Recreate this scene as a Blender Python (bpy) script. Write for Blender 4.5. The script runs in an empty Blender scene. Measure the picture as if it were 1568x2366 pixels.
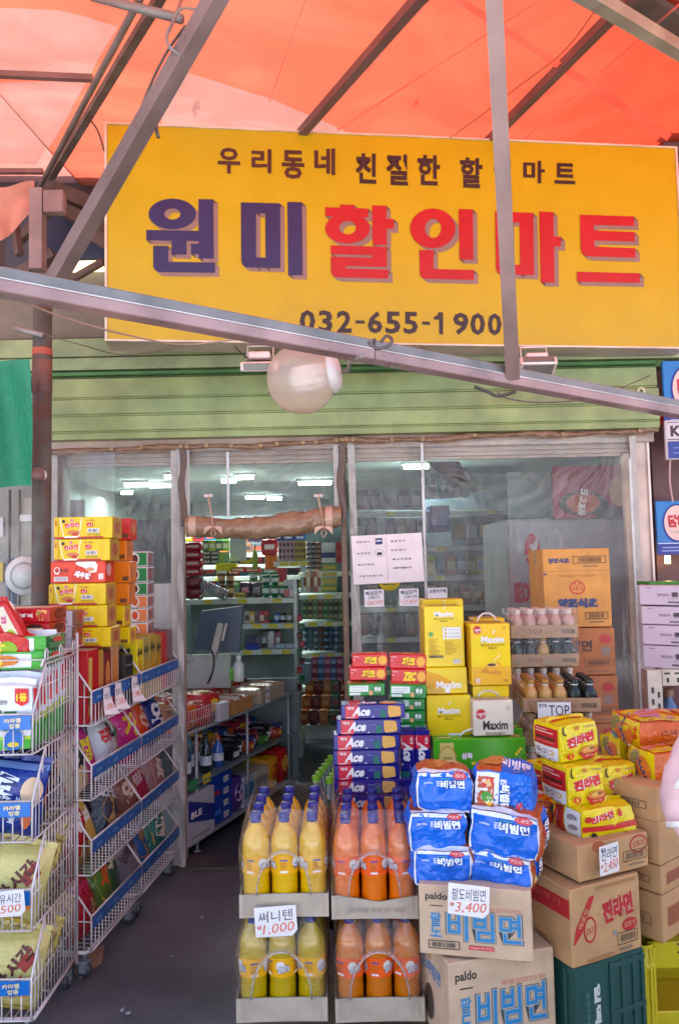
import bpy, math, random
from mathutils import Vector, Matrix, noise
R = math.radians
rng = random.Random(7)
S = bpy.context.scene
COL = S.collection

# ---------------------------------------------------------------- camera
F = 1780.0                      # focal length in units of a 1568 x 2366 sketch of the photo
PITCH, ROLL = R(3.75), 0.021
CAMZ = 1.5
_f = Vector((0, math.cos(PITCH), math.sin(PITCH)))
_u0 = Vector((0, -math.sin(PITCH), math.cos(PITCH)))
_r0 = Vector((1, 0, 0))
_r = (_r0 * math.cos(ROLL) - _u0 * math.sin(ROLL)).normalized()
_u = (_u0 * math.cos(ROLL) + _r0 * math.sin(ROLL)).normalized()
cd = bpy.data.cameras.new('camera'); cam = bpy.data.objects.new('camera', cd); COL.objects.link(cam)
mw = Matrix((_r, _u, -_f)).transposed().to_4x4(); mw.translation = Vector((0, 0, CAMZ)); cam.matrix_world = mw
cd.sensor_fit = 'VERTICAL'; cd.sensor_height = 24.0; cd.lens = 24.0 * F / 2366.0
cd.clip_end = 500; cd.clip_start = 0.02
S.camera = cam

def ray(x, y): return _f + _r * ((x - 784) / F) + _u * ((1183 - y) / F)
def P(x, y, Y):                 # measured point of the place: sketch position x, y at distance Y
    d = ray(x, y); return Vector((0, 0, CAMZ)) + d * (Y / d.y)

# ---------------------------------------------------------------- world, sun, exposure
W = bpy.data.worlds.new('World'); S.world = W; W.use_nodes = True
nt = W.node_tree; bg = nt.nodes['Background']
sky = nt.nodes.new('ShaderNodeTexSky'); sky.sky_type = 'NISHITA'; sky.sun_disc = False
SUN_EL, SUN_AZ = R(62), R(12)   # the sun stands high behind the shop
sky.sun_elevation = SUN_EL; sky.sun_rotation = SUN_AZ; sky.air_density = 1.0; sky.dust_density = 3.0; sky.ozone_density = 1.0
nt.links.new(sky.outputs[0], bg.inputs[0]); bg.inputs[1].default_value = 0.15
sl = bpy.data.lights.new('sun', 'SUN'); sl.energy = 4.2; sl.angle = R(0.6); sl.color = (1, .98, .96)
so = bpy.data.objects.new('sun', sl); COL.objects.link(so)
sd = Vector((math.sin(SUN_AZ) * math.cos(SUN_EL), math.cos(SUN_AZ) * math.cos(SUN_EL), math.sin(SUN_EL)))
so.rotation_euler = sd.to_track_quat('Z', 'Y').to_euler(); so.location = (0, 3, 8)
S.view_settings.view_transform = 'Standard'; S.view_settings.look = 'None'; S.view_settings.gamma = 1
S.view_settings.exposure = 2.15
S.cycles.max_bounces = 10; S.cycles.transparent_max_bounces = 24; S.cycles.transmission_bounces = 6
S.cycles.sample_clamp_indirect = 6; S.cycles.caustics_reflective = False; S.cycles.caustics_refractive = False
S.cycles.use_denoising = True

# ---------------------------------------------------------------- materials
def lin(h):
    h = h.lstrip('#'); o = []
    for i in (0, 2, 4):
        c = int(h[i:i + 2], 16) / 255; o.append(c / 12.92 if c <= .04045 else ((c + .055) / 1.055) ** 2.4)
    return o
_mats = {}
def M(h, kind='p', rough=None):
    """p print/paint, c cardboard, g crinkled film bag, m painted metal, r rusty metal, k drink, e lamp, w wood"""
    key = (h, kind, rough)
    if key in _mats: return _mats[key]
    m = bpy.data.materials.new('%s_%s' % (dict(p='paint', c='cardboard', g='foil', m='metal', r='rusty_metal', k='drink', e='light', w='wood', s='plastic', v='clear_bag')[kind], h)); m.use_nodes = True
    n, L = m.node_tree.nodes, m.node_tree.links; b = n['Principled BSDF']
    c = lin(h)
    if kind == 'e':
        b.inputs['Base Color'].default_value = (*c, 1); b.inputs['Emission Color'].default_value = (*c, 1); b.inputs['Emission Strength'].default_value = rough or 6
        _mats[key] = m; return m
    tc = n.new('ShaderNodeTexCoord'); ns = n.new('ShaderNodeTexNoise'); L.new(tc.outputs['Object'], ns.inputs['Vector'])
    sc, amp, ro, bump, bsc = dict(p=(9, .10, .45, 0, 0), c=(14, .16, .85, .12, 60), g=(10, .14, .20, .7, 24), m=(6, .30, .42, .08, 80),
                             r=(5, .5, .6, .15, 30), k=(3, .08, .12, 0, 0), w=(8, .3, .7, .1, 30), v=(9, .12, .25, .7, 26), s=(7, .05, .35, .03, 40))[kind]
    if rough is not None: ro = rough
    ns.inputs['Scale'].default_value = sc; ns.inputs['Detail'].default_value = 5
    mr = n.new('ShaderNodeMapRange'); mr.inputs['To Min'].default_value = 1 - amp; mr.inputs['To Max'].default_value = 1 + amp * .6
    mr.inputs['From Min'].default_value = .3; mr.inputs['From Max'].default_value = .7
    L.new(ns.outputs[0], mr.inputs['Value'])
    mx = n.new('ShaderNodeVectorMath'); mx.operation = 'SCALE'; mx.inputs[0].default_value = c; L.new(mr.outputs[0], mx.inputs['Scale'])
    src = mx.outputs[0]
    if kind == 'v':
        vo = n.new('ShaderNodeTexVoronoi'); vo.inputs['Scale'].default_value = 62; L.new(tc.outputs['Object'], vo.inputs['Vector']); wn = n.new('ShaderNodeSeparateColor'); L.new(vo.outputs['Color'], wn.inputs[0])
        m9 = n.new('ShaderNodeMapRange'); m9.inputs['To Min'].default_value = .45; m9.inputs['To Max'].default_value = 1.35; L.new(wn.outputs[0], m9.inputs[0])
        s9 = n.new('ShaderNodeVectorMath'); s9.operation = 'SCALE'; L.new(src, s9.inputs[0]); L.new(m9.outputs[0], s9.inputs['Scale']); src = s9.outputs[0]
    if kind == 'r':
        rp = n.new('ShaderNodeMix'); rp.data_type = 'RGBA'; n2 = n.new('ShaderNodeTexNoise'); n2.inputs['Scale'].default_value = 11; n2.inputs['Detail'].default_value = 8
        L.new(tc.outputs['Object'], n2.inputs['Vector']); m2 = n.new('ShaderNodeMapRange'); m2.inputs['From Min'].default_value = .5; m2.inputs['From Max'].default_value = .62
        L.new(n2.outputs[0], m2.inputs['Value']); L.new(m2.outputs[0], rp.inputs['Factor']); L.new(mx.outputs[0], rp.inputs['A']); rp.inputs['B'].default_value = (*lin('5c463c'), 1)
        src = rp.outputs['Result']
    L.new(src, b.inputs['Base Color'])
    mr2 = n.new('ShaderNodeMapRange'); mr2.inputs['To Min'].default_value = ro * .8; mr2.inputs['To Max'].default_value = min(1, ro * 1.25); L.new(ns.outputs[0], mr2.inputs['Value'])
    L.new(mr2.outputs[0], b.inputs['Roughness'])
    if kind == 'm': b.inputs['Metallic'].default_value = .15
    if kind == 'k':
        b.inputs['Subsurface Weight'].default_value = 0.0; b.inputs['Coat Weight'].default_value = .6; b.inputs['Coat Roughness'].default_value = .06
    if bump:
        bp = n.new('ShaderNodeBump'); bp.inputs['Strength'].default_value = bump; bp.inputs['Distance'].default_value = .01
        n3 = n.new('ShaderNodeTexNoise'); n3.inputs['Scale'].default_value = bsc; n3.inputs['Detail'].default_value = 4
        if kind == 'g': n3.inputs['Distortion'].default_value = 1.2
        L.new(tc.outputs['Object'], n3.inputs['Vector']); L.new(n3.outputs[0], bp.inputs['Height']); L.new(bp.outputs[0], b.inputs['Normal'])
    _mats[key] = m; return m

def film_mat(name, tint, clear, milk, gloss, rough=.12, scale=18, bump=.5, stretch=(1, 1, 1), body=(.85, .83, .82), vary=1.0):
    m = bpy.data.materials.new(name); m.use_nodes = True
    n, L = m.node_tree.nodes, m.node_tree.links; n.clear()
    out = n.new('ShaderNodeOutputMaterial'); tr = n.new('ShaderNodeBsdfTransparent'); di = n.new('ShaderNodeBsdfDiffuse'); tl = n.new('ShaderNodeBsdfTranslucent'); gl = n.new('ShaderNodeBsdfGlossy')
    tr.inputs[0].default_value = (*tint, 1); di.inputs[0].default_value = (*body, 1); tl.inputs[0].default_value = (*body, 1); gl.inputs['Roughness'].default_value = rough
    tc = n.new('ShaderNodeTexCoord'); mp = n.new('ShaderNodeMapping'); mp.inputs['Scale'].default_value = stretch
    ns = n.new('ShaderNodeTexNoise'); ns.inputs['Scale'].default_value = scale; ns.inputs['Detail'].default_value = 4; ns.inputs['Distortion'].default_value = 1.5
    L.new(tc.outputs['Object'], mp.inputs[0]); L.new(mp.outputs[0], ns.inputs['Vector'])
    bp = n.new('ShaderNodeBump'); bp.inputs['Strength'].default_value = bump; bp.inputs['Distance'].default_value = .02; L.new(ns.outputs[0], bp.inputs['Height'])
    L.new(bp.outputs[0], gl.inputs['Normal']); L.new(bp.outputs[0], di.inputs['Normal'])
    m0 = n.new('ShaderNodeMixShader'); m0.inputs[0].default_value = .5; L.new(di.outputs[0], m0.inputs[1]); L.new(tl.outputs[0], m0.inputs[2])
    m1 = n.new('ShaderNodeMixShader'); L.new(tr.outputs[0], m1.inputs[1]); L.new(m0.outputs[0], m1.inputs[2])
    mr = n.new('ShaderNodeMapRange'); mr.inputs['From Min'].default_value = .35; mr.inputs['From Max'].default_value = .75; mr.inputs['To Min'].default_value = milk * (1 - .5 * vary); mr.inputs['To Max'].default_value = milk * (1 + .7 * vary)
    L.new(ns.outputs[0], mr.inputs['Value']); L.new(mr.outputs[0], m1.inputs[0])
    fr = n.new('ShaderNodeLayerWeight'); L.new(bp.outputs[0], fr.inputs['Normal']); pw = n.new('ShaderNodeMath'); pw.operation = 'POWER'; pw.inputs[1].default_value = 3.5; L.new(fr.outputs['Facing'], pw.inputs[0])
    ma = n.new('ShaderNodeMath'); ma.operation = 'MULTIPLY_ADD'; ma.inputs[1].default_value = gloss; ma.inputs[2].default_value = gloss * .055; ma.use_clamp = True; L.new(pw.outputs[0], ma.inputs[0])
    m2 = n.new('ShaderNodeMixShader'); L.new(ma.outputs[0], m2.inputs[0]); L.new(m1.outputs[0], m2.inputs[1]); L.new(gl.outputs[0], m2.inputs[2])
    L.new(m2.outputs[0], out.inputs[0]); return m

# ---------------------------------------------------------------- mesh builder
class B:
    def __init__(s): s.v = []; s.f = []; s.mi = []; s.sm = []; s.mats = []; s.T = Matrix.Identity(4)
    def idx(s, m):
        if m not in s.mats: s.mats.append(m)
        return s.mats.index(m)
    def add(s, vs, fs, m, smooth=False):
        o = len(s.v); i = s.idx(m)
        s.v += [s.T @ Vector(v) for v in vs]
        for f in fs: s.f.append([a + o for a in f]); s.mi.append(i); s.sm.append(smooth)
    def box(s, x0, x1, y0, y1, z0, z1, m, b=0.0, T=None):
        if x1 < x0: x0, x1 = x1, x0
        if y1 < y0: y0, y1 = y1, y0
        if z1 < z0: z0, z1 = z1, z0
        b = min(b, (x1 - x0) * .45, (y1 - y0) * .45, (z1 - z0) * .45)
        if b <= 0:
            vs = [(x, y, z) for z in (z0, z1) for y in (y0, y1) for x in (x0, x1)]
            fs = [(0, 2, 3, 1), (4, 5, 7, 6), (0, 1, 5, 4), (2, 6, 7, 3), (0, 4, 6, 2), (1, 3, 7, 5)]
        else:
            vs = []; ix = {}
            X = (x0, x1); Y = (y0, y1); Z = (z0, z1)
            for i in (0, 1):
                for j in (0, 1):
                    for k in (0, 1):
                        cx, cy, cz = X[i], Y[j], Z[k]; a, c, e = (b if i == 0 else -b), (b if j == 0 else -b), (b if k == 0 else -b)
                        ix[i, j, k, 0] = len(vs); vs.append((cx, cy + c, cz + e))
                        ix[i, j, k, 1] = len(vs); vs.append((cx + a, cy, cz + e))
                        ix[i, j, k, 2] = len(vs); vs.append((cx + a, cy + c, cz))
            fs = []
            for i in (0, 1):
                q = [ix[i, 0, 0, 0], ix[i, 1, 0, 0], ix[i, 1, 1, 0], ix[i, 0, 1, 0]]; fs.append(q if i else q[::-1])
                q = [ix[0, i, 0, 1], ix[1, i, 0, 1], ix[1, i, 1, 1], ix[0, i, 1, 1]]; fs.append(q[::-1] if i else q)
                q = [ix[0, 0, i, 2], ix[1, 0, i, 2], ix[1, 1, i, 2], ix[0, 1, i, 2]]; fs.append(q if i else q[::-1])
            for i in (0, 1):
                for j in (0, 1):
                    fs.append([ix[i, j, 0, 0], ix[i, j, 1, 0], ix[i, j, 1, 1], ix[i, j, 0, 1]][::(1 if i == j else -1)])
                    fs.append([ix[i, 0, j, 0], ix[i, 1, j, 0], ix[i, 1, j, 2], ix[i, 0, j, 2]][::(-1 if i == j else 1)])
                    fs.append([ix[0, i, j, 1], ix[1, i, j, 1], ix[1, i, j, 2], ix[0, i, j, 2]][::(1 if i == j else -1)])
                    for k in (0, 1):
                        fs.append([ix[i, j, k, 0], ix[i, j, k, 1], ix[i, j, k, 2]][::(1 if (i + j + k) % 2 == 1 else -1)])
        if T is not None: vs = [T @ Vector(v) for v in vs]
        s.add(vs, fs, m)
    def tube(s, pts, r, m, n=8, square=False, rots=0.0, cap=True, rb=None):
        pts = [Vector(p) for p in pts]; vs = []; fs = []
        up = Vector((0, 0, 1)); rings = []
        for i, p in enumerate(pts):
            t = ((pts[min(i + 1, len(pts) - 1)] - pts[max(i - 1, 0)])).normalized()
            if i == 0:
                a = up - t * up.dot(t)
                if a.length < .05: a = Vector((1, 0, 0)) - t * t.x
                a.normalize()
            else:
                a = a - t * a.dot(t); a.normalize()
            b = t.cross(a); rr = r[i] if isinstance(r, (list, tuple)) else r
            rb_ = rb if rb is not None else rr
            ring = []
            if square:
                for sx, sy in ((1, 1), (-1, 1), (-1, -1), (1, -1)): ring.append(p + a * rr * sx + b * rb_ * sy)
            else:
                for k in range(n):
                    w = 2 * math.pi * k / n + rots; ring.append(p + a * math.cos(w) * rr + b * math.sin(w) * rb_)
            rings.append(ring)
        k = len(rings[0])
        for q in rings: vs += q
        for i in range(len(rings) - 1):
            for j in range(k):
                fs.append((i * k + j, i * k + (j + 1) % k, (i + 1) * k + (j + 1) % k, (i + 1) * k + j))
        if cap: fs.append(tuple(range(k))[::-1]); fs.append(tuple(range((len(rings) - 1) * k, len(rings) * k)))
        s.add(vs, fs, m, smooth=not square and n > 4)
    def lathe(s, prof, m, c=(0, 0, 0), n=16, ax=None, smooth=True, a0=0, a1=2 * math.pi):
        vs = []; fs = []; full = abs(a1 - a0 - 2 * math.pi) < 1e-6; nn = n if full else n + 1
        for r_, z in prof:
            for k in range(nn):
                w = a0 + (a1 - a0) * k / n; vs.append(Vector((r_ * math.cos(w), r_ * math.sin(w), z)))
        if ax is not None:
            q = Vector((0, 0, 1)).rotation_difference(Vector(ax)); vs = [q @ v for v in vs]
        vs = [v + Vector(c) for v in vs]
        for i in range(len(prof) - 1):
            for k in range(n):
                k2 = (k + 1) % nn; fs.append((i * nn + k, i * nn + k2, (i + 1) * nn + k2, (i + 1) * nn + k))
        s.add(vs, fs, m, smooth)
    def grid(s, fn, nu, nv, m, smooth=True, skip=None):
        vs = [fn(i / nu, j / nv) for j in range(nv + 1) for i in range(nu + 1)]
        fs = []
        for j in range(nv):
            for i in range(nu):
                if skip and skip((i + .5) / nu, (j + .5) / nv): continue
                a = j * (nu + 1) + i; fs.append((a, a + 1, a + nu + 2, a + nu + 1))
        s.add(vs, fs, m, smooth)
    def build(s, name, parent=None, label=None):
        me = bpy.data.meshes.new(name); me.from_pydata([tuple(v) for v in s.v], [], s.f)
        for m in s.mats: me.materials.append(m)
        me.polygons.foreach_set('material_index', s.mi); me.polygons.foreach_set('use_smooth', s.sm); me.update()
        o = bpy.data.objects.new(name, me); COL.objects.link(o)
        if parent is not None: o.parent = parent
        if label: o['label'] = label
        return o

def tag(o, label, cat, group=None):
    o['label'] = label; o['category'] = cat
    if len(label.split()) > 16: print('LONG', len(label.split()), label)
    if group: o['group'] = group
    return o
def struct(o, kind='structure'): o['kind'] = kind; return o
def thing(name, label, cat, loc=(0, 0, 0), rz=0, group=None):
    o = bpy.data.objects.new(name, None); COL.objects.link(o); o.location = loc; o.rotation_euler = (0, 0, rz); o.empty_display_size = .05
    return tag(o, label, cat, group)
def dup(o, loc=None, rz=None, label=None, group=None):
    def cp(a, par):
        c = a.copy(); COL.objects.link(c); c.parent = par
        for ch in list(a.children): cp(ch, c)
        return c
    c = cp(o, None)
    if loc is not None: c.location = loc
    if rz is not None: c.rotation_euler = (0, 0, rz)
    if label: c['label'] = label
    if group: c['group'] = group
    return c
ORD = ['first', 'second', 'third', 'fourth', 'fifth', 'sixth', 'seventh', 'eighth', 'ninth', 'tenth', 'eleventh', 'twelfth', 'thirteenth', 'fourteenth', 'fifteenth', 'sixteenth']

# ---------------------------------------------------------------- lettering
_txt = {}
def text_mesh(t, bold=0.0, res=2):
    key = (t, round(bold, 3), res)
    if key in _txt: return _txt[key]
    cu = bpy.data.curves.new('t', 'FONT'); cu.body = t; cu.fill_mode = 'FRONT'; cu.offset = bold; cu.resolution_u = res; cu.size = 1.0
    ob = bpy.data.objects.new('t', cu); COL.objects.link(ob)
    dg = bpy.context.evaluated_depsgraph_get(); me = ob.evaluated_get(dg).to_mesh()
    vs = [(v.co.x, v.co.y) for v in me.vertices]; fs = [tuple(p.vertices) for p in me.polygons]
    ob.evaluated_get(dg).to_mesh_clear(); bpy.data.objects.remove(ob); bpy.data.curves.remove(cu)
    if not vs: vs = [(0, 0), (1, 0), (0, 1)]; fs = []
    x0 = min(a for a, _ in vs); x1 = max(a for a, _ in vs); y0 = min(b for _, b in vs); y1 = max(b for _, b in vs)
    w = max(x1 - x0, 1e-6); h = max(y1 - y0, 1e-6)
    vs = [((a - x0) / w - .5, (b - y0) / h - .5) for a, b in vs]
    _txt[key] = (vs, fs, w / h); return _txt[key]

class Face:
    """a printed face: fn(u, v, lift) -> point, u and v run 0..1 over W x H metres"""
    def __init__(s, b, fn, W, H, lift=.0004, n=1): s.b = b; s.fn = fn; s.W = W; s.H = H; s.h = lift; s.d = max(lift * .5, .00025); s.n = n
    def _l(s): s.h += s.d; return s.h
    def rect(s, u0, v0, u1, v1, m):
        h = s._l(); n = s.n; s.b.grid(lambda a, c: s.fn(u0 + (u1 - u0) * a, v0 + (v1 - v0) * c, h), n, n, m, smooth=n > 1)
    def poly(s, pts, m):
        h = s._l(); s.b.add([s.fn(u, v, h) for u, v in pts], [tuple(range(len(pts)))], m)
    def ell(s, cu, cv, ru, rv, m, n=18, a0=0, a1=360, rot=0):
        h = s._l(); pts = [(cu, cv)]
        c, q = math.cos(R(rot)), math.sin(R(rot))
        for k in range(n + 1):
            w = R(a0 + (a1 - a0) * k / n); x = math.cos(w) * ru * s.W; y = math.sin(w) * rv * s.H
            pts.append((cu + (x * c - y * q) / s.W, cv + (x * q + y * c) / s.H))
        s.b.add([s.fn(u, v, h) for u, v in pts], [(0, k, k + 1) for k in range(1, n + 1)], m, s.n > 1)
    def star(s, cu, cv, r, m, n=16, k=.86):
        s.poly([(cu + (r if i % 2 else r * k) * math.cos(math.pi * i / n) / s.W, cv + (r if i % 2 else r * k) * math.sin(math.pi * i / n) / s.H) for i in range(2 * n)], m)
    def txt(s, t, cu, cv, w, h, m, bold=0.0, rot=0, shear=0, res=2, out=None, ow=.05):
        """w, h fractions of the face (h None keeps the letters' own shape)"""
        if out is not None: s.txt(t, cu, cv, w, h, out, bold + ow, rot, shear, res)
        vs, fs, asp = text_mesh(t, bold, res)
        if abs(rot) in (90, 270): Ww = w * s.H
        else: Ww = w * s.W
        Hh = Ww / asp if h is None else (h * (s.W if abs(rot) in (90, 270) else s.H))
        l = s._l(); c, q = math.cos(R(rot)), math.sin(R(rot)); pts = []
        for a, d in vs:
            x, y = a * Ww + shear * d * Hh, d * Hh
            pts.append(s.fn(cu + (x * c - y * q) / s.W, cv + (x * q + y * c) / s.H, l))
        s.b.add(pts, fs, m)
    def bars(s, u0, v0, u1, v1, m, bgm=None, n=14):
        if bgm: s.rect(u0, v0, u1, v1, bgm)
        h = s._l(); r_ = random.Random(int(u0 * 1000) + 3); x = u0 + (u1 - u0) * .06; e = u1 - (u1 - u0) * .06; st = (e - x) / n
        a = v0 + (v1 - v0) * .12; c = v1 - (v1 - v0) * .12
        for k in range(n):
            w = st * r_.uniform(.25, .75); s.b.add([s.fn(x, a, h), s.fn(x + w, a, h), s.fn(x + w, c, h), s.fn(x, c, h)], [(0, 1, 2, 3)], m); x += st
    def frame(s, u0, v0, u1, v1, t, m):
        tu, tv = t / s.W, t / s.H
        s.rect(u0, v0, u1, v0 + tv, m); s.h -= s.d; s.rect(u0, v1 - tv, u1, v1, m); s.h -= s.d
        s.rect(u0, v0 + tv, u0 + tu, v1 - tv, m); s.h -= s.d; s.rect(u1 - tu, v0 + tv, u1, v1 - tv, m)

def flat(b, o, U, V, lift=.0004):
    o, U, V = Vector(o), Vector(U), Vector(V); n = U.cross(V).normalized()
    return Face(b, lambda u, v, h: o + U * u + V * v + n * h, U.length, V.length, lift)
def faces(b, w, d, h):          # of a box whose front bottom centre is the origin, depth running to +y
    return dict(f=flat(b, (-w / 2, 0, 0), (w, 0, 0), (0, 0, h)), r=flat(b, (w / 2, 0, 0), (0, d, 0), (0, 0, h)),
                l=flat(b, (-w / 2, d, 0), (0, -d, 0), (0, 0, h)), t=flat(b, (-w / 2, 0, h), (w, 0, 0), (0, d, 0)))
def carton(name, label, cat, x, yb, Y, w, h, d, rot=0, col=None, deco=None, group=None, bev=.003, loc=None, lean=0, keep=True):
    b = B(); b.box(-w / 2, w / 2, 0, d, 0, h, col, bev)
    if 'cardboard' in col.name and h > .05:
        tp0 = faces(b, w, d, h)['t']; tp0.h = .0002; tp0.rect(.0, .43, 1, .57, M('b89a70', 'p', .25)); tp0.rect(0, .497, 1, .503, M('6a5440', 'p'))
        for s_ in ('l', 'r'): q_ = faces(b, w, d, h)[s_]; q_.h = .0001; q_.rect(.43, .8, .57, 1, M('b89a70', 'p', .25))
    if deco: deco(faces(b, w, d, h))
    o = b.build(name); o.location = loc if loc is not None else P(x, yb, Y); o.rotation_euler = (0, R(lean), R(rot))
    return tag(o, label, cat, group)
def pxbox(name, label, cat, x0, x1, yb, yt, Y, d, rot=0, col=None, deco=None, group=None, lean=0, bev=.003):
    a, c, t = P(x0, yb, Y), P(x1, yb, Y), P((x0 + x1) / 2, yt, Y)
    m = P((x0 + x1) / 2, yb, Y)
    return carton(name, label, cat, 0, 0, Y, (c - a).length / math.cos(R(rot)) * .995, (t - m).length * .995, d, rot, col, deco, group, bev, loc=m, lean=lean)

# ---------------------------------------------------------------- soft packs
def puff(w, d, h, k=.35, cr=.006, seed=0, fq=14, pillow=False):
    """maps p in [-1,1]^3 to a crumpled soft pack standing on z=0 with its front at y=0"""
    sv = Vector((seed * 3.7, seed * 1.3, seed * 7.1))
    def f(p, out=0.0):
        x, y, z = p
        if pillow:
            e = max(0.0, (1 - abs(x) ** 2.6)) ** .5 * max(0.0, (1 - abs(z) ** 3.2)) ** .5
            q = Vector((x * (1 - .05 * (1 - e)), y * (e * .97 + .03), z))
        else:
            q = Vector((x * math.sqrt(max(0, 1 - y * y / 2 - z * z / 2 + y * y * z * z / 3)), y * math.sqrt(max(0, 1 - z * z / 2 - x * x / 2 + z * z * x * x / 3)), z * math.sqrt(max(0, 1 - x * x / 2 - y * y / 2 + x * x * y * y / 3))))
            sph = q * 1.18; q = Vector(p) * (1 - k) + sph * k
        pt = Vector((q.x * w / 2, q.y * d / 2 + d / 2, q.z * h / 2 + h / 2))
        nz = noise.noise(pt * fq + sv) + .6 * abs(noise.noise(pt * fq * 2.3 + sv)) - .2
        nrm = Vector((x ** 5 / w, y ** 5 / d, z ** 5 / h)) if not pillow else Vector((0, y, 0))
        if nrm.length < 1e-6: nrm = Vector(p)
        nrm.normalize()
        return pt + nrm * (nz * cr + out)
    return f
def soft(b, f, m, n=12, sides=None):
    """the six faces of the pack; sides picks a material per face"""
    sides = sides or {}
    for key, fn in dict(f=lambda u, v: (2 * u - 1, -1, 2 * v - 1), r=lambda u, v: (1, 2 * u - 1, 2 * v - 1), l=lambda u, v: (-1, 1 - 2 * u, 2 * v - 1),
                        k=lambda u, v: (1 - 2 * u, 1, 2 * v - 1), t=lambda u, v: (2 * u - 1, 2 * v - 1, 1), o=lambda u, v: (2 * u - 1, 1 - 2 * v, -1)).items():
        b.grid(lambda u, v: f(fn(u, v)), n, n, sides.get(key, m), True)
def softfaces(b, f, w, d, h, n=7, lift=.0012):
    return dict(f=Face(b, lambda u, v, l: f((2 * u - 1, -1, 2 * v - 1), l), w, h, lift, n), r=Face(b, lambda u, v, l: f((1, 2 * u - 1, 2 * v - 1), l), d, h, lift, n),
                l=Face(b, lambda u, v, l: f((-1, 1 - 2 * u, 2 * v - 1), l), d, h, lift, n), t=Face(b, lambda u, v, l: f((2 * u - 1, 2 * v - 1, 1), l), w, d, lift, n))
def onplane(x, y, p0, n):
    d = ray(x, y); o = Vector((0, 0, CAMZ)); n = Vector(n); t = (Vector(p0) - o).dot(n) / d.dot(n); return o + d * t
def onz(x, y, z): return onplane(x, y, (0, 0, z), (0, 0, 1))
def ext(b, prof, x0, x1, m, smooth=False):       # profile [(y, z)] run along x
    vs = [(x0, a, c) for a, c in prof] + [(x1, a, c) for a, c in prof]; n = len(prof)
    b.add(vs, [(i, i + n, i + n + 1, i + 1) for i in range(n - 1)], m, smooth)
    b.add(vs, [tuple(range(n)), tuple(range(2 * n - 1, n - 1, -1))], m)

# ---------------------------------------------------------------- ground
def ground_mat():
    m = bpy.data.materials.new('asphalt'); m.use_nodes = True; n, L = m.node_tree.nodes, m.node_tree.links; b = n['Principled BSDF']
    tc = n.new('ShaderNodeTexCoord'); a = n.new('ShaderNodeTexNoise'); a.inputs['Scale'].default_value = 1.6; a.inputs['Detail'].default_value = 6
    c = n.new('ShaderNodeTexNoise'); c.inputs['Scale'].default_value = 160; c.inputs['Detail'].default_value = 3
    L.new(tc.outputs['Object'], a.inputs[0]); L.new(tc.outputs['Object'], c.inputs[0])
    r = n.new('ShaderNodeValToRGB'); r.color_ramp.elements[0].color = (.068, .070, .080, 1); r.color_ramp.elements[1].color = (.145, .148, .162, 1)
    r.color_ramp.elements[0].position = .36; r.color_ramp.elements[1].position = .64; L.new(a.outputs[0], r.inputs[0])
    r2 = n.new('ShaderNodeValToRGB'); r2.color_ramp.elements[0].color = (.75, .75, .75, 1); r2.color_ramp.elements[1].color = (1.35, 1.35, 1.35, 1); r2.color_ramp.elements[0].position = .42; r2.color_ramp.elements[1].position = .62
    L.new(c.outputs[0], r2.inputs[0]); mx = n.new('ShaderNodeMix'); mx.data_type = 'RGBA'; mx.blend_type = 'MULTIPLY'; mx.inputs['Factor'].default_value = 1
    L.new(r.outputs[0], mx.inputs['A']); L.new(r2.outputs[0], mx.inputs['B'])
    v = n.new('ShaderNodeTexVoronoi'); v.inputs['Scale'].default_value = 2.1; v.inputs['Randomness'].default_value = 1; L.new(tc.outputs['Object'], v.inputs[0])
    vr = n.new('ShaderNodeMapRange'); vr.inputs['From Min'].default_value = .018; vr.inputs['From Max'].default_value = .03; vr.inputs['To Min'].default_value = 1; vr.inputs['To Max'].default_value = 0; L.new(v.outputs['Distance'], vr.inputs[0])
    m2 = n.new('ShaderNodeMix'); m2.data_type = 'RGBA'; L.new(vr.outputs[0], m2.inputs['Factor']); L.new(mx.outputs['Result'], m2.inputs['A']); m2.inputs['B'].default_value = (.16, .15, .15, 1)
    L.new(m2.outputs['Result'], b.inputs['Base Color']); b.inputs['Roughness'].default_value = .62
    bp = n.new('ShaderNodeBump'); bp.inputs['Strength'].default_value = .35; bp.inputs['Distance'].default_value = .004; L.new(c.outputs[0], bp.inputs['Height']); L.new(bp.outputs[0], b.inputs['Normal'])
    return m
b = B(); b.box(-150, 150, -150, 150, -.3, 0, ground_mat()); struct(b.build('ground'))
b = B(); b.box(-150, 150, -7.4, .9, .001, .004, M('b4b6b8', 'c')); struct(b.build('bounce_road'))  # pale strip of road out of view, added to bounce light upwards
b = B(); fm = M('3c4048', 'p', .3); b.box(-2.6, 2.2, 4.08, 10.5, .001, .008, fm)
struct(b.build('shop_floor'))
b = B(); sl_ = M('9a9590', 'r')
for k in range(6): b.box(-1.5 + k * .5, -1.006 + k * .5, 3.9, 4.075, 0, .014, M('55534f', 'm'), .002)
struct(b.build('threshold'))
# unseen row of houses behind the camera, added to bounce light forward
b = B(); wm = M('c4c4c2', 'c'); gm = M('4a5560', 'p', .15)
b.box(-20, 20, -13, -7.5, 0, 4.2, wm)
o = b.build('bounce_building'); tag(o, 'unseen plain shop row across the street, added to bounce light', 'building')
for i in range(9):
    for z in (.8,):
        q = B(); q.box(-18 + i * 4, -15.4 + i * 4, -7.5, -7.44, z, z + 2.2, M('6a6a68', 'm'), .02); q.box(-17.9 + i * 4, -15.5 + i * 4, -7.46, -7.42, z + .1, z + 2.1, gm)
        q.build('window', o)

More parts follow.
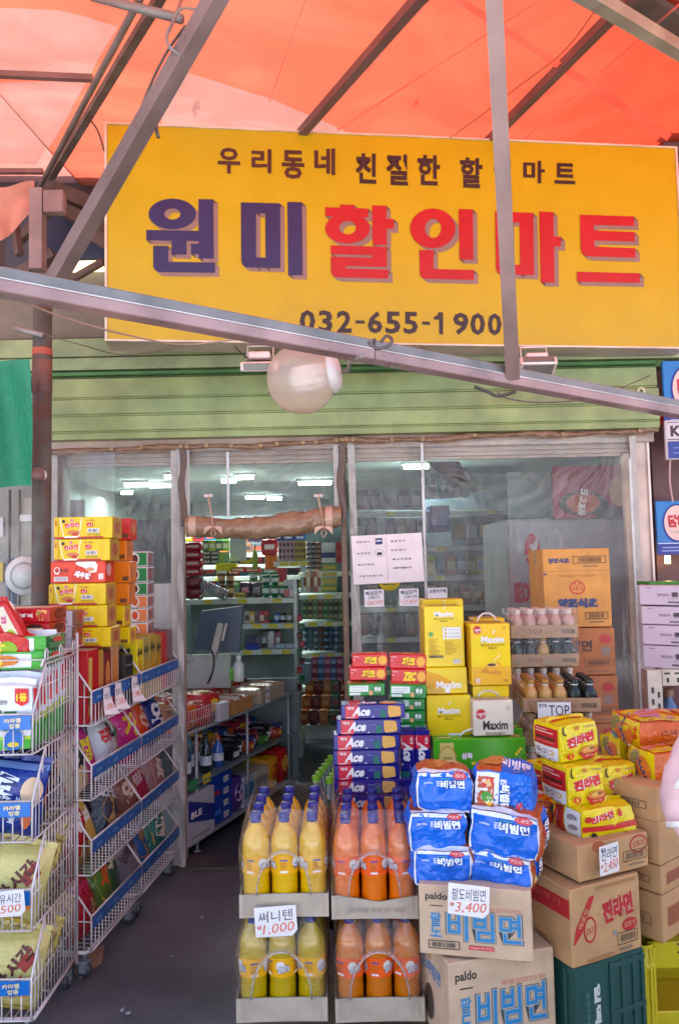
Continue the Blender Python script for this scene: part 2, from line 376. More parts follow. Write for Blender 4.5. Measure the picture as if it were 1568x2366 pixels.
# ---------------------------------------------------------------- shop shell
YF = 3.95
CR = M('7d7266', 'c'); INW = M('8e9a94', 'p', .7); INC = M('b8c0ba', 'p', .8)
shop = thing('shop_building', 'single storey market shop with pale inner walls and dim ceiling', 'shop', (0, 4.1, 0))
def shp(b, name, label=None):
    o = b.build(name, shop, label); o.matrix_parent_inverse = Matrix.Translation((0, -4.1, 0)); return o
b = B()
b.box(-2.75, -2.6, 4.1, 10.5, 0, 2.5, INW); b.box(2.2, 2.35, 4.1, 10.5, 0, 2.5, INW); b.box(-2.75, 2.35, 10.5, 10.65, 0, 2.5, INW)
shp(b, 'inner_wall')
b = B(); b.box(-2.75, 2.35, 4.1, 10.65, 2.35, 2.45, INC); shp(b, 'ceiling')
b = B(); b.box(-9, 9, 4.1, 10.7, 2.9, 3.05, CR); shp(b, 'roof_slab')
zc = P(150, 782, 3.98).z
b = B(); b.box(-9, 9, 4.0, 4.1, zc, 3.1, CR, .01); shp(b, 'concrete_lintel', 'stained grey concrete lintel left of the yellow sign')
b = B(); b.box(-9, -2.0, 4.0, 4.1, 2.05, zc, M('5a6650', 'm')); shp(b, 'side_fascia')
xr = P(1515, 1200, 4.0).x
b = B(); b.box(xr, 3.4, 4.02, 4.1, 0, zc, M('6a4a48', 'w')); shp(b, 'side_wall', 'dark maroon wall right of the shop window')
b = B(); b.box(3.4, 9, 4.0, 4.1, 0, zc, CR); b.box(-9, -3.4, 4.0, 4.1, 0, 2.05, CR); shp(b, 'outer_wall')

# fluorescent lamps on the shop ceiling
LP = [((289, 341), 1121, 0), ((345, 396), 1123, 0), ((283, 304), 1139, 1), ((383, 415), 1103, 0), ((512, 545), 1112, 0), ((545, 585), 1104, 0), ((690, 765), 1117, 0), ((568, 610), 1150, 1), ((933, 990), 1079, 0), ((618, 650), 1153, 1)]
for i, ((a, c), y, s) in enumerate(LP):
    z = 2.31; p = onz(a, y, z); 
    if p.y > 10.2: k = 10.2; p = P(a, y, k); q = P(c, y, k)
    else: q = P(c, y, p.y)
    mid = (p + q) / 2; L_ = (q - p).length
    if L_ < .12: L_ = .12
    t = thing('ceiling_lamp', 'lit white fluorescent tube on the shop ceiling, %s of ten counted from the left' % ['second', 'third', 'first', 'fourth', 'fifth', 'sixth', 'ninth', 'seventh', 'tenth', 'eighth'][i], 'lamp', mid, 0, 'fluorescent lamps on the shop ceiling')
    b = B(); b.box(-L_ / 2 - .02, L_ / 2 + .02, -.04, .04, .02, 2.35 - mid.z - .002 if mid.z < 2.32 else .05, M('e8ece8', 'p'), .004); b.build('housing', t)
    b = B(); b.tube([(-L_ / 2, 0, 0), (L_ / 2, 0, 0)], .016, M('e9fff6', 'e', 9), 8); b.build('tube', t)
    al = bpy.data.lights.new('lamp_light', 'AREA'); al.shape = 'RECTANGLE'; al.size = max(L_, .5); al.size_y = .1; al.energy = 4.2; al.color = (.84, .98, .95)
    ao = bpy.data.objects.new('lamp_light', al); COL.objects.link(ao); ao.parent = t; ao.location = (0, 0, -.04)

# ---------------------------------------------------------------- shutter hood
GR = M('8c955e', 'm', .38); GD = M('6d8a52', 'm', .4)
X0, X1 = P(118, 930, YF).x, P(1503, 930, YF).x
def zz(y, Y): return P(784, y, Y).z
hood = thing('shutter_hood', 'pale green steel roller shutter hood under the yellow sign', 'shutter', (0, YF, 0))
def hp(b, name, label=None):
    o = b.build(name, hood, label); o.matrix_parent_inverse = Matrix.Translation((0, -YF, 0)); return o
b = B()
pr = [(4.0, zz(862, 3.86)), (3.87, zz(862, 3.86)), (3.865, zz(905, 3.865)), (3.872, zz(907, 3.87)), (3.872, zz(909, 3.87)), (3.85, zz(912, 3.85)), (3.845, zz(944, 3.845)), (3.855, zz(946, 3.855)),
      (3.855, zz(949, 3.855)), (3.84, zz(951, 3.84)), (3.85, zz(983, 3.85)), (3.86, zz(985, 3.86)), (3.86, zz(987, 3.86)), (3.85, zz(989, 3.85)), (3.86, zz(1003, 3.86)), (4.0, zz(1003, 3.86))]
ext(b, pr, X0, X1, GR); hp(b, 'hood_cover')
b = B(); b.box(X0 - .3, X1 + .08, 3.93, 4.0, zz(864, 3.95), zz(842, 3.95), GD); b.box(X0 - .3, X1 + .02, 3.90, 3.93, zz(856, 3.9), zz(846, 3.9), M('4f7a44', 'm'), .004); hp(b, 'guide_rail', 'darker green rail above the hood')
b = B()
ext(b, [(4.0, zz(842, 3.88)), (3.88, zz(842, 3.88)), (3.87, zz(815, 3.87)), (3.885, zz(813, 3.885)), (3.87, zz(811, 3.87)), (3.87, zz(770, 3.87)), (4.0, zz(770, 3.87))], X0 - .35, X1 + .15, M('8c9668', 'm', .4)); hp(b, 'upper_panel')
b = B()
for k in range(26):
    x = X0 + .04 + (X1 - X0 - .08) * k / 25
    b.lathe([(.004, 0), (.004, .003), (0, .003)], M('5a5a40', 'm'), (x, 3.868, zz(999, 3.86)), 6, (0, -1, 0))
hp(b, 'rivet_row')
b = B(); q = M('cfd0a8', 'm')
for dx, dz, r_ in ((0, 0, .022), (.005, -.055, .018), (-.01, -.1, .014)):
    c = P(1478, 905, 3.85) + Vector((dx, 0, dz)); b.lathe([(r_ * .45, 0), (r_, 0), (r_, .012), (r_ * .45, .014)], q, c, 14, (0, -1, 0))
b.tube([P(1468, 930, 3.84), P(1462, 945, 3.83), P(1478, 950, 3.83), P(1484, 938, 3.83)], .004, q, 6); hp(b, 'end_bracket')
b = B(); c = P(1519, 967, 3.95); b.box(c.x - .024, c.x + .024, 3.93, 4.01, c.z - .035, c.z + .035, M('e0301c', 's'), .004)
tag(b.build('alarm_light'), 'small red alarm box at the right end of the green hood', 'alarm')

# ---------------------------------------------------------------- door and window frame
FB = M('c3a798', 'm'); FBR = M('7b604e', 'm')
fr = thing('shop_front_frame', 'beige aluminium frame of the shop window and doorway', 'window frame', (0, YF, 0))
def fp(b, name, label=None):
    o = b.build(name, fr, label); o.matrix_parent_inverse = Matrix.Translation((0, -YF, 0)); return o
zt, zb_, zl = zz(1003, YF), zz(1037, YF), zz(1067, YF + .05)
b = B(); b.box(X0, X1, YF - .02, YF + .1, zb_, zt - .001, FB, .004); fp(b, 'header')
b = B()
ext(b, [(YF + .06, zb_ - .001), (YF + .03, zb_ - .001), (YF + .03, zb_ - .02), (YF + .045, zb_ - .022), (YF + .045, zb_ - .03), (YF + .03, zb_ - .032), (YF + .03, zb_ - .045), (YF + .045, zb_ - .047), (YF + .045, zl), (YF + .08, zl)], X0 + .05, X1 - .05, M('b49a86', 'm')); fp(b, 'transom')
for xa, xb, m, nm in ((120, 150, FBR, 'post'), (407, 421, FB, 'post'), (786, 800, FBR, 'post'), (1468, 1498, M('c9b3a4', 'm'), 'post')):
    b = B(); xa, xb = P(xa, 1150, YF).x, P(xb, 1150, YF).x
    b.box(xa, xb, YF - .02, YF + .08, .014, zb_ - .001, m, .003)
    if xb > 1.2: b.box(xb - .012, xb, YF - .035, YF - .021, .02, zb_ - .004, M('e6d8cc', 'm'), .002); b.box(xa - .05, xa - .015, YF + .02, YF + .06, .02, zb_ - .05, M('d9bfa6', 'm'), .003)
    fp(b, nm)

# vinyl curtains
VM = film_mat('clear_vinyl', (.95, .97, .97), 1, .12, .85, .07, 9, .7, (1, 1, .22), vary=.6)
def vinyl(name, x0, x1, y0, y1, Y, label, seed, gather=(0.0, 1.0)):
    a, c = P(x0, 1100, Y).x, P(x1, 1100, Y).x; zt_, z0 = zz(y0, Y), (zz(y1, Y) if y1 < 1900 else .03)
    def fn(u, v):
        x = a + (c - a) * u; z = z0 + (zt_ - z0) * v; top = max(0, (v - .72) / .28) ** 1.5
        w = .007 * noise.noise(Vector((x * 3, z * 1.1, seed)))
        for g in gather:
            dx = (u - g) * (c - a); r_ = math.hypot(dx, zt_ - z); an = math.atan2(dx, zt_ - z + .02)
            w += .010 * abs(math.sin(an * 21 + seed + 3 * noise.noise(Vector((x * 4, z * 4, seed))))) * math.exp(-r_ * 2.6)
        w += .006 * math.sin(x * 60 + seed) * top * .3
        return (x, Y + w, z)
    b = B(); b.grid(fn, 150, 110, VM, True); o = b.build(name)
    q = M('a09a92', 'g')
    for xx in (a, c):
        b = B(); b.box(xx - .016, xx + .016, Y - .012, Y - .009, z0, zt_, M('b0a9a0', 'g'), 0); b.build('hem', o)
    return tag(o, label, 'vinyl curtain', 'clear vinyl curtains over the shop front')
YV = YF - .045
vinyl('vinyl_curtain', 128, 403, 1030, 2200, YV, 'clear vinyl sheet over the left window behind the ramen boxes', 3, (.05, .95))
vinyl('vinyl_curtain', 812, 1462, 1022, 2200, YV, 'wide clear vinyl sheet over the right window with paper notices', 8, (.02, .97))
up = vinyl('vinyl_curtain', 432, 778, 1028, 1190, YV - .01, 'short clear vinyl sheet above the rolled door curtain', 5, (.15, .92))
for xs in (528, 972):
    pass
b = B(); zs = zz(1026, YV)
seam = M('c8c8c4', 'g')
for xs, y0, y1 in ((528, 1040, 1190), (975, 1030, 1500), (1452, 1075, 1700)):
    b.box(P(xs - 3, 1100, YV).x, P(xs + 3, 1100, YV).x, YV - .022, YV - .018, zz(y1, YV), zz(y0, YV), seam)
tag(b.build('welded_seam'), 'narrow welded seams running down the clear vinyl', 'seam')['kind'] = 'stuff'
# brown curtain strip with rings
rail = thing('curtain_strip', 'brown folded vinyl strip with brass eyelets along the window top', 'curtain rail', (0, YF - .07, 0))
b = B(); bz = M('86664e', 'g', .25)
def strip(u, v):
    x = X0 + (X1 - X0) * u; yy = 1030 - 22 * u + (2 + 2.5 * math.sin(u * 23) + 1.5 * math.sin(u * 61)) * (1 if u > .2 else .4)
    w = .020 * (1 + .25 * math.sin(u * 40)); c = zz(yy + (u - .5) * 12 * 0, YF - .06)
    return (x, YF - .07 - .012 * math.sin(v * math.pi) + .004 * math.sin(u * 200 + v * 4), c + (v - .5) * w * 1.4)
b.grid(strip, 240, 5, bz); o = b.build('strip', rail); o.matrix_parent_inverse = Matrix.Translation((0, -(YF - .07), 0))
for i, x in enumerate((260, 330, 420, 433, 478, 535, 603, 640, 700, 730, 777, 790, 800, 815, 905, 975, 1095, 1297, 1475)):
    u = (P(x, 1020, YF - .07).x - X0) / (X1 - X0); p = strip(u, .5)
    b = B(); b.lathe([(.0035, 0), (.009, .001), (.0105, -.002), (.009, .006), (.0035, .004), (.0035, 0)], M('b8986a', 'm', .3), (p[0], YF - .088, p[2]), 14, (0, -1, 0))
    o = b.build('eyelet', rail); o.matrix_parent_inverse = Matrix.Translation((0, -(YF - .07), 0))
for x in (424, 788):        # brown side bands of the door curtain
    b = B(); a = P(x, 1100, YV).x; b.grid(lambda u, v: (a + (u - .5) * .035 + .006 * math.sin(v * 9), YV - .03 - .008 * math.sin(u * math.pi), zz(1210, YV) + (zz(1032, YV) - zz(1210, YV)) * v), 4, 24, M('5e4436', 'g'))
    tag(b.build('curtain_band'), 'dark brown hanging band at the %s edge of the doorway' % ('left' if x < 500 else 'right'), 'band')
for y0, y1, x in ((1180, 2000, 430),):
    pass
b = B(); a = P(818, 1300, YV - .02).x
b.grid(lambda u, v: (a - .022 + u * .035 + .03 * (1 - v), YV - .03 - .006 * math.sin(u * 3 + v * 30), .03 + (zz(1030, YV) - .03) * v), 4, 80, M('a8a298', 'g'))
tag(b.build('hem_band'), 'crinkled grey vinyl hem hanging right of the doorway', 'hem')
b = B(); a = P(418, 1300, YV - .02).x
b.grid(lambda u, v: (a - .016 + u * .03, YV - .03 - .005 * math.sin(u * 3 + v * 40), .03 + (zz(1030, YV) - .03) * v), 4, 80, M('a39d95', 'g'))
tag(b.build('hem_band'), 'crinkled grey vinyl hem hanging left of the doorway', 'hem')

# rolled door curtain
roll = thing('rolled_curtain', 'brown door curtain rolled up and tied above the doorway', 'rolled curtain', P(610, 1205, 3.82))
b = B(); c0 = P(610, 1205, 3.82)
def rollf(u, v):
    x = 432 + (788 - 432) * u; yy = 1222 - 24 * u + 18 * math.sin(u * math.pi) * (1 - .2 * u) - 8
    rr = .050 * (1 - .10 * math.sin(u * math.pi * 2.2)) + .007 * abs(noise.noise(Vector((u * 14, v * 9 + u * 4, 2)))) + .005 * abs(math.sin(u * 16 + v * 11 + 2 * noise.noise(Vector((u * 9, v * 4, 5)))))
    pc = P(x, yy, 3.82); w = v * 2 * math.pi
    return pc + Vector((0, math.cos(w) * rr, math.sin(w) * rr)) + Vector((0, 0, -.006 * max(0, math.sin(u * 26 + v * 3)))) - c0
b.grid(rollf, 200, 48, M('94745a', 'g', .18)); 
b.build('curtain_roll', roll)
for u0 in (.0, 1.0):
    b = B(); c = sum((Vector(rollf(u0, k / 16)) for k in range(16)), Vector()) / 16; rg = [Vector(rollf(u0, k / 16)) for k in range(16)]
    vs = [c] + [c + (q - c) * .35 for q in rg] + [c + (q - c) * .7 for q in rg] + rg
    b.add(vs, [(0, 1 + k, 1 + (k + 1) % 16) for k in range(16)] + [(1 + 16 * j + k, 1 + 16 * (j + 1) + k, 1 + 16 * (j + 1) + (k + 1) % 16, 1 + 16 * j + (k + 1) % 16) for j in (0, 1) for k in range(16)], M('3a2820', 'g')); b.build('roll_end', roll)
for u0 in (.045, .92):
    b = B(); b.grid(lambda u, v: Vector(rollf(u0 + (u - .5) * .045, v)) * 1.0 + Vector((0, -.001, 0)) + (Vector(rollf(u0, v)) - Vector(rollf(u0, v + .5))) * .02, 2, 20, M('c4a088', 'g')); b.build('end_band', roll)
for x in (481, 735):
    b = B(); t0 = P(x, 1148, 3.8) - c0; t1 = P(x + 6, 1178, 3.76) - c0; t2 = P(x + 12, 1218, 3.755) - c0
    b.tube([t0, t1, t2], [.016, .014, .006], M('c49c80', 'p'), 4, rb=.003); b.box(t0.x - .022, t0.x + .022, t0.y - .006, t0.y + .006, t0.z - .002, t0.z + .012, M('d8c8bc', 'p'), .002)
    b.build('strap', roll)
    b = B()
    for sgn in (-1, 1):
        b.grid(lambda u, v: t2 + Vector((sgn * (.004 + .04 * u), -.01 - .01 * math.sin(u * 3), (v - .5) * .026 * (.3 + u) - .02 * u * u)), 5, 2, M('c9a088', 'p'))
    b.tube([t2, t2 + Vector((-.012, -.01, -.03)), t2 + Vector((0, -.01, -.055)), t2 + Vector((.014, -.01, -.03)), t2], .003, M('b98f76', 'p'), 5); b.build('bow', roll)

# ---------------------------------------------------------------- the big yellow sign
TL, TR, BL = P(242, 283, 3.45), P(1562, 340, 3.75), P(243, 788, 3.45)
U_ = (TR - TL); Vd = (BL - TL); Vd = Vd - U_.normalized() * Vd.dot(U_.normalized()) * .0
Nn = U_.cross(-Vd).normalized()
sgn = thing('shop_sign', 'large yellow lightbox shop sign with dark blue and red Korean letters', 'shop sign', BL)
sg = lambda p, lift=0: onplane(p[0], p[1], TL + Nn * lift, Nn) - BL
YEL = M('bc9804', 's', .4)
b = B(); D_ = -Nn * .16; A = [TL - BL, TR - BL, TR + Vd - BL, Vector()]
q = M('cdb8a8', 'm'); b.add([a + D_ for a in A] + [a - Nn * .003 for a in A], [(3, 2, 1, 0), (0, 1, 5, 4), (1, 2, 6, 5), (2, 3, 7, 6), (3, 0, 4, 7)], q); b.build('sign_case', sgn)
b = B(); i_ = lambda s, t: A[3] + (A[2] - A[3]) * s + (A[0] - A[3]) * t
b.grid(lambda u, v: i_(.004 + .992 * u, .008 + .984 * v), 1, 1, YEL, False); b.build('sign_face', sgn)
b = B()
for s0, t0, s1, t1 in ((0, 0, 1, .0078), (0, .9925, 1, 1), (0, .0078, .0038, .9925), (.9962, .0078, 1, .9925)):
    vs = [i_(s, t) + Nn * l for l in (-.004, .006) for s, t in ((s0, t0), (s1, t0), (s1, t1), (s0, t1))]; b.add(vs, [(4, 5, 6, 7), (0, 1, 5, 4), (1, 2, 6, 5), (2, 3, 7, 6), (3, 0, 4, 7)], M('dcc5ae', 'm'))
b.build('sign_trim', sgn)
def c1(x, y): return (560 + x / 2.24) / 1.7315, (760 + y / 2.24) / 1.7315
def c2(x, y): return (1260 + x / 2.24) / 1.7315, (760 + y / 2.24) / 1.7315
def c3(x, y): return (1920 + x / 2.24) / 1.7315, (760 + y / 2.24) / 1.7315
def ringpts(c, cx, cy, rx, ry, hx, hy, hrx, hry, n=36): return [c(cx + rx * math.cos(2 * math.pi * k / n), cy + ry * math.sin(2 * math.pi * k / n)) for k in range(n)], [c(hx + hrx * math.cos(2 * math.pi * k / n), hy + hry * math.sin(2 * math.pi * k / n)) for k in range(n)]
def glyph(c, polys, rings, m):
    b = B(); sh = M('8a6a60', 'p'); dx, dy = 10.5, 10
    for poly in polys:
        p = [c(*a) for a in poly]
        # grey depth: front outline swept down and to the right
        n = len(p)
        for k in range(n):
            a, d = p[k], p[(k + 1) % n]; b.add([sg(a, .002), sg(d, .002), sg((d[0] + dx * .95, d[1] + dy * .95), .002), sg((a[0] + dx * .95, a[1] + dy * .95), .002)], [(0, 1, 2, 3)], sh)
    for rg in rings:
        o, i = ringpts(c, *rg); n = len(o)
        for ring in (o, i):
            for k in range(n):
                a, d = ring[k], ring[(k + 1) % n]; b.add([sg(a, .002), sg(d, .002), sg((d[0] + dx * .95, d[1] + dy * .95), .002), sg((a[0] + dx * .95, a[1] + dy * .95), .002)], [(0, 1, 2, 3)], sh)
    for poly in polys:
        b.add([sg(c(*a), .004) for a in poly], [tuple(range(len(poly)))], m)
    for rg in rings:
        o, i = ringpts(c, *rg); n = len(o); b.add([sg(a, .0045) for a in o + i], [(k, (k + 1) % n, n + (k + 1) % n, n + k) for k in range(n)], m)
    b.build('letter', sgn)
NV, RD = M('2a2350', 'p'), M('b21016', 'p')
glyph(c1, [[(525, 82), (658, 84), (662, 616), (526, 612), (526, 575), (457, 573), (457, 482), (526, 484), (526, 458), (418, 456), (418, 580), (283, 578), (283, 455), (58, 450), (58, 358), (525, 366)],
           [(120, 500), (255, 502), (255, 643), (672, 650), (672, 742), (165, 735), (135, 715), (120, 690)]], [(290, 215, 212, 137, 291, 215, 73, 50)], NV)
glyph(c1, [[(904, 110), (1040, 114), (1040, 694), (945, 692), (920, 672), (908, 645)], [(1040, 114), (1122, 116), (1122, 210), (1040, 208)], [(1122, 116), (1255, 120), (1258, 700), (1126, 697)], [(1040, 604), (1126, 606), (1126, 697), (1040, 694)], [(1320, 107), (1450, 110), (1458, 765), (1328, 762)]], [], NV)
glyph(c2, [[(90, 154), (222, 158), (222, 130), (350, 133), (350, 162), (475, 167), (475, 245), (430, 245), (330, 225), (150, 238), (92, 234)], [(510, 138), (637, 140), (637, 258), (705, 260), (705, 347), (641, 347), (641, 492), (514, 489)],
           [(140, 495), (642, 510), (642, 690), (275, 682), (275, 703), (655, 715), (655, 795), (190, 782), (155, 765), (143, 735), (140, 598), (513, 608), (513, 585), (140, 575)]], [(290, 345, 200, 135, 291, 338, 76, 59)], RD)
glyph(c2, [[(1285, 170), (1410, 174), (1417, 625), (1292, 622)], [(933, 537), (1060, 540), (1060, 708), (1420, 716), (1420, 806), (980, 795), (950, 780), (937, 755)]], [(1053, 344, 202, 178, 1056, 344, 73, 86)], RD)
glyph(c3, [[(132, 192), (262, 197), (268, 758), (180, 756), (155, 740), (140, 710)], [(262, 197), (350, 200), (350, 292), (262, 289)], [(350, 200), (472, 205), (482, 764), (358, 760)], [(267, 668), (357, 670), (358, 760), (268, 758)], [(529, 192), (652, 197), (657, 417), (720, 420), (720, 507), (660, 507), (664, 830), (542, 826)]], [], RD)
glyph(c3, [[(891, 221), (1375, 237), (1378, 322), (1016, 315), (1018, 363), (1380, 377), (1382, 462), (1020, 453), (1022, 508), (1386, 522), (1388, 608), (950, 594), (915, 575), (900, 545)], [(864, 732), (1425, 746), (1428, 832), (866, 822)]], [], RD)
b = B(); DK = M('33201f', 'p'); MR = M('4a2420', 'p')
def signtxt(t, x0, x1, y0, y1, m, bold, name='lettering'):
    b = B(); fc = Face(b, lambda u, v, l: sg((x0[0] + (x1[0] - x0[0]) * u, (x0[1] + (x1[1] - x0[1]) * u) + ((y1 - y0)) * (1 - v)), .003), 1, 1)
    fc.txt(t, .5, .5, 1, 1, m, bold); b.build(name, sgn)
for ch, cx, cy, w, h in (('우', 529, 370, 52, 60), ('리', 604, 371, 46, 56), ('동', 677, 379, 52, 66), ('네', 750, 372, 48, 62), ('친', 845, 388, 48, 70), ('절', 917, 391, 50, 72), ('한', 990, 392, 52, 70), ('할', 1088, 398, 52, 70), ('인', 1160, 401, 40, 66), ('마', 1233, 396, 50, 52), ('트', 1304, 400, 48, 48)):
    signtxt(ch, (cx - w / 2, cy - h / 2), (cx + w / 2, cy - h / 2 + .04 * w), 0, h, MR if cx < 800 else DK, .032)
xs = [(692, 728), (736, 768), (778, 812), (821, 842), (849, 883), (890, 925), (932, 965), (975, 993), (1002, 1024), (1046, 1082), (1086, 1120), (1126, 1158)]
for ch, (a, c) in zip('032-655-1900', xs):
    k = (a - 692) / 466; y0 = 716 + 8 * k; h = 51
    if ch == '1': 
        b = B(); b.add([sg(q, .003) for q in ((a + 10, y0), (c - 1, y0), (c - 1, y0 + 51), (a + 12, y0 + 51), (a + 12, y0 + 17), (a, y0 + 17), (a, y0 + 10), (a + 7, y0 + 8))], [tuple(range(8))], DK); b.build('lettering', sgn)
    elif ch == '-': signtxt(ch, (a, y0 + 22), (c, y0 + 22.5), 0, 7, DK, .03)
    else: signtxt(ch, (a, y0), (c, y0 + .5), 0, h, DK, .028)
# hooks and bracket of the sign
b = B(); b.box(.9, 1.45, .1, .2, -.05, -.02, M('6b5a40', 'r'), .003); o = b.build('rear_bracket', sgn)

# ---------------------------------------------------------------- tarpaulin roof
TF = .285
def cloth(h, name, tr=.8, amp=.15, fac=1.0, left_h=None):
    m = bpy.data.materials.new(name); m.use_nodes = True; n, L = m.node_tree.nodes, m.node_tree.links; n.clear()
    out = n.new('ShaderNodeOutputMaterial'); di = n.new('ShaderNodeBsdfDiffuse'); tl = n.new('ShaderNodeBsdfTranslucent'); mx = n.new('ShaderNodeMixShader'); mx.inputs[0].default_value = tr
    tc = n.new('ShaderNodeTexCoord'); ns = n.new('ShaderNodeTexNoise'); ns.inputs['Scale'].default_value = 2.2; ns.inputs['Detail'].default_value = 7; ns.inputs['Distortion'].default_value = .8
    L.new(tc.outputs['Object'], ns.inputs[0]); mr = n.new('ShaderNodeMapRange'); mr.inputs['From Min'].default_value = .3; mr.inputs['From Max'].default_value = .7; mr.inputs['To Min'].default_value = 1 - amp; mr.inputs['To Max'].default_value = 1 + amp * .5; L.new(ns.outputs[0], mr.inputs[0])
    vm = n.new('ShaderNodeVectorMath'); vm.operation = 'SCALE'; vm.inputs[0].default_value = [k * fac for k in lin(h)]; L.new(mr.outputs[0], vm.inputs['Scale'])
    if left_h:      # the colour of the sheet turns paler towards the left
        sx = n.new('ShaderNodeSeparateXYZ'); L.new(tc.outputs['Object'], sx.inputs[0]); nb_ = n.new('ShaderNodeMath'); nb_.operation = 'MULTIPLY_ADD'; nb_.inputs[1].default_value = 1.2; L.new(ns.outputs[0], nb_.inputs[0]); L.new(sx.outputs[0], nb_.inputs[2])
        mb = n.new('ShaderNodeMapRange'); mb.inputs['From Min'].default_value = .1; mb.inputs['From Max'].default_value = 2.0; L.new(nb_.outputs[0], mb.inputs[0])
        cm_ = n.new('ShaderNodeMix'); cm_.data_type = 'RGBA'; L.new(mb.outputs[0], cm_.inputs['Factor']); cm_.inputs['A'].default_value = (*[k * fac for k in lin(left_h)], 1); cm_.inputs['B'].default_value = (*[k * fac for k in lin(h)], 1); L.new(cm_.outputs['Result'], vm.inputs[0])
    n2 = n.new('ShaderNodeTexNoise'); n2.inputs['Scale'].default_value = 9; n2.inputs['Detail'].default_value = 3; mp = n.new('ShaderNodeMapping'); mp.inputs['Rotation'].default_value = (0, 0, .6); mp.inputs['Scale'].default_value = (1, .25, 1)
    L.new(tc.outputs['Object'], mp.inputs[0]); L.new(mp.outputs[0], n2.inputs[0]); m3 = n.new('ShaderNodeMapRange'); m3.inputs['From Min'].default_value = .72; m3.inputs['From Max'].default_value = .78; m3.inputs['To Min'].default_value = 1; m3.inputs['To Max'].default_value = .55; L.new(n2.outputs[0], m3.inputs[0])
    v2 = n.new('ShaderNodeVectorMath'); v2.operation = 'SCALE'; L.new(vm.outputs[0], v2.inputs[0]); L.new(m3.outputs[0], v2.inputs['Scale'])
    n4 = n.new('ShaderNodeTexNoise'); n4.inputs['Scale'].default_value = 1.1; n4.inputs['Detail'].default_value = 5; n4.inputs['Distortion'].default_value = 2.5; L.new(tc.outputs['Object'], n4.inputs[0])
    m5 = n.new('ShaderNodeMapRange'); m5.inputs['From Min'].default_value = .44; m5.inputs['From Max'].default_value = .6; m5.inputs['To Min'].default_value = .88; m5.inputs['To Max'].default_value = 1.07; L.new(n4.outputs[0], m5.inputs[0])
    v3 = n.new('ShaderNodeVectorMath'); v3.operation = 'SCALE'; L.new(v2.outputs[0], v3.inputs[0]); L.new(m5.outputs[0], v3.inputs['Scale']); v2 = v3
    L.new(v2.outputs[0], di.inputs[0]); L.new(v2.outputs[0], tl.inputs[0]); L.new(di.outputs[0], mx.inputs[1]); L.new(tl.outputs[0], mx.inputs[2]); L.new(mx.outputs[0], out.inputs[0]); return m
TZ = lambda Y: 3.46 + .10 * (Y - 2)
TN = Vector((0, -.10, 1)).normalized(); TP = Vector((0, 2, 3.46))
def tp(x, y, lift=0): return onplane(x, y, TP + TN * lift, TN)
tarp = thing('tarpaulin_roof', 'orange red tarpaulin canopy glowing overhead', 'canopy', TP)
def tpart(b, name, label=None):
    o = b.build(name, tarp, label)
    o.matrix_parent_inverse = Matrix.Translation(-TP); return o; return o
def sheet(x0, x1, n, seed, dz):
    def f(u, v):
        x = x0 + (x1 - x0) * u; Y = 1.75 + 4.6 * v
        return (x, Y, TZ(Y) + dz + .025 * noise.noise(Vector((x * 1.3, Y * 1.1, seed))) + .012 * noise.noise(Vector((x * 5, Y * 2, 4))))
    b = B(); b.grid(f, n, 50, TA); return b
TA, TB, TPM = cloth('ff5236', 'orange_tarpaulin', fac=TF, left_h='ff785a'), cloth('ffa492', 'faded_tarpaulin', fac=TF), cloth('ffac9a', 'canvas_patch', fac=TF * .66)
import bmesh
def cutin(o, polys, m, base=None):
    """let the doubled canvas into the sheet: cut along its edges, give the faces inside it the cloth of the patch"""
    me = o.data; me.materials.append(m)
    if base: me.materials[0] = base
    bm = bmesh.new(); bm.from_mesh(me); PW = []
    for pl in polys:
        w = [tp(*q) for q in pl]; c0 = sum(w, Vector()) / len(w); PW.append((w, c0))
        for k in range(len(w)):
            a_, c_ = w[k], w[(k + 1) % len(w)]; nn = (c_ - a_).cross(Vector((0, 0, 1))).normalized()
            bmesh.ops.bisect_plane(bm, geom=bm.verts[:] + bm.edges[:] + bm.faces[:], plane_co=a_ - o.location * 0, plane_no=nn, dist=1e-5)
    for f in bm.faces:
        c = f.calc_center_median()
        for w, c0 in PW:
            if all(((w[(k + 1) % len(w)] - w[k]).cross(c - w[k])).z * ((w[(k + 1) % len(w)] - w[k]).cross(c0 - w[k])).z > 0 for k in range(len(w))): f.material_index = 1
    bm.to_mesh(me); bm.free()
cl = lambda pl: [(a / 1.9965, c / 1.9965) for a, c in pl]
LPATCH = [cl([(-700, 30), (270, 64), (545, 125), (420, 345), (-700, 300)]), cl([(-700, 372), (400, 380), (170, 775), (-700, 770)])]
o = tpart(sheet(-1.45, 5.0, 60, 1, 0), 'tarpaulin'); cutin(o, [((374, 170), (430, 170), (620, 232), (735, 275), (900, 340), (374, 340))] + LPATCH, TPM)
o = tpart(sheet(-6, -1.44, 30, 9, .03), 'faded_tarpaulin', 'paler pink tarpaulin over the left side')
cutin(o, LPATCH, TPM, TB)
sm_ = cloth('ffd8cc', 'seam_strip', .85, .1, fac=.95)
for (a, c, w) in (((1030, -20), (1545, 318), 9), ((1262, -10), (780, 300), 3), ((1568, 10), (1200, 330), 2.5), ((708, -10), (622, 235), 1.5)):
    b = B(); a, c = Vector(a), Vector(c); nn = Vector((-(c - a).y, (c - a).x)).normalized() * w
    b.add([tp(*q, lift=-.06) for q in (a + nn, c + nn, c - nn, a - nn)], [(0, 1, 2, 3)], sm_); tpart(b, 'seam_strip')

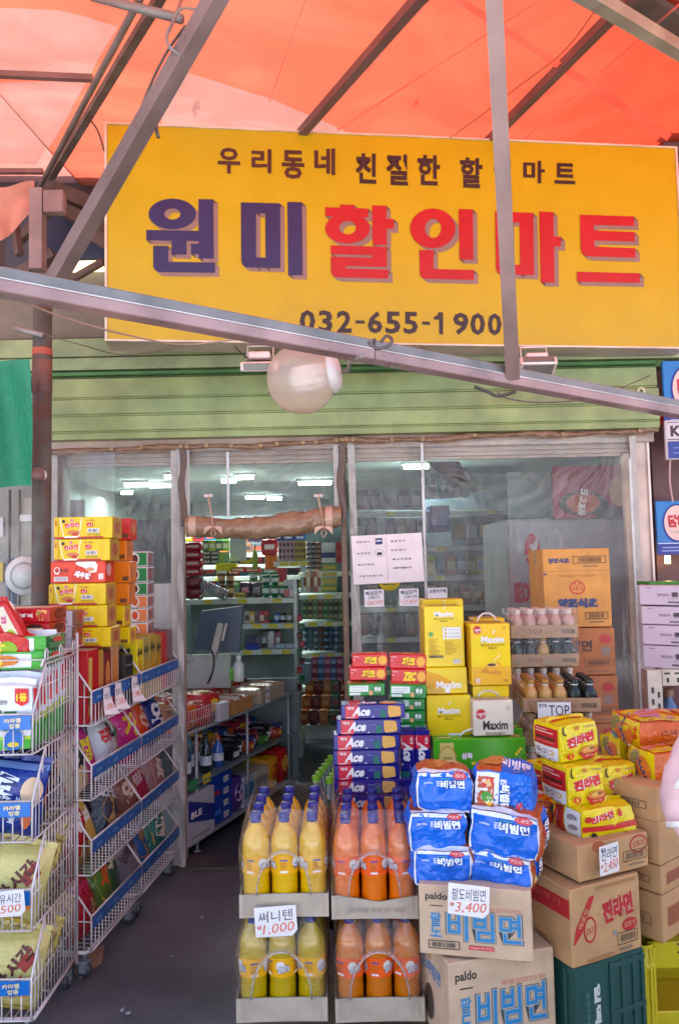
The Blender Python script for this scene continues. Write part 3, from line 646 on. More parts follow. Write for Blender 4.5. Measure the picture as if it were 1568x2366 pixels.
# ---------------------------------------------------------------- canopy steelwork
PK, GY, RS = M('6e5450', 'm', .5), M('8c8078', 'm', .4), M('6f5d55', 'r')
def beam(name, label, cat, pts, r, m, square=True, group=None, extra=None, tw=0, n=10):
    o0 = Vector(pts[0]); b = B(); b.tube([Vector(p) - o0 for p in pts], r, m, n, square=square, rots=tw)
    if extra: extra(b, o0)
    o = b.build(name); o.location = o0; return tag(o, label, cat, group)
def lipped(b, o0): pass
G1 = 'steel tubes of the canopy frame'
p0, p1 = P(-150, 622, 1.83), P(1640, 959, 3.28)
fb = thing('canopy_beam', 'long aluminium beam, coloured grey and pink as light falls, crossing below the yellow sign', 'beam', p0)
d = (p1 - p0).normalized(); nrm = Vector((d.y, -d.x, 0)).normalized(); upv = nrm.cross(d).normalized()
if upv.z < 0: upv = -upv
def bx(b, c, a0, a1, n0, n1, s0, s1, m, bev=.003):
    """box along the beam: a metres along, n out towards the street, s up"""
    T = Matrix((d, nrm, upv)).transposed().to_4x4(); b.box(a0, a1, n0, n1, s0, s1, m, bev, T)
Ln = (p1 - p0).length
b = B(); bx(b, 0, 0, Ln, -.03, .02, .002, .034, M('78726f', 'm', .3)); bx(b, 0, 0, Ln, -.03, .028, -.034, -.001, M('9c7a76', 'm', .28)); bx(b, 0, 0, Ln, .02, .0295, -.002, .002, M('d0c6c2', 'm', .2), .001)  # grey upper and pink lower colours paint how light falls on the profile
b.build('beam_profile', fb)
b = B(); bx(b, 0, Ln * .42, Ln * .42 + .002, -.031, .0305, -.035, .036, M('5a5050', 'm')); b.build('joint', fb)
# the second upright tube
beam('canopy_tube', 'pinkish grey ribbed tube hanging from the canopy down to the long beam', 'tube', [P(1135, -120, 2.02), P(1184, 872, 2.70)], .024, M('83675f', 'm', .4), True, G1, tw=0)
beam('canopy_tube', 'thick square brace running down left across the yellow sign corner', 'tube', [P(560, -120, 2.05), P(497, 0, 2.1), P(118, 665, 2.5)], .024, M('75605a', 'm', .5), True, G1)
beam('canopy_tube', 'slim round tube at the upper left above the double pipe', 'tube', [tp(352, -60, -.12), tp(322, 0, -.12), tp(80, 455, -.2)], .013, M('86766e', 'm', .5), False, G1)
beam('canopy_tube', 'square pipe running beside the slim round tube at the upper left', 'tube', [tp(400, -60, -.06), tp(367, 0, -.06), tp(100, 440, -.12)], .016, RS, True, G1)
beam('canopy_tube', 'short cross tube at the top left meeting the thick brace', 'tube', [P(215, -8, 2.5), P(300, 14, 2.45), P(420, 44, 2.4)], .016, M('857a74', 'm', .5), False, G1)
beam('canopy_tube', 'upper level tube at the left edge under the pink tarpaulin', 'tube', [tp(-40, 170, -.06), tp(215, 181, -.06)], .012, M('8a6058', 'm'), True, G1)
beam('canopy_tube', 'lower level tube at the left edge under the pink tarpaulin', 'tube', [tp(-40, 396, -.06), tp(100, 396, -.06)], .012, M('8a6058', 'm'), True, G1)
beam('canopy_tube', 'dark rafter above the middle of the yellow sign', 'tube', [tp(1005, -40, -.06), tp(965, 0, -.06), tp(690, 315, -.06)], .019, PK, True, G1)
beam('canopy_tube', 'dark rafter above the right half of the yellow sign', 'tube', [tp(1490, -40, -.06), tp(1450, 0, -.06), tp(1120, 335, -.06)], .019, PK, True, G1)
beam('canopy_tube', 'pale olive tube across the top right corner', 'tube', [P(1300, -40, 2.3), P(1375, 0, 2.35), P(1610, 142, 2.75)], .022, M('9a8f78', 'm', .5), True, G1)
beam('canopy_tube', 'short upright stub with a joint plate behind the thick brace', 'tube', [P(88, 440, 3.3), P(88, 625, 3.3)], .028, M('8d706c', 'm', .5), True, G1)
b = B(); c = P(120, 470, 3.3); b.box(c.x - .03, c.x + .06, c.y - .03, c.y + .02, c.z - .05, c.z + .05, M('8a6c68', 'm'), .005); tag(b.build('joint_plate'), 'brown gusset plate on the upright stub at upper left', 'plate')
beam('roof_plate', 'mottled dark grey sheet in the top right corner', 'sheet', [P(1430, -40, 2.6), P(1600, 60, 2.9)], .05, M('5a5248', 'r'), True)
b = B(); c = P(1545, 292, 3.9); b.box(c.x - .05, c.x + .15, c.y - .03, c.y + .05, c.z - .15, c.z + .05, PK, .004); b.box(c.x - .07, c.x + .15, c.y - .04, c.y + .05, c.z + .05, c.z + .08, PK, .003); b.box(c.x - .22, c.x + .2, c.y - .02, c.y + .03, c.z - .19, c.z - .16, M('6b5a50', 'r'), .003)
tag(b.build('post_head'), 'brown post head with cap above the right end of the sign', 'post head')
# rusty corner post
pc = P(97, 1150, 3.3); b = B(); ztop = P(97, 650, 3.3).z
post = thing('canopy_post', 'rusty round steel post at the left of the shop front', 'post', (pc.x, pc.y, 0))
b.lathe([(.04, 0), (.04, ztop), (0, ztop)], M('5c5c56', 'r'), n=24); b.build('post_tube', post)
b = B(); z0 = P(97, 815, 3.3).z; b.lathe([(.041, z0 - .015), (.0425, z0 - .01), (.042, z0 + .012), (.041, z0 + .016)], M('b0523c', 'p', .7), n=24); b.build('tape_ring', post, 'ring of faded red tape')
b = B(); z0 = P(97, 862, 3.3).z; b.lathe([(.0406, z0 - .09), (.0415, z0 - .088), (.0415, z0 + .05), (.0406, z0 + .052)], M('7a4a3c', 'r'), n=24); b.build('rust_patch', post)
b = B(); q = P(99, 1097, 3.26); b.lathe([(.0, .01), (.02, .012), (.03, .004), (.033, -.008)], M('cfc4be', 'p', .6), (0, -.036, q.z), 14, (0, -1, 0)); b.build('weld_patch', post)
b = B(); b.tube([P(-60, 1096, 3.0) - post.location, P(62, 1098, 3.2) - post.location, P(84, 1098, 3.24) - post.location, P(100, 1098, 3.26) - post.location], [.017, .017, .026, .032], M('8d7470', 'm', .4), 14, rb=.018); b.build('side_rail', post)
b = B(); b.tube([P(35, 758, 3.3) - post.location, P(100, 775, 3.25) - post.location], .012, M('8f8580', 'm'), 10); b.build('clamp_pipe', post)
b = B(); b.tube([P(160, 600, 3.32) - post.location, P(118, 690, 3.3) - post.location, P(102, 800, 3.3) - post.location], .012, RS, 8); b.build('stay', post)
beam('rusty_pipe', 'rusty pipe end poking out beside the sign edge', 'pipe', [P(150, 655, 3.6), P(238, 605, 3.55)], .019, M('6d4c3c', 'r'), False)

# clutter behind the corner joint
TIM = M('5d4a42', 'w')
b = B(); b.add([P(96, 470, 3.97), P(250, 520, 3.97), P(250, 612, 3.97), P(96, 612, 3.97)], [(0, 3, 2, 1)], M('24344f', 'p')); b.add([P(20, 470, 3.98), P(70, 460, 3.98), P(66, 640, 3.98), P(10, 640, 3.98)], [(0, 3, 2, 1)], M('3a3f4c', 'p'))
tag(b.build('blue_sheet'), 'dark blue sheet hung behind the canopy joint left of the sign', 'sheet')
for i, (a, c, w) in enumerate((((110, 432), (330, 520), .035), ((130, 480), (280, 545), .03), ((40, 560), (130, 470), .02), ((0, 660), (125, 585), .025), ((210, 540), (270, 575), .03), ((30, 470), (45, 590), .015))):
    beam('wooden_batten', 'weathered batten, %s of six in the clutter left of the sign' % ORD[i], 'batten', [P(*a, 3.93 - .05 * i), P(*c, 3.9 - .05 * i)], w, TIM, True, 'battens in the clutter left of the sign')
b = B(); b.grid(lambda u, v: P(-30 + 110 * u + 20 * v * (1 - u), 425 + 135 * v * (1 - .5 * u) + 8 * math.sin(u * 5), 3.5 + .1 * math.sin(u * 6) * v), 14, 10, cloth('ffb8a4', 'pale_tarpaulin', .55)); tag(b.build('hanging_flap'), 'pale pink tarpaulin flap sagging at the left edge', 'tarpaulin')
b = B(); b.box(P(160, 610, 3.95).x, P(236, 610, 3.95).x, 3.93, 3.99, P(200, 622, 3.95).z, P(200, 606, 3.95).z, M('d6cfa0', 'e', .9)); o = b.build('roof_light'); tag(o, 'narrow pale glowing strip left of the sign', 'roof light')  # pale patch drawn as a small glowing strip
b = B(); b.box(-9, 9, 4.3, 4.32, 3.05, 3.9, M('4a3c38', 'w')); tag(b.build('parapet'), 'dark timber parapet behind the sign under the tarpaulin', 'parapet')

# cables
def cable(pts, r, m, label, cat='cable', grp=None):
    o0 = Vector(pts[0]); b = B(); sm = []
    P4 = [Vector(p) - o0 for p in pts]
    for i in range(len(P4) - 1):
        a, c, d_, e = P4[max(i - 1, 0)], P4[i], P4[i + 1], P4[min(i + 2, len(P4) - 1)]
        for k in range(6):
            t = k / 6; sm.append(.5 * ((2 * c) + (d_ - a) * t + (2 * a - 5 * c + 4 * d_ - e) * t * t + (3 * c - a - 3 * d_ + e) * t ** 3))
    sm.append(P4[-1]); b.tube(sm, r, m, 6); o = b.build('cable'); o.location = o0; return tag(o, label, cat, grp)
CB, CT = M('4a3c38', 's'), M('a88f80', 's')
cable([P(40, 690, 2.3), P(160, 738, 2.6), P(330, 782, 3.0), P(440, 796, 3.3), P(600, 775, 3.3)], .004, CT, 'pale cable sagging from the corner post below the sign')
cable([P(110, 775, 3.2), P(200, 800, 3.3), P(280, 820, 3.5), P(360, 812, 3.5), P(440, 795, 3.5)], .0025, M('6b5a52', 's'), 'thin brown wire looping under the left of the sign')
cable([P(420, 0, 2.3), P(400, 50, 2.2), P(385, 90, 2.18), P(405, 125, 2.18), P(428, 130, 2.2)], .005, M('7a706c', 's'), 'grey cable looped round the thick brace at upper left')
cable([P(530, -10, 2.1), P(470, 22, 2.15), P(420, 20, 2.2), P(395, 60, 2.2), P(388, 100, 2.15), P(425, 135, 2.15)], .004, M('80746e', 's'), 'second grey cable coiled by the thick brace')
cable([P(428, 60, 2.2), P(380, 130, 2.28), P(340, 215, 2.32), P(300, 320, 2.36), P(262, 420, 2.4), P(240, 500, 2.4)], .004, CB, 'dark wire taped along the thick brace')
cable([P(1378, 18, 2.7), P(1300, 120, 2.9), P(1190, 205, 3.1), P(1140, 245, 3.3), P(1040, 318, 3.5)], .002, CB, 'thin black wire strung under the tarpaulin right of centre')
cable([P(1150, 905, 2.44), P(1170, 920, 2.46), P(1260, 930, 2.6), P(1380, 915, 3.0), P(1500, 868, 3.7)], .0025, M('5a4c48', 's'), 'thin wire hanging below the long beam at right')
cable([P(1095, 893, 2.43), P(1125, 905, 2.42), P(1152, 915, 2.42), P(1190, 905, 2.42)], .005, M('3a302e', 's'), 'black knotted wire end under the long beam')
cable([P(542, 800, 3.4), P(560, 818, 3.45), P(572, 828, 3.5)], .004, CB, 'black flex feeding the left flood light')
cable([P(208, 275, 3.2), P(225, 300, 3.2), P(236, 330, 3.2), P(240, 348, 3.2)], .004, CB, 'short dark strap hanging at the top left sign edge')
cable([P(362, 282, 2.3), P(362, 300, 2.28), P(366, 318, 2.28)], .006, M('4c4440', 's'), 'stub of black tape hanging from the thick brace')
cable([P(850, 790, 2.2), P(870, 805, 2.2), P(895, 800, 2.2), P(905, 785, 2.2), P(892, 776, 2.22), P(880, 790, 2.22)], .005, M('5a4a44', 's'), 'knotted flex on top of the long beam beside the phone number')

# globe lamp
gc = P(697, 876, 2.9); gl = thing('globe_lamp', 'unlit frosted globe lamp hanging on the long beam', 'lamp', gc)
RG = .134
mg = film_mat('frosted_globe', (.98, .92, .88), 1, .36, .5, .22, .4, 0, body=(.95, .84, .76), vary=0)
b = B(); ax = Vector((1, -.18, .12)).normalized(); b.lathe([(RG * math.sin(math.pi * k / 20), -RG * math.cos(math.pi * k / 20)) for k in range(0, 18)], mg, n=40, ax=ax); b.build('globe', gl)
b = B(); w = M('cdc4bc', 's', .35); b.lathe([(.064, .105), (.074, .11), (.078, .122), (.06, .145), (.035, .152), (.012, .155), (0, .155)], w, n=28, ax=ax); b.build('cap', gl)
b = B(); b.lathe([(.045, -.02), (.045, .1)], M('d9d2ca', 's'), n=20, ax=ax)
for k in range(12):
    a = 2 * math.pi * k / 12; q = Vector((0, 0, 1)).rotation_difference(ax); b.tube([q @ Vector((.046 * math.cos(a), .046 * math.sin(a), -.03)), q @ Vector((.046 * math.cos(a), .046 * math.sin(a), .09))], .005, M('e6e0d8', 's'), 5)
b.lathe([(0, -.045), (.036, -.04), (.044, -.02)], M('b8c8c0', 's'), n=18, ax=ax); b.build('lamp_socket', gl)
b = B(); e = ax * .15; tip = P(838, 822, 2.28) - gc; b.tube([e, e + ax * .03, e + (tip - e) * .5 + Vector((0, 0, .01)), tip], .008, M('8a7c72', 'm'), 8); b.build('arm', gl)

# flood lights under the sign
def flood(x, y, label, tilt):
    t = thing('flood_light', label, 'flood light', P(x, y, 3.5), 0, 'flood lights under the sign')
    wm = M('e6cfc4', 'm', .4); b = B(); b.box(-.085, .085, -.05, .06, -.03, .012, wm, .006, Matrix.Rotation(tilt, 4, 'X')); b.build('lamp_body', t)
    b = B(); b.box(-.07, .07, -.056, -.049, -.024, .006, M('6f6a64', 'p', .15), .001, Matrix.Rotation(tilt, 4, 'X')); b.box(-.07, .07, -.04, .05, -.0335, -.0305, M('7a756e', 'p', .15), .001, Matrix.Rotation(tilt, 4, 'X')); b.build('glass', t)
    b = B(); b.box(-.05, .05, -.03, .04, .02, .055, wm, .006)
    for k in range(9): b.box(-.056 + k * .0135, -.05 + k * .0135, -.034, .045, .012, .022, M('8a6f68', 'm'))
    b.build('driver_box', t)
    b = B(); b.tube([(-.06, .02, .03), (-.06, .05, .1), (.06, .05, .1), (.06, .02, .03)], .005, wm, 6); b.build('bracket', t); return t
flood(600, 842, 'white flood light behind the globe lamp', .25)
flood(1238, 845, 'white flood light beside the foot of the hanging tube', -.5)
# green awning at the left and neighbour window
b = B(); b.grid(lambda u, v: P(-120 + 188 * u + 6 * math.sin(v * 3) + (4 * (1 - v)), 835 + (1 - v) * 292 + 5 * math.sin(u * 5), 3.05 + .03 * math.sin(u * 9 + v * 2)), 24, 24, M('0f7a55', 'g', .5)); 
tag(b.build('green_awning'), 'dark green tarpaulin hanging at the left edge behind the side rail', 'awning')
nb = thing('neighbour_window', 'hazy neighbouring window behind the rusty post', 'window', P(30, 1300, 3.9))
def npart(name, x0, x1, y0, y1, Y, m, dpt=.03):
    a, c = P(x0, y1, Y), P(x1, y0, Y); b = B(); b.box(a.x, c.x, Y, Y + dpt, a.z, c.z, m, .003); o = b.build(name, nb); o.matrix_parent_inverse = Matrix.Translation(-nb.location)
npart('back_wall', -200, 128, 1120, 2200, 4.12, M('8d8a80', 'p')); npart('mullion', 17, 22, 1130, 1500, 4.0, M('5d5a54', 'm')); npart('mullion', 40, 44, 1130, 1400, 4.02, M('a39c90', 'm'))
npart('pale_panel', 44, 75, 1150, 1400, 4.05, M('b8b4a4', 'p')); npart('white_notice', 45, 74, 1188, 1205, 4.03, M('e8e8e4', 'p')); npart('blue_panel', 14, 40, 1290, 1395, 4.04, M('4e6a88', 'p')); npart('yellow_card', -10, 8, 1300, 1345, 4.03, M('d8b820', 'p')); npart('paper', 0, 8, 1195, 1240, 4.03, M('d8d8d4', 'p'))
b = B(); c = P(62, 1330, 4.02); 
for r0, m in ((.1, M('e8e8e6', 's')), (.072, M('a8aaa8', 's')), (.06, M('d8dcd8', 's'))):
    b.lathe([(0, .03 + .01 * (.1 - r0) * 10), (r0, .02 + .01 * (.1 - r0) * 10), (r0, 0)], m, (c.x, c.y - .01 + (.1 - r0) * -.1, c.z), 28, (0, -1, 0))
tag(b.build('reflected_disc'), 'round white reflection built as a disc in the hazy window at the left edge', 'reflection')  # reflection in the window glass modelled as a solid white disc
b = B(); b.grid(lambda u, v: (P(30, 1200, 3.6).x - .35 + .75 * u, 3.62 + .25 * u + .01 * math.sin(v * 12 + u * 7), .03 + 2.05 * v), 30, 24, VM); tag(b.build('vinyl_curtain'), 'clear vinyl sheet hanging left of the ramen boxes beside the post', 'vinyl curtain')
# ================================================================ goods on the right
WH, BK, RE, BLU = M('ece6e2', 'p'), M('2a2426', 'p'), M('d0141c', 'p'), M('1458c0', 'p')
CARD, CARD2, CARD3 = M('c8ab8e', 'c'), M('bd9264', 'c'), M('d4944c', 'c')
TAN, GREY = M('8a7358', 'p'), M('8a8480', 'p')

tb = thing('display_table', 'low board table hidden under the stacked goods at the right', 'table', (.55, 3.2, 0))
b = B(); b.box(-.6, .75, -.4, .55, .585, .612, M('8a7a66', 'w'), .003); b.build('table_top', tb)
for x in (-.57, .72):
    for y in (-.36, .51): b = B(); b.box(x - .02, x + .02, y - .02, y + .02, 0, .585, M('6a6058', 'm')); b.build('leg', tb)

# ---- noodle cartons with blue lettering
def bib(F):
    f = F['f']; BL1, OUT = M('2b7fb4', 'p'), M('b9b4ac', 'p'); DKT = M('3c3630', 'p')
    f.txt('paldo', .16, .83, .2, .13, DKT, .03); f.rect(.1, .70, .22, .715, DKT)
    f.txt('매콤·새콤·달콤 입맛 당기는 별미!', .70, .70, .42, .06, M('d2705c', 'p'), .0)
    f.txt('비빔면', .58, .44, .69, .45, M('5d6468', 'p'), .06); f.txt('비빔면', .58, .44, .665, .425, M('b4b0a8', 'p'), .042); f.txt('비빔면', .58, .44, .65, .41, BL1, .02)
    for i, c in enumerate('팔도'): f.txt(c, .15, .53 - .18 * i, .1, .17, BL1, .02, out=OUT, ow=.05)
    f.frame(.08, .10, .36, .22, .0022, DKT); f.bars(.1, .115, .34, .205, DKT, None, 30)
    f.rect(.44, .12, .66, .18, M('cc3a44', 'p')); f.txt('130g×40개입', .55, .15, .19, .035, M('f0d0c8', 'p'))
    r = F['r']; r.txt('비빔면', .5, .5, .7, .3, BL1, .04)
    l = F['l']; l.ell(.5, .3, .12, .2, M('4a3a30', 'p')); l.txt('팔도비빔면', .5, .7, .6, .16, BL1, .03)
c2_ = pxbox('noodle_carton', 'tan carton with big blue letters standing on the ground below the open carton', 'carton', 1035, 1296, 2420, 2206, 2.27, .30, 15, CARD, bib, 'tan cartons with blue lettering')
def bib_open(F):
    bib(F)
c1_ = pxbox('noodle_carton', 'open tan carton with big blue letters and blue noodle packs heaped in it', 'carton', 972, 1226, 2214, 2050, 2.24, .29, -12, CARD, bib_open, 'tan cartons with blue lettering')
b = B(); b.grid(lambda u, v: P(1212 + 16 * u, 2052 + 172 * (1 - v) + 4 * u, 2.21 + .25 * u) + Vector((.006 + .006 * math.sin(v * 5), 0, 0)), 4, 10, M('c9b09a', 'c'))
o = b.build('torn_flap', None); o.parent = c1_; o.matrix_parent_inverse = Matrix.LocRotScale(c1_.location, c1_.rotation_euler, None).inverted()

BB = M('1066d4', 'g'); BBD = M('0b3f9c', 'g'); NOOD = M('b8562a', 'g', .3); WG = M('dfe2ea', 'g')
def bibpack(x, yb, Y, w, h, d, rz, seed, label, mode=0, ry=0, rx=0):
    f = puff(w, d, h, .40, .013, seed, 24)
    b = B(); soft(b, f, BB, 22, dict(t=NOOD, k=BB)); F = softfaces(b, f, w, d, h, 7)
    if mode == 0:
        q = F['f']; q.rect(.0, .90, 1, .985, WG); q.rect(.0, .0, .035, .97, WG); q.rect(.02, .0, .98, .04, WG)
        q.txt('비빔면', .66, .72, .44, .20, M('e8f0f8', 'p'), .05, out=BBD, ow=.05); q.txt('팔도', .40, .74, .07, .14, M('d8e4f4', 'p'), .02)
        q.txt('paldo', .22, .73, .16, .08, M('d0dcf0', 'p'), .02); q.ell(.79, .91, .13, .07, M('c83a40', 'p')); q.txt('매운맛', .79, .91, .17, .06, WH, 0); q.rect(.42, .845, .62, .86, M('3c9a5a', 'p'))
        t = F['t']; t.rect(.05, .1, .95, .95, NOOD); t.ell(.4, .5, .16, .25, M('c98a4a', 'p')); t.ell(.7, .55, .1, .2, M('d8c49a', 'p')); t.rect(0, 0, 1, .13, WG)
        r = F['r']; r.rect(0, 0, .3, 1, WG); r.rect(.06, .0, .3, 1, NOOD); r.ell(.22, .7, .1, .1, M('c0302c', 'p')); r.ell(.22, .4, .09, .1, M('c8c070', 'p')); r.txt('비빔면', .62, .45, .7, .3, WH, .04, rot=90, out=BBD)
    else:
        q = F['f']; q.rect(.0, .0, .42, .96, WG); q.rect(.04, .03, .34, .86, NOOD)
        q.ell(.23, .72, .11, .13, M('c42c2c', 'p')); q.ell(.23, .72, .085, .09, M('dcae70', 'p')); q.ell(.22, .38, .1, .13, M('4a9a3c', 'p')); q.ell(.26, .3, .08, .1, M('e8dcb8', 'p')); q.ell(.27, .22, .045, .05, M('e8b020', 'p'))
        q.txt('팔도', .5, .78, .12, .12, M('e8f0f8', 'p'), .03, rot=-90); q.txt('비빔면', .53, .42, .62, .17, M('eef4fa', 'p'), .06, rot=-90, out=BBD); q.ell(.78, .2, .06, .14, M('c83a40', 'p'))
        lb = M('2a86dc', 'g')
        for i in range(5):
            for j in range(9):
                if (i + j) % 2: cu, cv = .72 + .05 * i, .1 + .1 * j; q.poly([(cu - .022, cv), (cu, cv - .04), (cu + .022, cv), (cu, cv + .04)], lb); q.h -= q.d
        r = F['r']
        for i in range(8):
            for j in range(7):
                if (i + j) % 2: cu, cv = .08 + .11 * i, .12 + .13 * j; r.poly([(cu - .04, cv), (cu, cv - .05), (cu + .04, cv), (cu, cv + .05)], lb); r.h -= r.d
    t = F['t'] if mode else None
    if t: t.rect(.45, 0, 1, 1, BB); t.txt('비빔면', .7, .4, .5, .3, WH, .04); t.ell(.3, .5, .2, .3, M('c8823c', 'p'))
    o = b.build('noodle_pack'); o.location = P(x, yb, Y); o.rotation_euler = (R(rx), R(ry), R(rz)); return tag(o, label, 'noodle pack', 'blue noodle packs heaped on the open carton')
bibpack(1020, 2052, 2.29, .175, .108, .15, -8, 5, 'crushed blue noodle pack, left one of the lowest pair above the price card')
bibpack(1146, 2060, 2.27, .19, .105, .16, -20, 6, 'slanting blue noodle pack, right one of the lowest pair in the open carton', ry=6)
bibpack(1012, 1970, 2.31, .178, .115, .16, -4, 3, 'blue noodle pack in the middle layer beside the orange drink bottles', ry=1)
bibpack(1158, 1988, 2.27, .21, .135, .17, -20, 4, 'largest blue noodle pack of the heap, tilted in the middle layer', ry=5)
bibpack(1024, 1877, 2.33, .172, .118, .15, -3, 1, 'blue noodle pack at the top left of the heap with its lettering upright', ry=2)
bibpack(1160, 1885, 2.31, .18, .130, .16, -14, 2, 'blue noodle pack at the top right with its picture turned sideways', 1, ry=4)
bibpack(1215, 1960, 2.53, .15, .13, .12, -30, 9, 'blue noodle pack half hidden behind the tilted ones')

# ---- yellow noodle packs
YG, YD = M('e6cc08', 'g'), M('d8ae08', 'g')
def jin(F, flat_=False):
    q = F['f']
    q.txt('진라면', .52, .56, .74, .28, RE, .06, rot=9, shear=.1, out=WH, ow=.05); q.ell(.45, .88, .07, .05, M('c8781c', 'p')); q.ell(.13, .84, .055, .12, M('1c1c1a', 'p')); q.ell(.16, .86, .05, .11, YG); q.rect(.66, .87, .93, .90, M('a08a60', 'p'))
    q.ell(.72, .20, .27, .11, M('b82c20', 'p')); q.ell(.72, .13, .2, .12, M('c82c24', 'p'), a0=180, a1=360); q.ell(.72, .26, .245, .095, M('d8853c', 'p')); q.ell(.68, .27, .1, .05, M('e8c060', 'p')); q.ell(.78, .28, .06, .03, M('7a5a2a', 'p')); q.txt('매운맛', .72, .12, .24, .05, M('f0c8b0', 'p'))
    q.ell(.20, .17, .09, .075, M('d03a18', 'p')); q.txt('5', .2, .17, .06, .08, YG, .04)
    l = F['l']; l.rect(.06, .38, .94, .88, M('c01c1e', 'p')); l.rect(.06, .04, .94, .37, M('e6e4e2', 'p')); l.rect(.15, .55, .85, .62, M('4a2a1c', 'p')); l.rect(.12, .80, .6, .83, M('e0a898', 'p')); l.rect(.12, .73, .8, .76, M('e0c0b0', 'p')); l.rect(.15, .48, .85, .50, M('d88070', 'p'))
    for k in range(3): l.ell(.24 + .26 * k, .24, .09, .06, M(('6a6a70', '8a8a90', 'd8a840')[k], 'p')); l.ell(.24 + .26 * k, .245, .06, .035, M('d8d4d0', 'p')); l.rect(.16 + .26 * k, .10, .32 + .26 * k, .12, GREY)
    t = F['t']; t.rect(.1, .35, .9, .5, M('c8281c', 'p')); t.txt('진라면', .5, .7, .5, .3, RE, .03)
def cornerpack(name, label, cat, x, yb, Y, w, h, d, th, seed, deco, m, group, cr=.006, k=.24, sides=None, ry=0, rx=0, n=12):
    f = puff(w, d, h, k, cr, seed, 15); b = B(); soft(b, f, m, n, sides)
    # crimped seal on top
    b.grid(lambda u, v: f((2 * u - 1, -.1 + .2 * noise.noise(Vector((u * 4, seed, 1))), 1), .0) + Vector((0, .012 * math.sin(u * 9 + seed) * v, .02 * v - .01)), 16, 3, m)
    deco(softfaces(b, f, w, d, h, 6))
    o = b.build(name); a = R(th); c = P(x, yb, Y); o.location = c + Vector((math.cos(a), math.sin(a), 0)) * (w / 2); o.rotation_euler = (R(rx), R(ry), a); return tag(o, label, cat, group)
GJ = 'yellow noodle packs stacked on the brown cartons'
def jinp(x, yb, Y, w, h, d, th, seed, label, deco=jin, **kw): return cornerpack('noodle_pack', label, 'noodle pack', x, yb, Y, w, h, d, th, seed, deco, YG, GJ, **kw)
def jinlow(F):
    q = F['f']; q.rect(0, .36, 1, .52, M('c4201c', 'p')); q.txt('진라면', .35, .75, .45, .2, RE, .05, rot=8, out=WH); q.ell(.1, .74, .06, .09, M('c83020', 'p')); q.ell(.72, .8, .05, .11, M('c83020', 'p')); q.ell(.2, .25, .05, .09, M('241c14', 'p')); q.ell(.8, .2, .04, .05, M('241c14', 'p'))
    l = F['l']; l.rect(.1, .05, .5, .93, M('b82420', 'p')); l.rect(.55, .05, .95, .93, M('dedcda', 'p')); l.rect(.2, .1, .25, .85, M('d88070', 'p')); l.ell(.75, .75, .12, .08, GREY); l.ell(.75, .45, .12, .08, GREY)
jinp(1345, 1960, 2.36, .205, .108, .15, 22, 21, 'crumpled yellow noodle pack lying at the bottom left of the yellow stack', jinlow, cr=.012)
jinp(1440, 1940, 2.50, .13, .10, .15, 22, 22, 'crumpled yellow noodle pack lying at the bottom right of the yellow stack', jinlow, cr=.014)
jinp(1393, 1862, 2.52, .14, .122, .14, 20, 12, 'yellow noodle pack at the right of the middle layer with a red bowl picture')
jinp(1312, 1868, 2.40, .14, .122, .14, 20, 11, 'yellow noodle pack at the left of the middle layer with a red bowl picture')
jinp(1295, 1764, 2.44, .15, .118, .14, 22, 13, 'yellow noodle pack alone on the top of the stack', ry=-2)
jinp(1262, 1868, 2.75, .12, .14, .14, 20, 14, 'yellow noodle pack peeping out behind the blue ones', cr=.008)
jinp(1262, 1965, 2.62, .1, .14, .14, 20, 15, 'yellow noodle pack wedged low behind the blue ones', cr=.008)
OG, OGR = M('cc5a10', 'g'), M('d8aa08', 'g')
def snk(F):
    l = F['l']; l.rect(.0, .0, 1, 1, YG); l.ell(.34, .72, .2, .26, M('b8a070', 'p')); l.ell(.34, .72, .16, .2, M('8a8a50', 'p')); l.ell(.64, .45, .26, .4, M('d8742c', 'p')); l.txt('스낵면', .62, .42, .62, .26, M('3a2a5a', 'p'), .04, rot=-70, out=M('c8b8c8', 'p'), ow=.03); l.ell(.32, .24, .12, .12, M('5a9ac8', 'p')); l.rect(.74, .05, .9, .16, WH)
    f = F['f']; f.txt('스낵면', .3, .62, .22, .24, M('9a3a08', 'p'), .03); f.poly([(.1, .1), (.3, .4), (.45, .05)], M('e08038', 'g')); f.poly([(.5, .1), (.7, .5), (.85, .08)], M('b84c0c', 'g'))
    t = F['t']; t.rect(.05, .1, .5, .9, YG); t.ell(.3, .5, .2, .3, M('c88a9a', 'p')); t.rect(.55, .1, .95, .9, M('d8902c', 'p')); t.ell(.75, .5, .12, .3, M('b87a8a', 'p'))
G2 = 'orange and yellow noodle packs at the right'
def cp(*a, **k): return cornerpack('noodle_pack', *a, **k)
cp('crumpled orange and yellow noodle pack lying on top at the right edge', 'noodle pack', 1472, 1737, 2.62, .40, .095, .24, 4, 31, snk, OG, G2, .010, .3)
cp('orange and yellow noodle pack standing next to the pink sleeve', 'noodle pack', 1512, 1824, 2.5, .2, .11, .14, 14, 32, snk, OG, G2, .008, .28)
cp('small open yellow noodle pack with a red edged flap between the stacks', 'noodle pack', 1432, 1775, 2.74, .11, .10, .1, 20, 33, snk, YG, G2, .014, .3)
cp('orange noodle pack far back under the lying one', 'noodle pack', 1535, 1768, 2.8, .2, .07, .1, 5, 34, snk, OG, G2, .01, .3)

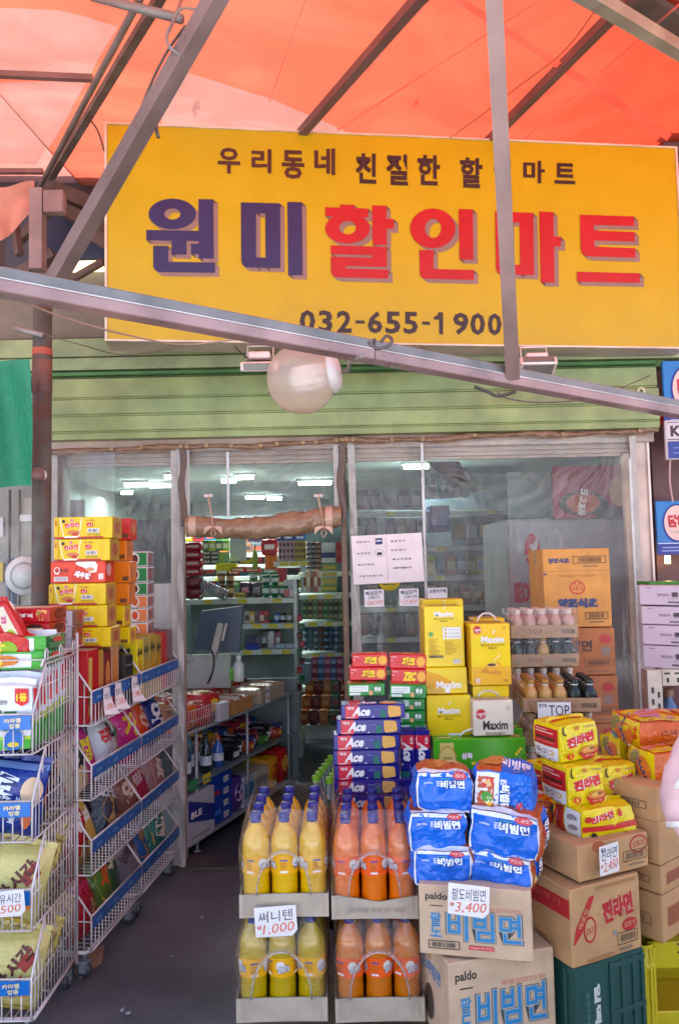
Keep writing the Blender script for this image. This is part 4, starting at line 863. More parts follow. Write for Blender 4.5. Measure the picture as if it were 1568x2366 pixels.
# ---- brown cartons under the yellow packs
def ccarton(label, x, yb, yt, Y, w, d, th, deco, m=CARD2, name='noodle_carton', cat='carton', group='brown cartons at the right'):
    h = P(x, yt, Y).z - P(x, yb, Y).z; a = R(th); c = P(x, yb, Y); return carton(name, label, cat, 0, 0, 0, w, h, d, th, m, deco, group, .004, loc=c + Vector((math.cos(a), math.sin(a), 0)) * (w / 2))
RD2 = M('b8282c', 'p'); LN = M('4a3a2a', 'p')
def jct(F):
    f = F['f']; f.ell(.28, .88, .09, .16, M('b87048', 'p')); f.ell(.85, .72, .13, .26, M('b0402c', 'p')); f.ell(.85, .72, .11, .2, CARD2); f.txt('오뚜기', .85, .72, .17, .2, M('b0402c', 'p'), .03)
    f.frame(.62, .28, .96, .58, .002, LN); f.bars(.64, .31, .94, .55, M('6a5844', 'p'), None, 24); f.rect(.70, .14, .92, .2, TAN); f.rect(.2, .1, .42, .3, M('a8845c', 'p'))
    l = F['l']; l.frame(.12, .12, .62, .46, .002, LN); l.bars(.2, .16, .6, .42, M('6a5844', 'p'), None, 20); l.rect(.2, .55, .6, .72, M('a8845c', 'p'))
def jct2(F):
    f = F['f']; f.txt('진라면', .66, .62, .44, .30, RD2, .05, rot=6, out=M('c88a78', 'p'), ow=.03)
    f.poly([(.02, .30), (.06, .50), (.26, .86), (.33, .86), (.14, .42), (.04, .30)], RD2); f.txt('매운맛', .17, .60, .22, .08, CARD2, .02, rot=58)
    f.ell(.25, .44, .09, .17, RD2); f.ell(.25, .44, .07, .14, CARD2); f.txt('오뚜기', .25, .42, .12, .1, RD2, .03); f.ell(.82, .37, .11, .085, RD2); f.txt('오뚜기', .82, .37, .16, .08, CARD2, .02); f.ell(.60, .31, .03, .035, GREY)
    f.frame(.63, .13, .93, .29, .002, LN); f.bars(.66, .15, .91, .27, M('5a4a3a', 'p'), None, 30); f.rect(.2, .02, .58, .07, M('a8784c', 'p')); f.rect(.66, .05, .84, .09, TAN); f.rect(.35, .93, .92, .96, M('a8784c', 'p'))
    l = F['l']; l.rect(.3, .62, .98, .86, RD2); l.txt('오뚜기', .64, .78, .4, .08, M('c86a5c', 'p')); l.frame(.1, .1, .62, .24, .002, LN); l.bars(.14, .12, .58, .22, M('5a4a3a', 'p'), None, 26)
ccarton('low brown tray carton carrying the yellow packs, with a price card on it', 1337, 2041, 1957, 2.30, .275, .26, 25, jct)
ccarton('large brown carton with red slanted letters standing on the green crate', 1323, 2241, 2058, 2.27, .27, .28, 26, jct2)
# green crate
gcr = thing('bottle_crate', 'dark green plastic crate with white letters under the brown cartons', 'crate', P(1325, 2241, 2.28), R(26), None)
hc = gcr.location.z; gcr.location.z = 0; GC = M('1f4a44', 's', .5); b = B(); w_, d_ = .27, .29
b.box(0, w_, 0, d_, 0, .03, GC); b.box(0, w_, 0, .012, .03, hc, GC, .002); b.box(0, w_, d_ - .012, d_, .03, hc, GC, .002); b.box(0, .012, .012, d_ - .012, .03, hc, GC, .002); b.box(w_ - .012, w_, .012, d_ - .012, .03, hc, GC, .002); b.build('crate_body', gcr)
b = B()
for i, x in enumerate((.0, .13, .175, .22, .255)): b.box(x, x + .012, -.007, 0, 0, hc - .01, GC, .002)
for z in (.01, hc * .5, hc - .03): b.box(.13, w_, -.006, 0, z, z + .016, GC, .001)
for y in (.03, .09, .15, .21, .26): b.box(-.008, 0, y, y + .012, 0, hc - .01, GC, .002)
b.build('ribs', gcr)
b = B(); q = flat(b, (.015, 0, .02), (.11, 0, 0), (0, 0, hc - .06)); q.txt('일맥주류', .62, .5, .86, .22, M('c8ccc4', 'p'), .05, rot=-90); q.txt('일맥주류판매주식회사', .3, .5, .75, .09, M('6a8a80', 'p'), .0, rot=-90); b.build('lettering', gcr)
# right hand cartons seen from their left side
def rct(F):
    l = F['l']; l.ell(.22, .78, .2, .13, RD2); l.txt('오뚜기', .22, .78, .3, .1, CARD2, .02); l.frame(.12, .32, .86, .55, .002, LN); l.bars(.2, .35, .82, .52, M('5a4a3a', 'p'), None, 28); l.rect(.2, .14, .7, .22, TAN)
    f = F['f']; f.rect(.1, .3, .6, .7, M('9a5a40', 'p'))
def rct2(F):
    l = F['l']; l.rect(.08, .72, .3, .9, RD2); l.rect(.08, .35, .3, .6, RD2); l.rect(.35, .1, .9, .12, M('9a764c', 'p'))
for lb, x, yb, yt, Y, de in (('brown carton at the right edge directly under the orange packs', 1520, 1902, 1822, 2.42, rct), ('brown carton, second from the top in the right edge column', 1526, 2002, 1900, 2.42, rct2), ('brown carton, third from the top in the right edge column', 1529, 2070, 2004, 2.42, rct), ('brown carton at the foot of the right edge column above the yellow crate', 1533, 2182, 2072, 2.42, rct)):
    ccarton(lb, x, yb, yt, Y, .3, .27, -38 + 90 - 12, de, CARD2, group='brown cartons of the right edge column')
# shaded right side of the column, put in as a dark coloured carton
pxbox('dark_carton', 'carton coloured dark maroon for the shade at the right edge behind the pink sleeve', 'carton', 1536, 1660, 2160, 1990, 2.75, .3, 0, M('6a4038', 'c'), None)
# yellow crate
yc = thing('yellow_crate', 'translucent yellow plastic crate at the lower right corner', 'crate', (P(1545, 2190, 2.55).x, 2.50, 0)); YC = M('ccb81c', 's', .35); zc_ = P(1500, 2185, 2.5).z
b = B(); b.box(-.13, .3, .03, .3, .0, .03, YC, .004); b.box(-.08, .3, .02, .03, .20, zc_, YC, .003); b.box(-.12, .3, .02, .03, .03, .07, YC, .003); b.box(-.13, .3, .28, .3, .03, zc_, YC, .003); b.box(.28, .3, .03, .28, .03, zc_, YC); b.build('crate_body', yc)
b = B(); prf = [(.046, 0), (.05, .02), (.046, .04), (.046, .205), (.05, .21), (.05, .222), (.046, .226), (.046, zc_)]
b.lathe(prf, YC, (-.1, .045, 0), 20)
for k in range(5): a = -2.4 + k * .42; b.box(-.1 + .047 * math.cos(a) - .004, -.1 + .047 * math.cos(a) + .004, .045 + .047 * math.sin(a) - .004, .045 + .047 * math.sin(a) + .004, .04, zc_ - .01, M('d8c42c', 's'), .001)
b.build('corner_post', yc)
b = B(); q = flat(b, (-.02, .019, .22), (.3, 0, 0), (0, 0, .08)); q.txt('재활용', .5, .5, .8, .6, M('3a3828', 'p'), .03); b.build('lettering', yc)

# ---- red, green and blue biscuit boxes
def zec(F, s='제크'):
    f = F['f']; f.txt(s, .52, .5, .36, .62, M('f0cc18', 'p'), .07, shear=.15, out=M('8a1410', 'p'), ow=.04); f.ell(.85, .5, .13, .38, M('d88a1c', 'p')); f.ell(.85, .5, .11, .32, M('eca83a', 'p')); f.rect(.03, .78, .2, .83, M('f0c0c0', 'p')); f.rect(.03, .55, .1, .6, M('f0c0c0', 'p'))
    F['t'].rect(.2, .1, .8, .8, M('c83a28', 'p')); F['t'].txt(s, .5, .5, .3, .5, M('f0cc18', 'p'), .05)
ZR, ZG = M('cc1420', 'p', .28), M('108c34', 'p', .28)
def lot(F):
    f = F['f']; f.rect(.04, .35, .55, .86, M('dfe4dc', 'p')); f.rect(.08, .7, .5, .73, GREY); f.rect(.08, .58, .5, .6, GREY); f.rect(.08, .46, .4, .48, GREY); f.rect(.04, .08, .34, .28, M('dfe4dc', 'p')); f.ell(.80, .52, .13, .42, M('1a2a1c', 'p')); f.ell(.8, .52, .115, .37, M('3a8a48', 'p')); f.txt('롯샌', .8, .55, .18, .36, WH, .05); f.ell(.62, .25, .06, .2, M('d8a068', 'p'))
    t = F['t']; t.rect(0, .15, .35, 1, M('c87a3a', 'p')); t.rect(.35, .15, .45, 1, M('8a5a2a', 'p')); t.rect(.5, .15, .8, 1, M('d06a4a', 'p'))
GB = 'biscuit boxes stacked beside the coffee boxes'
for nm, a in (('red biscuit box with yellow letters at the top of the left pile', (813, 896, 1541, 1511, 2.95, ZR, zec, 0, 0)), ('red biscuit box with yellow letters at the top of the right pile', (899, 984, 1545, 1512, 2.95, ZR, zec, -3, 2)),
              ('red biscuit box with yellow letters, second in the left pile', (807, 892, 1572, 1542, 2.94, ZR, zec, 0, 1)), ('red biscuit box with yellow latin letters, second in the right pile', (903, 985, 1580, 1546, 2.94, ZR, lambda F: zec(F, 'ZEC'), -3, 2)),
              ('green biscuit box with white label at the foot of the left pile', (804, 889, 1608, 1580, 2.9, ZG, lot, 0, 0)), ('green biscuit box, uppermost green one of the right pile', (900, 984, 1613, 1582, 2.9, ZG, lot, -3, 2)),
              ('green biscuit box, middle green one of the right pile', (900, 981, 1641, 1614, 2.92, ZG, lot, -1, 0)), ('green biscuit box, lowest green one behind the blue boxes', (900, 982, 1671, 1643, 2.92, ZG, lot, 0, 0)), ('green biscuit box hidden low behind the upright blue boxes', (900, 982, 1698, 1672, 2.92, ZG, lot, 0, 0))):
    x0, x1, yb, yt, Y, m, de, rz, ln = a; pxbox('biscuit_box', nm, 'biscuit box', x0, x1, yb, yt, Y, .07 if yt < 1541 else .09, rz, m, de, GB, lean=ln)
AB = M('1c1c7c', 'p', .25); AR = M('d01c38', 'p', .3)
def ace(F, vert=False):
    f = F['f']; f.poly([(.07, .02), (.27, .02), (.27, .98), (.07, .98)], AR); f.txt('Ace', .33, .52, .27, .66, WH, .05, shear=.3); f.txt('해태', .15, .76, .10, .22, WH, .02)
    f.poly([(.06, .12), (.12, .06), (.2, .1), (.25, .22), (.2, .14), (.12, .1)], WH)
    f.rect(.61, .06, .70, .5, M('0e6a60', 'p')); f.ell(.655, .5, .045, .12, M('0e6a60', 'p')); f.rect(.52, .62, .62, .7, M('5a64b0', 'p')); f.poly([(.48, .08), (.5, .2), (.52, .08)], M('c8c8e0', 'p'))
    ck = M('e0a850', 'p'); f.poly([(.735, .3), (.735, .86), (.75, .93), (.90, .88), (.925, .8), (.935, .28), (.92, .18), (.77, .08), (.755, .12)], ck)
    for i in range(4):
        for j in range(4): f.ell(.77 + .045 * i, .28 + .16 * j, .005, .02, M('b87a30', 'p'), 6); f.h -= f.d
    t = F['t']; t.rect(.12, 0, .3, 1, AR); t.txt('Ace', .42, .5, .3, .6, WH, .05, shear=.3); t.ell(.75, .4, .15, .3, ck)
    r = F['r']; r.rect(.1, .2, .3, .8, AR); F['l'].rect(.1, .2, .9, .8, M('2a2a90', 'p'))
for i, (x0, x1, yb, yt) in enumerate(((787, 936, 1660, 1628), (777, 927, 1696, 1662), (770, 924, 1732, 1698), (769, 922, 1767, 1733), (772, 924, 1801, 1768), (772, 924, 1835, 1802), (776, 928, 1872, 1837))):
    pxbox('cracker_box', 'blue and red cracker box, %s in its stack' % (['topmost', 'second from the top', 'third from the top', 'fourth from the top', 'fifth from the top', 'sixth from the top', 'lowest'][i]), 'cracker box', x0, x1, yb, yt, 2.8, .085, rng.uniform(-2, 2), AB, ace, 'blue cracker boxes in a stack')
def upright(x0, x1, yt, label):
    a = P(x0, 1875, 2.86); c = P(x1, 1875, 2.86); w = .24; h = (c - a).length; b = B(); b.box(-w / 2, w / 2, 0, .1, 0, h, AB, .002); ace(faces(b, w, .1, h))
    zt_ = P(x0, yt, 2.86).z; o = b.build('cracker_box'); o.rotation_euler = (0, R(90), 0); o.location = Vector((a.x, 2.86, zt_ - w / 2)); return tag(o, label, 'cracker box', 'cracker boxes standing on end')
upright(928, 962, 1688, 'blue cracker box standing on end next to the cracker stack'); upright(963, 997, 1688, 'blue cracker box standing on end next to the green soymilk box')
b = B(); w = .3; b.box(-w / 2, w / 2, 0, .1, 0, .105, AB, .002); F_ = faces(b, w, .1, .105); F_['f'].rect(.05, .1, .95, .8, M('20208a', 'p')); F_['f'].bars(.8, .2, .88, .8, BK, WH, 8); o = b.build('cracker_box'); c = P(905, 1905, 2.8); o.location = (c.x, 2.83, .612); tag(o, 'large flat blue cracker box under the stacked ones, showing a barcode', 'cracker box')

# ---- coffee mix boxes
MY, MW = M('e4c200', 'p', .3), M('dccdb8', 'p', .3)
def mx_head(f, cu, cv, w, m1, m2):
    f.txt('Maxim', cu, cv, w, None, m1, .035, out=M('c08a10', 'p') if m1 is WH else None, ow=.02); f.poly([(cu - .0 * w, cv + .10 * w * f.W / f.H * 2.2), (cu + .06 * w, cv + .13 * w * f.W / f.H * 2.2), (cu + .12 * w, cv + .2 * w * f.W / f.H * 2.2), (cu + .03 * w, cv + .16 * w * f.W / f.H * 2.2)], m1)
    k = w * f.W / f.H; f.txt('MOCHA GOLD', cu, cv - .24 * k, w * 1.04, .085 * k, m2, .01); f.txt('MILD', cu, cv - .37 * k, w * .38, .085 * k, m2, .01)
BR_ = M('8a6a10', 'p')
def mx1(F):
    f = F['f']; mx_head(f, .5, .87, .48, WH, BR_); f.rect(.46, .46, .92, .65, M('e4e0d8', 'p'))
    for k in range(3): f.ell(.53, .61 - .055 * k, .03, .018, M('d8a030', 'p')); f.rect(.6, .605 - .055 * k, .88, .612 - .055 * k, GREY)
    f.ell(.16, .54, .06, .04, M('6a9a4a', 'p'))
    for k in range(16): f.rect(.1, .455 - .02 * k, .1 + .35 * rng.uniform(.4, 1), .462 - .02 * k, M('b88c10', 'p')); f.h -= f.d
    for k in range(12): f.rect(.5, .42 - .02 * k, .5 + .4 * rng.uniform(.4, 1), .427 - .02 * k, M('b88c10', 'p')); f.h -= f.d
    f.rect(.1, .155, .46, .19, M('7a6a50', 'p')); f.bars(.7, .06, .88, .12, BK, WH, 10); F['t'].rect(.1, .2, .9, .8, M('b8862a', 'p')); F['t'].rect(.42, .4, .58, .6, M('d8a8a0', 'p')); F['l'].rect(.1, .05, .9, .95, M('d8aa10', 'p'))
def cup(f, cu, cv, s):
    f.poly([(cu - s * 1.7, cv - s * .7), (cu + s * 1.3, cv - s * 1.0), (cu + s * 1.6, cv - s * .7), (cu - s * .9, cv - s * .25)], M('c88818', 'p'))
    W_, H_ = s, s * f.W / f.H; f.ell(cu + s * .95, cv - H_ * .1, s * .42, H_ * .45, M('d89a18', 'p')); f.ell(cu + s * .95, cv - H_ * .1, s * .25, H_ * .28, M('e6b028', 'p')); f.ell(cu, cv - H_ * .1, s * .78, H_ * .95, M('dc9c1c', 'p'), a0=180, a1=360); f.ell(cu, cv, s * .78, H_ * .3, M('e8c068', 'p')); f.ell(cu, cv, s * .66, H_ * .22, M('5a3210', 'p'))
    f.poly([(cu + s * .1, cv + H_ * .3), (cu + s * .7, cv + H_ * .8), (cu + s * 1.3, cv + H_ * 1.3), (cu + s * 1.0, cv + H_ * 2.1), (cu + s * 1.15, cv + H_ * 1.4), (cu + s * .5, cv + H_ * .9)], M('f0d890', 'p'))
def badge(f, cu, cv, r): f.star(cu, cv, r, M('c02028', 'p')); f.txt('+20개', cu, cv, r * 1.6 / f.W, r * .6 / f.H, WH, .03); f.txt('더!', cu, cv - r * .5 / f.H, r * .5 / f.W, r * .4 / f.H, WH, .02)
def mx2(F):
    f = F['f']; f.poly([(.01, .99), (.01, .72), (.1, .78), (.3, .84), (.6, .8), (.99, .66), (.99, .99)], M('ecb818', 'p')); f.rect(.01, .01, .99, .30, M('dea410', 'p')); mx_head(f, .55, .74, .58, WH, BR_); cup(f, .5, .33, .17); badge(f, .16, .90, .016); f.txt('170', .86, .07, .12, .04, BR_, .02); f.rect(.08, .04, .2, .12, M('e0b8a0', 'p')); f.ell(.85, .93, .04, .02, M('c89010', 'p'))
    t = F['t']; t.rect(.1, .2, .9, .8, M('c89a2a', 'p')); F['l'].rect(.1, .05, .9, .95, M('c89208', 'p'))
def mx3(F):
    f = F['f']; f.poly([(.0, .9), (.3, .75), (.6, .5), (.7, .2), (.0, .2)], M('dc9c10', 'p')); f.txt('Maxim', .55, .34, .6, .28, WH, .035); f.rect(.1, .02, .42, .22, M('d8a840', 'p')); f.rect(.46, .04, .58, .24, WH)
def mx4(F): mx_head(F['f'], .5, .62, .5, WH, BR_); F['t'].rect(.1, .1, .9, .9, M('c8982a', 'p')); F['f'].rect(.48, .0, .8, .06, WH)
def mx5(F):
    f = F['f']; f.txt('Maxim', .55, .30, .62, .26, BK, .03); badge(f, .2, .62, .020); f.txt('화이트골드', .55, .06, .5, .1, M('7a6a58', 'p'), .02); f.ell(.87, .78, .05, .07, M('c8b498', 'p')); F['t'].rect(.1, .1, .9, .9, M('c8ac90', 'p')); F['l'].rect(.05, .05, .95, .95, M('c8b090', 'p'))
GM_ = 'coffee mix boxes by the window'
pxbox('coffee_box', 'tall yellow coffee box with printed back and white sticker', 'coffee box', 982, 1074, 1541, 1400, 2.95, .12, 0, MY, mx1, GM_)
pxbox('coffee_box', 'tall yellow coffee box standing behind the one with the white sticker', 'coffee box', 980, 1074, 1541, 1384, 3.1, .12, 2, MY, mx1, GM_)
pxbox('coffee_box', 'yellow coffee box lying under the tall one with the white sticker', 'coffee box', 984, 1080, 1603, 1542, 2.94, .16, 1, MY, mx3, GM_)
pxbox('coffee_box', 'yellow coffee box with white lettering above the green soymilk box', 'coffee box', 987, 1089, 1700, 1606, 2.93, .16, 0, MY, mx4, GM_)
q = pxbox('coffee_box', 'yellow coffee box with cup picture and red badge, front of the right pile', 'coffee box', 1090, 1182, 1583, 1440, 2.9, .14, 3, MY, mx2, GM_)
pxbox('coffee_box', 'yellow coffee box standing behind the one with the cup picture', 'coffee box', 1097, 1170, 1583, 1428, 3.06, .12, 0, MY, mx2, GM_)
pxbox('coffee_box', 'flat yellow coffee box below the one with the cup picture', 'coffee box', 1092, 1176, 1612, 1584, 2.95, .16, 0, MY, None, GM_)
q2 = pxbox('coffee_box', 'cream coffee box with black lettering and red badge', 'coffee box', 1093, 1187, 1700, 1618, 2.88, .16, 2, MW, mx5, GM_)
def handle(o, w, z, y, m, hh=.03):
    b = B(); b.tube([(-w / 2, y, z), (-w * .38, y, z + hh * .6), (-w * .15, y, z + hh), (w * .15, y, z + hh), (w * .38, y, z + hh * .6), (w / 2, y, z)], .0035, m, 6, rb=.009); b.build('handle', o)
handle(q, .075, .232, .05, M('dccac0', 'p')); handle(q2, .08, .132, .07, M('e0d8d0', 'p'), .02)
GN = M('4aa61e', 'p', .25); GND = M('2f8a22', 'p', .25)
def grn(F):
    f = F['f']; f.rect(.0, .0, 1, .55, M('3c9a24', 'p', .25)); f.rect(.07, .1, .22, .93, M('cdb868', 'p')); f.ell(.15, .60, .10, .27, M('b89438', 'p')); f.ell(.15, .60, .085, .23, M('d4bc6c', 'p')); f.txt('WINNER', .15, .62, .1, .05, M('7a5a20', 'p'), .01)
    f.txt('삼육', .36, .66, .12, .13, WH, .05, out=M('c8487c', 'p')); f.txt('고', .46, .42, .13, .24, M('f0d020', 'p'), .07); f.txt('칼슘', .63, .38, .2, .2, WH, .05)
    for k in range(3): f.ell(.895 + .022 * k, .68 + .05 * k, .016, .035, M('e8d030', 'p'), 10)
    f.poly([(.86, .6), (.93, .6), (.985, .7), (.985, .85), (.96, .8), (.94, .7)], M('5aa83a', 'p'))
    t = F['t']; t.rect(.3, .42, .8, .58, M('1c4a18', 'p')); t.rect(.05, .2, .2, .35, M('d8b8a0', 'p')); t.rect(.85, .2, .95, .5, M('c8905a', 'p'))
GS = 'green soymilk carry boxes'
for lb, x0, x1, yb, yt, Y, d_ in (('green soymilk carry box in front, with a gold medal print', 1003, 1218, 1822, 1706, 2.86, .085), ('green soymilk carry box, second behind the gold medal one', 1004, 1212, 1822, 1684, 2.955, .085), ('green soymilk carry box, third and hindmost', 990, 1196, 1822, 1668, 3.05, .08)):
    o = pxbox('soymilk_box', lb, 'carry box', x0, x1, yb, yt, Y, d_, 0, GN, grn, GS); h_ = o.data.vertices; z = max(v.co.z for v in h_); handle(o, .13, z, d_ * .5, M('d8dcd4', 's'), .026)

# ---- vinegar and cold noodle cartons
def vin(F):
    f = F['f']; B1 = M('2a3a6a', 'p'); f.rect(.0, .715, 1, .722, M('9a6430', 'p')); f.txt('양조식초', .24, .85, .32, .07, B1, .06); f.frame(.45, .81, .95, .905, .003, BK); f.bars(.5, .82, .9, .895, M('5a3a20', 'p'), None, 26); f.rect(.6, .765, .82, .785, M('9a6a38', 'p'))
    f.txt('2023.06.17 13:24 F3', .5, .655, .56, .03, M('8a5a30', 'p')); f.ell(.5, .50, .12, .085, M('c83a20', 'p')); f.ell(.5, .50, .1, .065, CARD3); f.ell(.5, .56, .05, .04, M('c83a20', 'p')); f.ell(.5, .555, .03, .025, CARD3); f.txt('오뚜기', .5, .49, .17, .05, M('c83a20', 'p'), .04)
    f.txt('양조식초', .5, .305, .6, .13, B1, .07); f.frame(.6, .10, .94, .19, .003, BK); f.bars(.64, .11, .9, .18, M('5a3a20', 'p'), None, 22); f.rect(.66, .05, .88, .075, M('9a6a38', 'p')); f.rect(-.0, .67, .05, .69, B1)
pxbox('vinegar_carton', 'tall orange brown carton with dark blue letters standing by the window', 'carton', 1258, 1414, 1449, 1267, 3.5, .26, 0, CARD3, vin, 'cartons standing by the window')
def nae(F):
    f = F['f']; f.txt('냉면', .50, .62, .34, .24, M('4a2a28', 'p'), .04, shear=.1); f.ell(.86, .76, .09, .1, RD2); f.ell(.86, .5, .07, .1, M('8a7068', 'p')); f.frame(.55, .18, .97, .34, .002, LN); f.bars(.58, .2, .94, .32, M('6a4a38', 'p'), None, 24); f.rect(.6, .06, .9, .1, M('9a6444', 'p')); f.rect(0, .88, 1, .885, M('9a6444', 'p'))
CN = M('b87448', 'c')
for lb, x0, x1, yb, yt in (('brown cold noodle carton directly under the vinegar carton', 1262, 1423, 1560, 1451), ('brown cold noodle carton, second under the vinegar carton', 1266, 1430, 1672, 1562), ('brown cold noodle carton at the foot of the window pile', 1268, 1434, 1752, 1673)):
    pxbox('noodle_carton', lb, 'carton', x0, x1, yb, yt, 3.5, .26, 0, CN, nae, 'cartons standing by the window')

# ---- canned coffee trays
def cbottle(b, x, y, z, body, cap, h=.108, r=.026, txt=True):
    pass
def cb_mesh(body, cap, t):
    p = B(); r = .026; p.lathe([(0, 0), (r * .9, 0), (r, .004), (r, .062), (r * .97, .068), (r * .7, .082), (r * .5, .090), (r * .5, .094)], body, n=14)
    p.lathe([(r * .56, .094), (r * .58, .097), (r * .5, .098)], M('e0dcd8', 'm', .2), n=12)
    q = Face(p, lambda u, v, l: ((r + .0006 + l) * math.sin((u - .5) * 2.2), -(r + .0006 + l) * math.cos((u - .5) * 2.2), .01 + .05 * v), .057, .05); q.txt('T.O.P', .5, .6, .62, .3, t, .04)
    me = p.build('tmp'); d1 = me.data; bpy.data.objects.remove(me)
    p = B(); p.lathe([(r * .58, .098), (r * .6, .1), (r * .6, .113), (r * .52, .116), (0, .116)], cap, n=14); me = p.build('tmp'); d2 = me.data; bpy.data.objects.remove(me)
    return d1, d2
KIND = dict(gold=cb_mesh(M('c89a58', 'm', .22), M('a87830', 'm', .25), M('5a3a18', 'p')), black=cb_mesh(M('1e2a2a', 'm', .2), M('1c2420', 'm', .3), M('e0dcd0', 'p')), rose=cb_mesh(M('c89a88', 'm', .25), M('d8c0a8', 'm', .3), M('5a3228', 'p')))
def tray(label, x0, x1, yb, yt, Y, rows, kinds, rot=0, front='T.O.P', n=5, cm=M('b08a68', 'c'), pr=M('a06a48', 'p'), filmed=False):
    a, c = P(x0, yb, Y), P(x1, yb, Y); w = (c - a).length; loc = P((x0 + x1) / 2, yb, Y); h = P((x0 + x1) / 2, yt, Y).z - loc.z
    t = thing('canned_coffee_tray', label, 'tray of coffee cans', loc, R(rot), 'trays of canned coffee by the window'); d = rows * .053 + .01
    b = B(); b.box(-w / 2, w / 2, 0, .004, 0, h, cm, .001); b.box(-w / 2, w / 2, d - .004, d, 0, h, cm); b.box(-w / 2, -w / 2 + .004, .004, d - .004, 0, h, cm); b.box(w / 2 - .004, w / 2, .004, d - .004, 0, h, cm); b.box(-w / 2 + .004, w / 2 - .004, .004, d - .004, 0, .004, cm)
    q = flat(b, (-w / 2, 0, 0), (w, 0, 0), (0, 0, h)); q.txt(front, .36, .5, .2, .34, M('7a4a38', 'p'), .02); q.rect(.5, .45, .7, .49, pr); q.rect(.5, .3, .66, .34, pr); q.bars(.74, .25, .96, .7, M('5a4a40', 'p'), None, 16)
    for k in range(9): u = rng.uniform(.02, .24); v = rng.uniform(.1, .8); q.poly([(u, v), (u + .035, v), (u + .017, v + .16)], pr); q.h -= q.d
    b.build('tray', t)
    sx = (w - .012) / n
    for j in range(rows):
        for i in range(n):
            kd = KIND[kinds[i]]; o = bpy.data.objects.new('coffee_can', kd[0]); COL.objects.link(o); o.parent = t; o.location = (-w / 2 + .006 + sx * (i + .5), .008 + .053 * (j + .5), .0045); o.rotation_euler = (0, 0, rng.uniform(-.7, .7)); s_ = min(1.05, sx / .052); o.scale = (s_, s_, 1)
            k = bpy.data.objects.new('cap', kd[1]); COL.objects.link(k); k.parent = o
    if filmed:
        b = B(); hz = .122
        def fn(u, v):
            a_ = u * 2 * math.pi; sx_ = max(-1, min(1, 1.35 * math.cos(a_))) * (w / 2 + .002); sy_ = max(-1, min(1, 1.35 * math.sin(a_))) * (d / 2 + .002)
            k = 1 - .16 * max(0, v - .75) * 4 * abs(math.sin(a_ * 5)); return (sx_ * k, d / 2 + sy_ * k, v * hz + .004 * math.sin(a_ * 7) * v)
        b.grid(fn, 60, 8, FILM, True); b.build('shrink_film', t)
    return t
FILM = film_mat('shrink_wrap', (.985, .98, .975), 1, .04, .95, .07, 24, .75, body=(.95, .9, .82))
tray('topmost tray of canned coffee in front of the vinegar carton', 1180, 1336, 1474, 1444, 3.26, 3, ['rose'] * 5, filmed=True)
tray('tray of dark and gold canned coffee, second in the rear pile', 1181, 1338, 1540, 1511, 3.26, 3, ['black', 'black', 'gold', 'black', 'black'], front='티오피', pr=M('7a9a80', 'p'), filmed=True)
tray('tray of canned coffee third in the rear pile behind the gold cans', 1182, 1340, 1612, 1583, 3.26, 3, ['rose'] * 5)
tray('open tray of gold and black canned coffee above the price card', 1210, 1386, 1645, 1613, 3.0, 4, ['gold'] * 3 + ['black'] * 2, rot=-5)
tray('lower tray of canned coffee under the gold and black cans', 1212, 1384, 1722, 1690, 3.06, 3, ['rose'] * 5, rot=-3)
tray('lowest tray of canned coffee on the table', 1214, 1386, 1800, 1768, 3.04, 3, ['rose'] * 5, rot=-3)

# ---- pale soybean milk boxes at the right edge
LV = M('c9b2bc', 'p', .5)
def kong(F):
    f = F['f']; K = M('3a2c34', 'p'); f.txt('맛있는', .32, .52, .16, .14, K, .02); f.txt('콩두유', .58, .53, .32, .26, K, .04); f.rect(.08, .86, .16, .89, M('6a5a60', 'p')); f.rect(.38, .32, .72, .34, GREY); f.rect(.38, .12, .56, .2, M('5a4a50', 'p')); f.rect(.6, .15, .8, .17, GREY)
for i, (x0, yt, yb) in enumerate(((1488, 1353, 1399), (1492, 1402, 1444), (1495, 1446, 1492), (1497, 1494, 1546))):
    x1 = x0 + 150; pxbox('soymilk_box', 'pale lilac soybean milk box, %s of four at the right edge' % ['topmost', 'second', 'third', 'lowest'][i], 'soymilk box', x0, x1, yb, yt, 3.4, .2, -22, LV, kong, 'lilac soybean milk boxes in a column', lean=1.2)
pxbox('green_tray', 'thin green tray on top of the lilac boxes', 'tray', 1498, 1640, 1352, 1343, 3.5, .15, 0, M('3a8a28', 's'))
# slotted steel shelf with blue bottles
ss = thing('slotted_shelf', 'cream slotted steel shelf frame under the lilac boxes', 'shelf', (P(1500, 1600, 3.4).x, 3.42, 0)); CS = M('c8b8a8', 'm'); zt2 = P(1500, 1549, 3.4).z
b = B(); b.box(-.005, .06, -.01, .0, 0, zt2, CS, .002); b.box(-.005, 0, 0, .06, 0, zt2, CS); b.build('upright', ss)
b = B(); b.box(.061, .4, -.011, -.001, zt2 - .07, zt2, CS, .002); b.box(.061, .4, .0, .12, zt2 - .001, zt2 + .003, CS); b.build('shelf_beam', ss)
b = B()
for k in range(16): b.box(.012, .022, -.0125, -.0102, zt2 - .10 - k * .05, zt2 - .075 - k * .05, BK); b.box(.038, .048, -.0125, -.0102, zt2 - .12 - k * .05, zt2 - .095 - k * .05, BK)
for k in range(8): b.box(.07 + k * .045, .095 + k * .045, -.0135, -.0112, zt2 - .02, zt2 - .012, BK); b.box(.08 + k * .045, .09 + k * .045, -.0135, -.0112, zt2 - .055, zt2 - .035, BK)
b.build('slots', ss)['kind'] = 'stuff'
b = B(); b.box(.061, .4, .05, .3, .62, .64, CS); b.build('lower_shelf', ss)
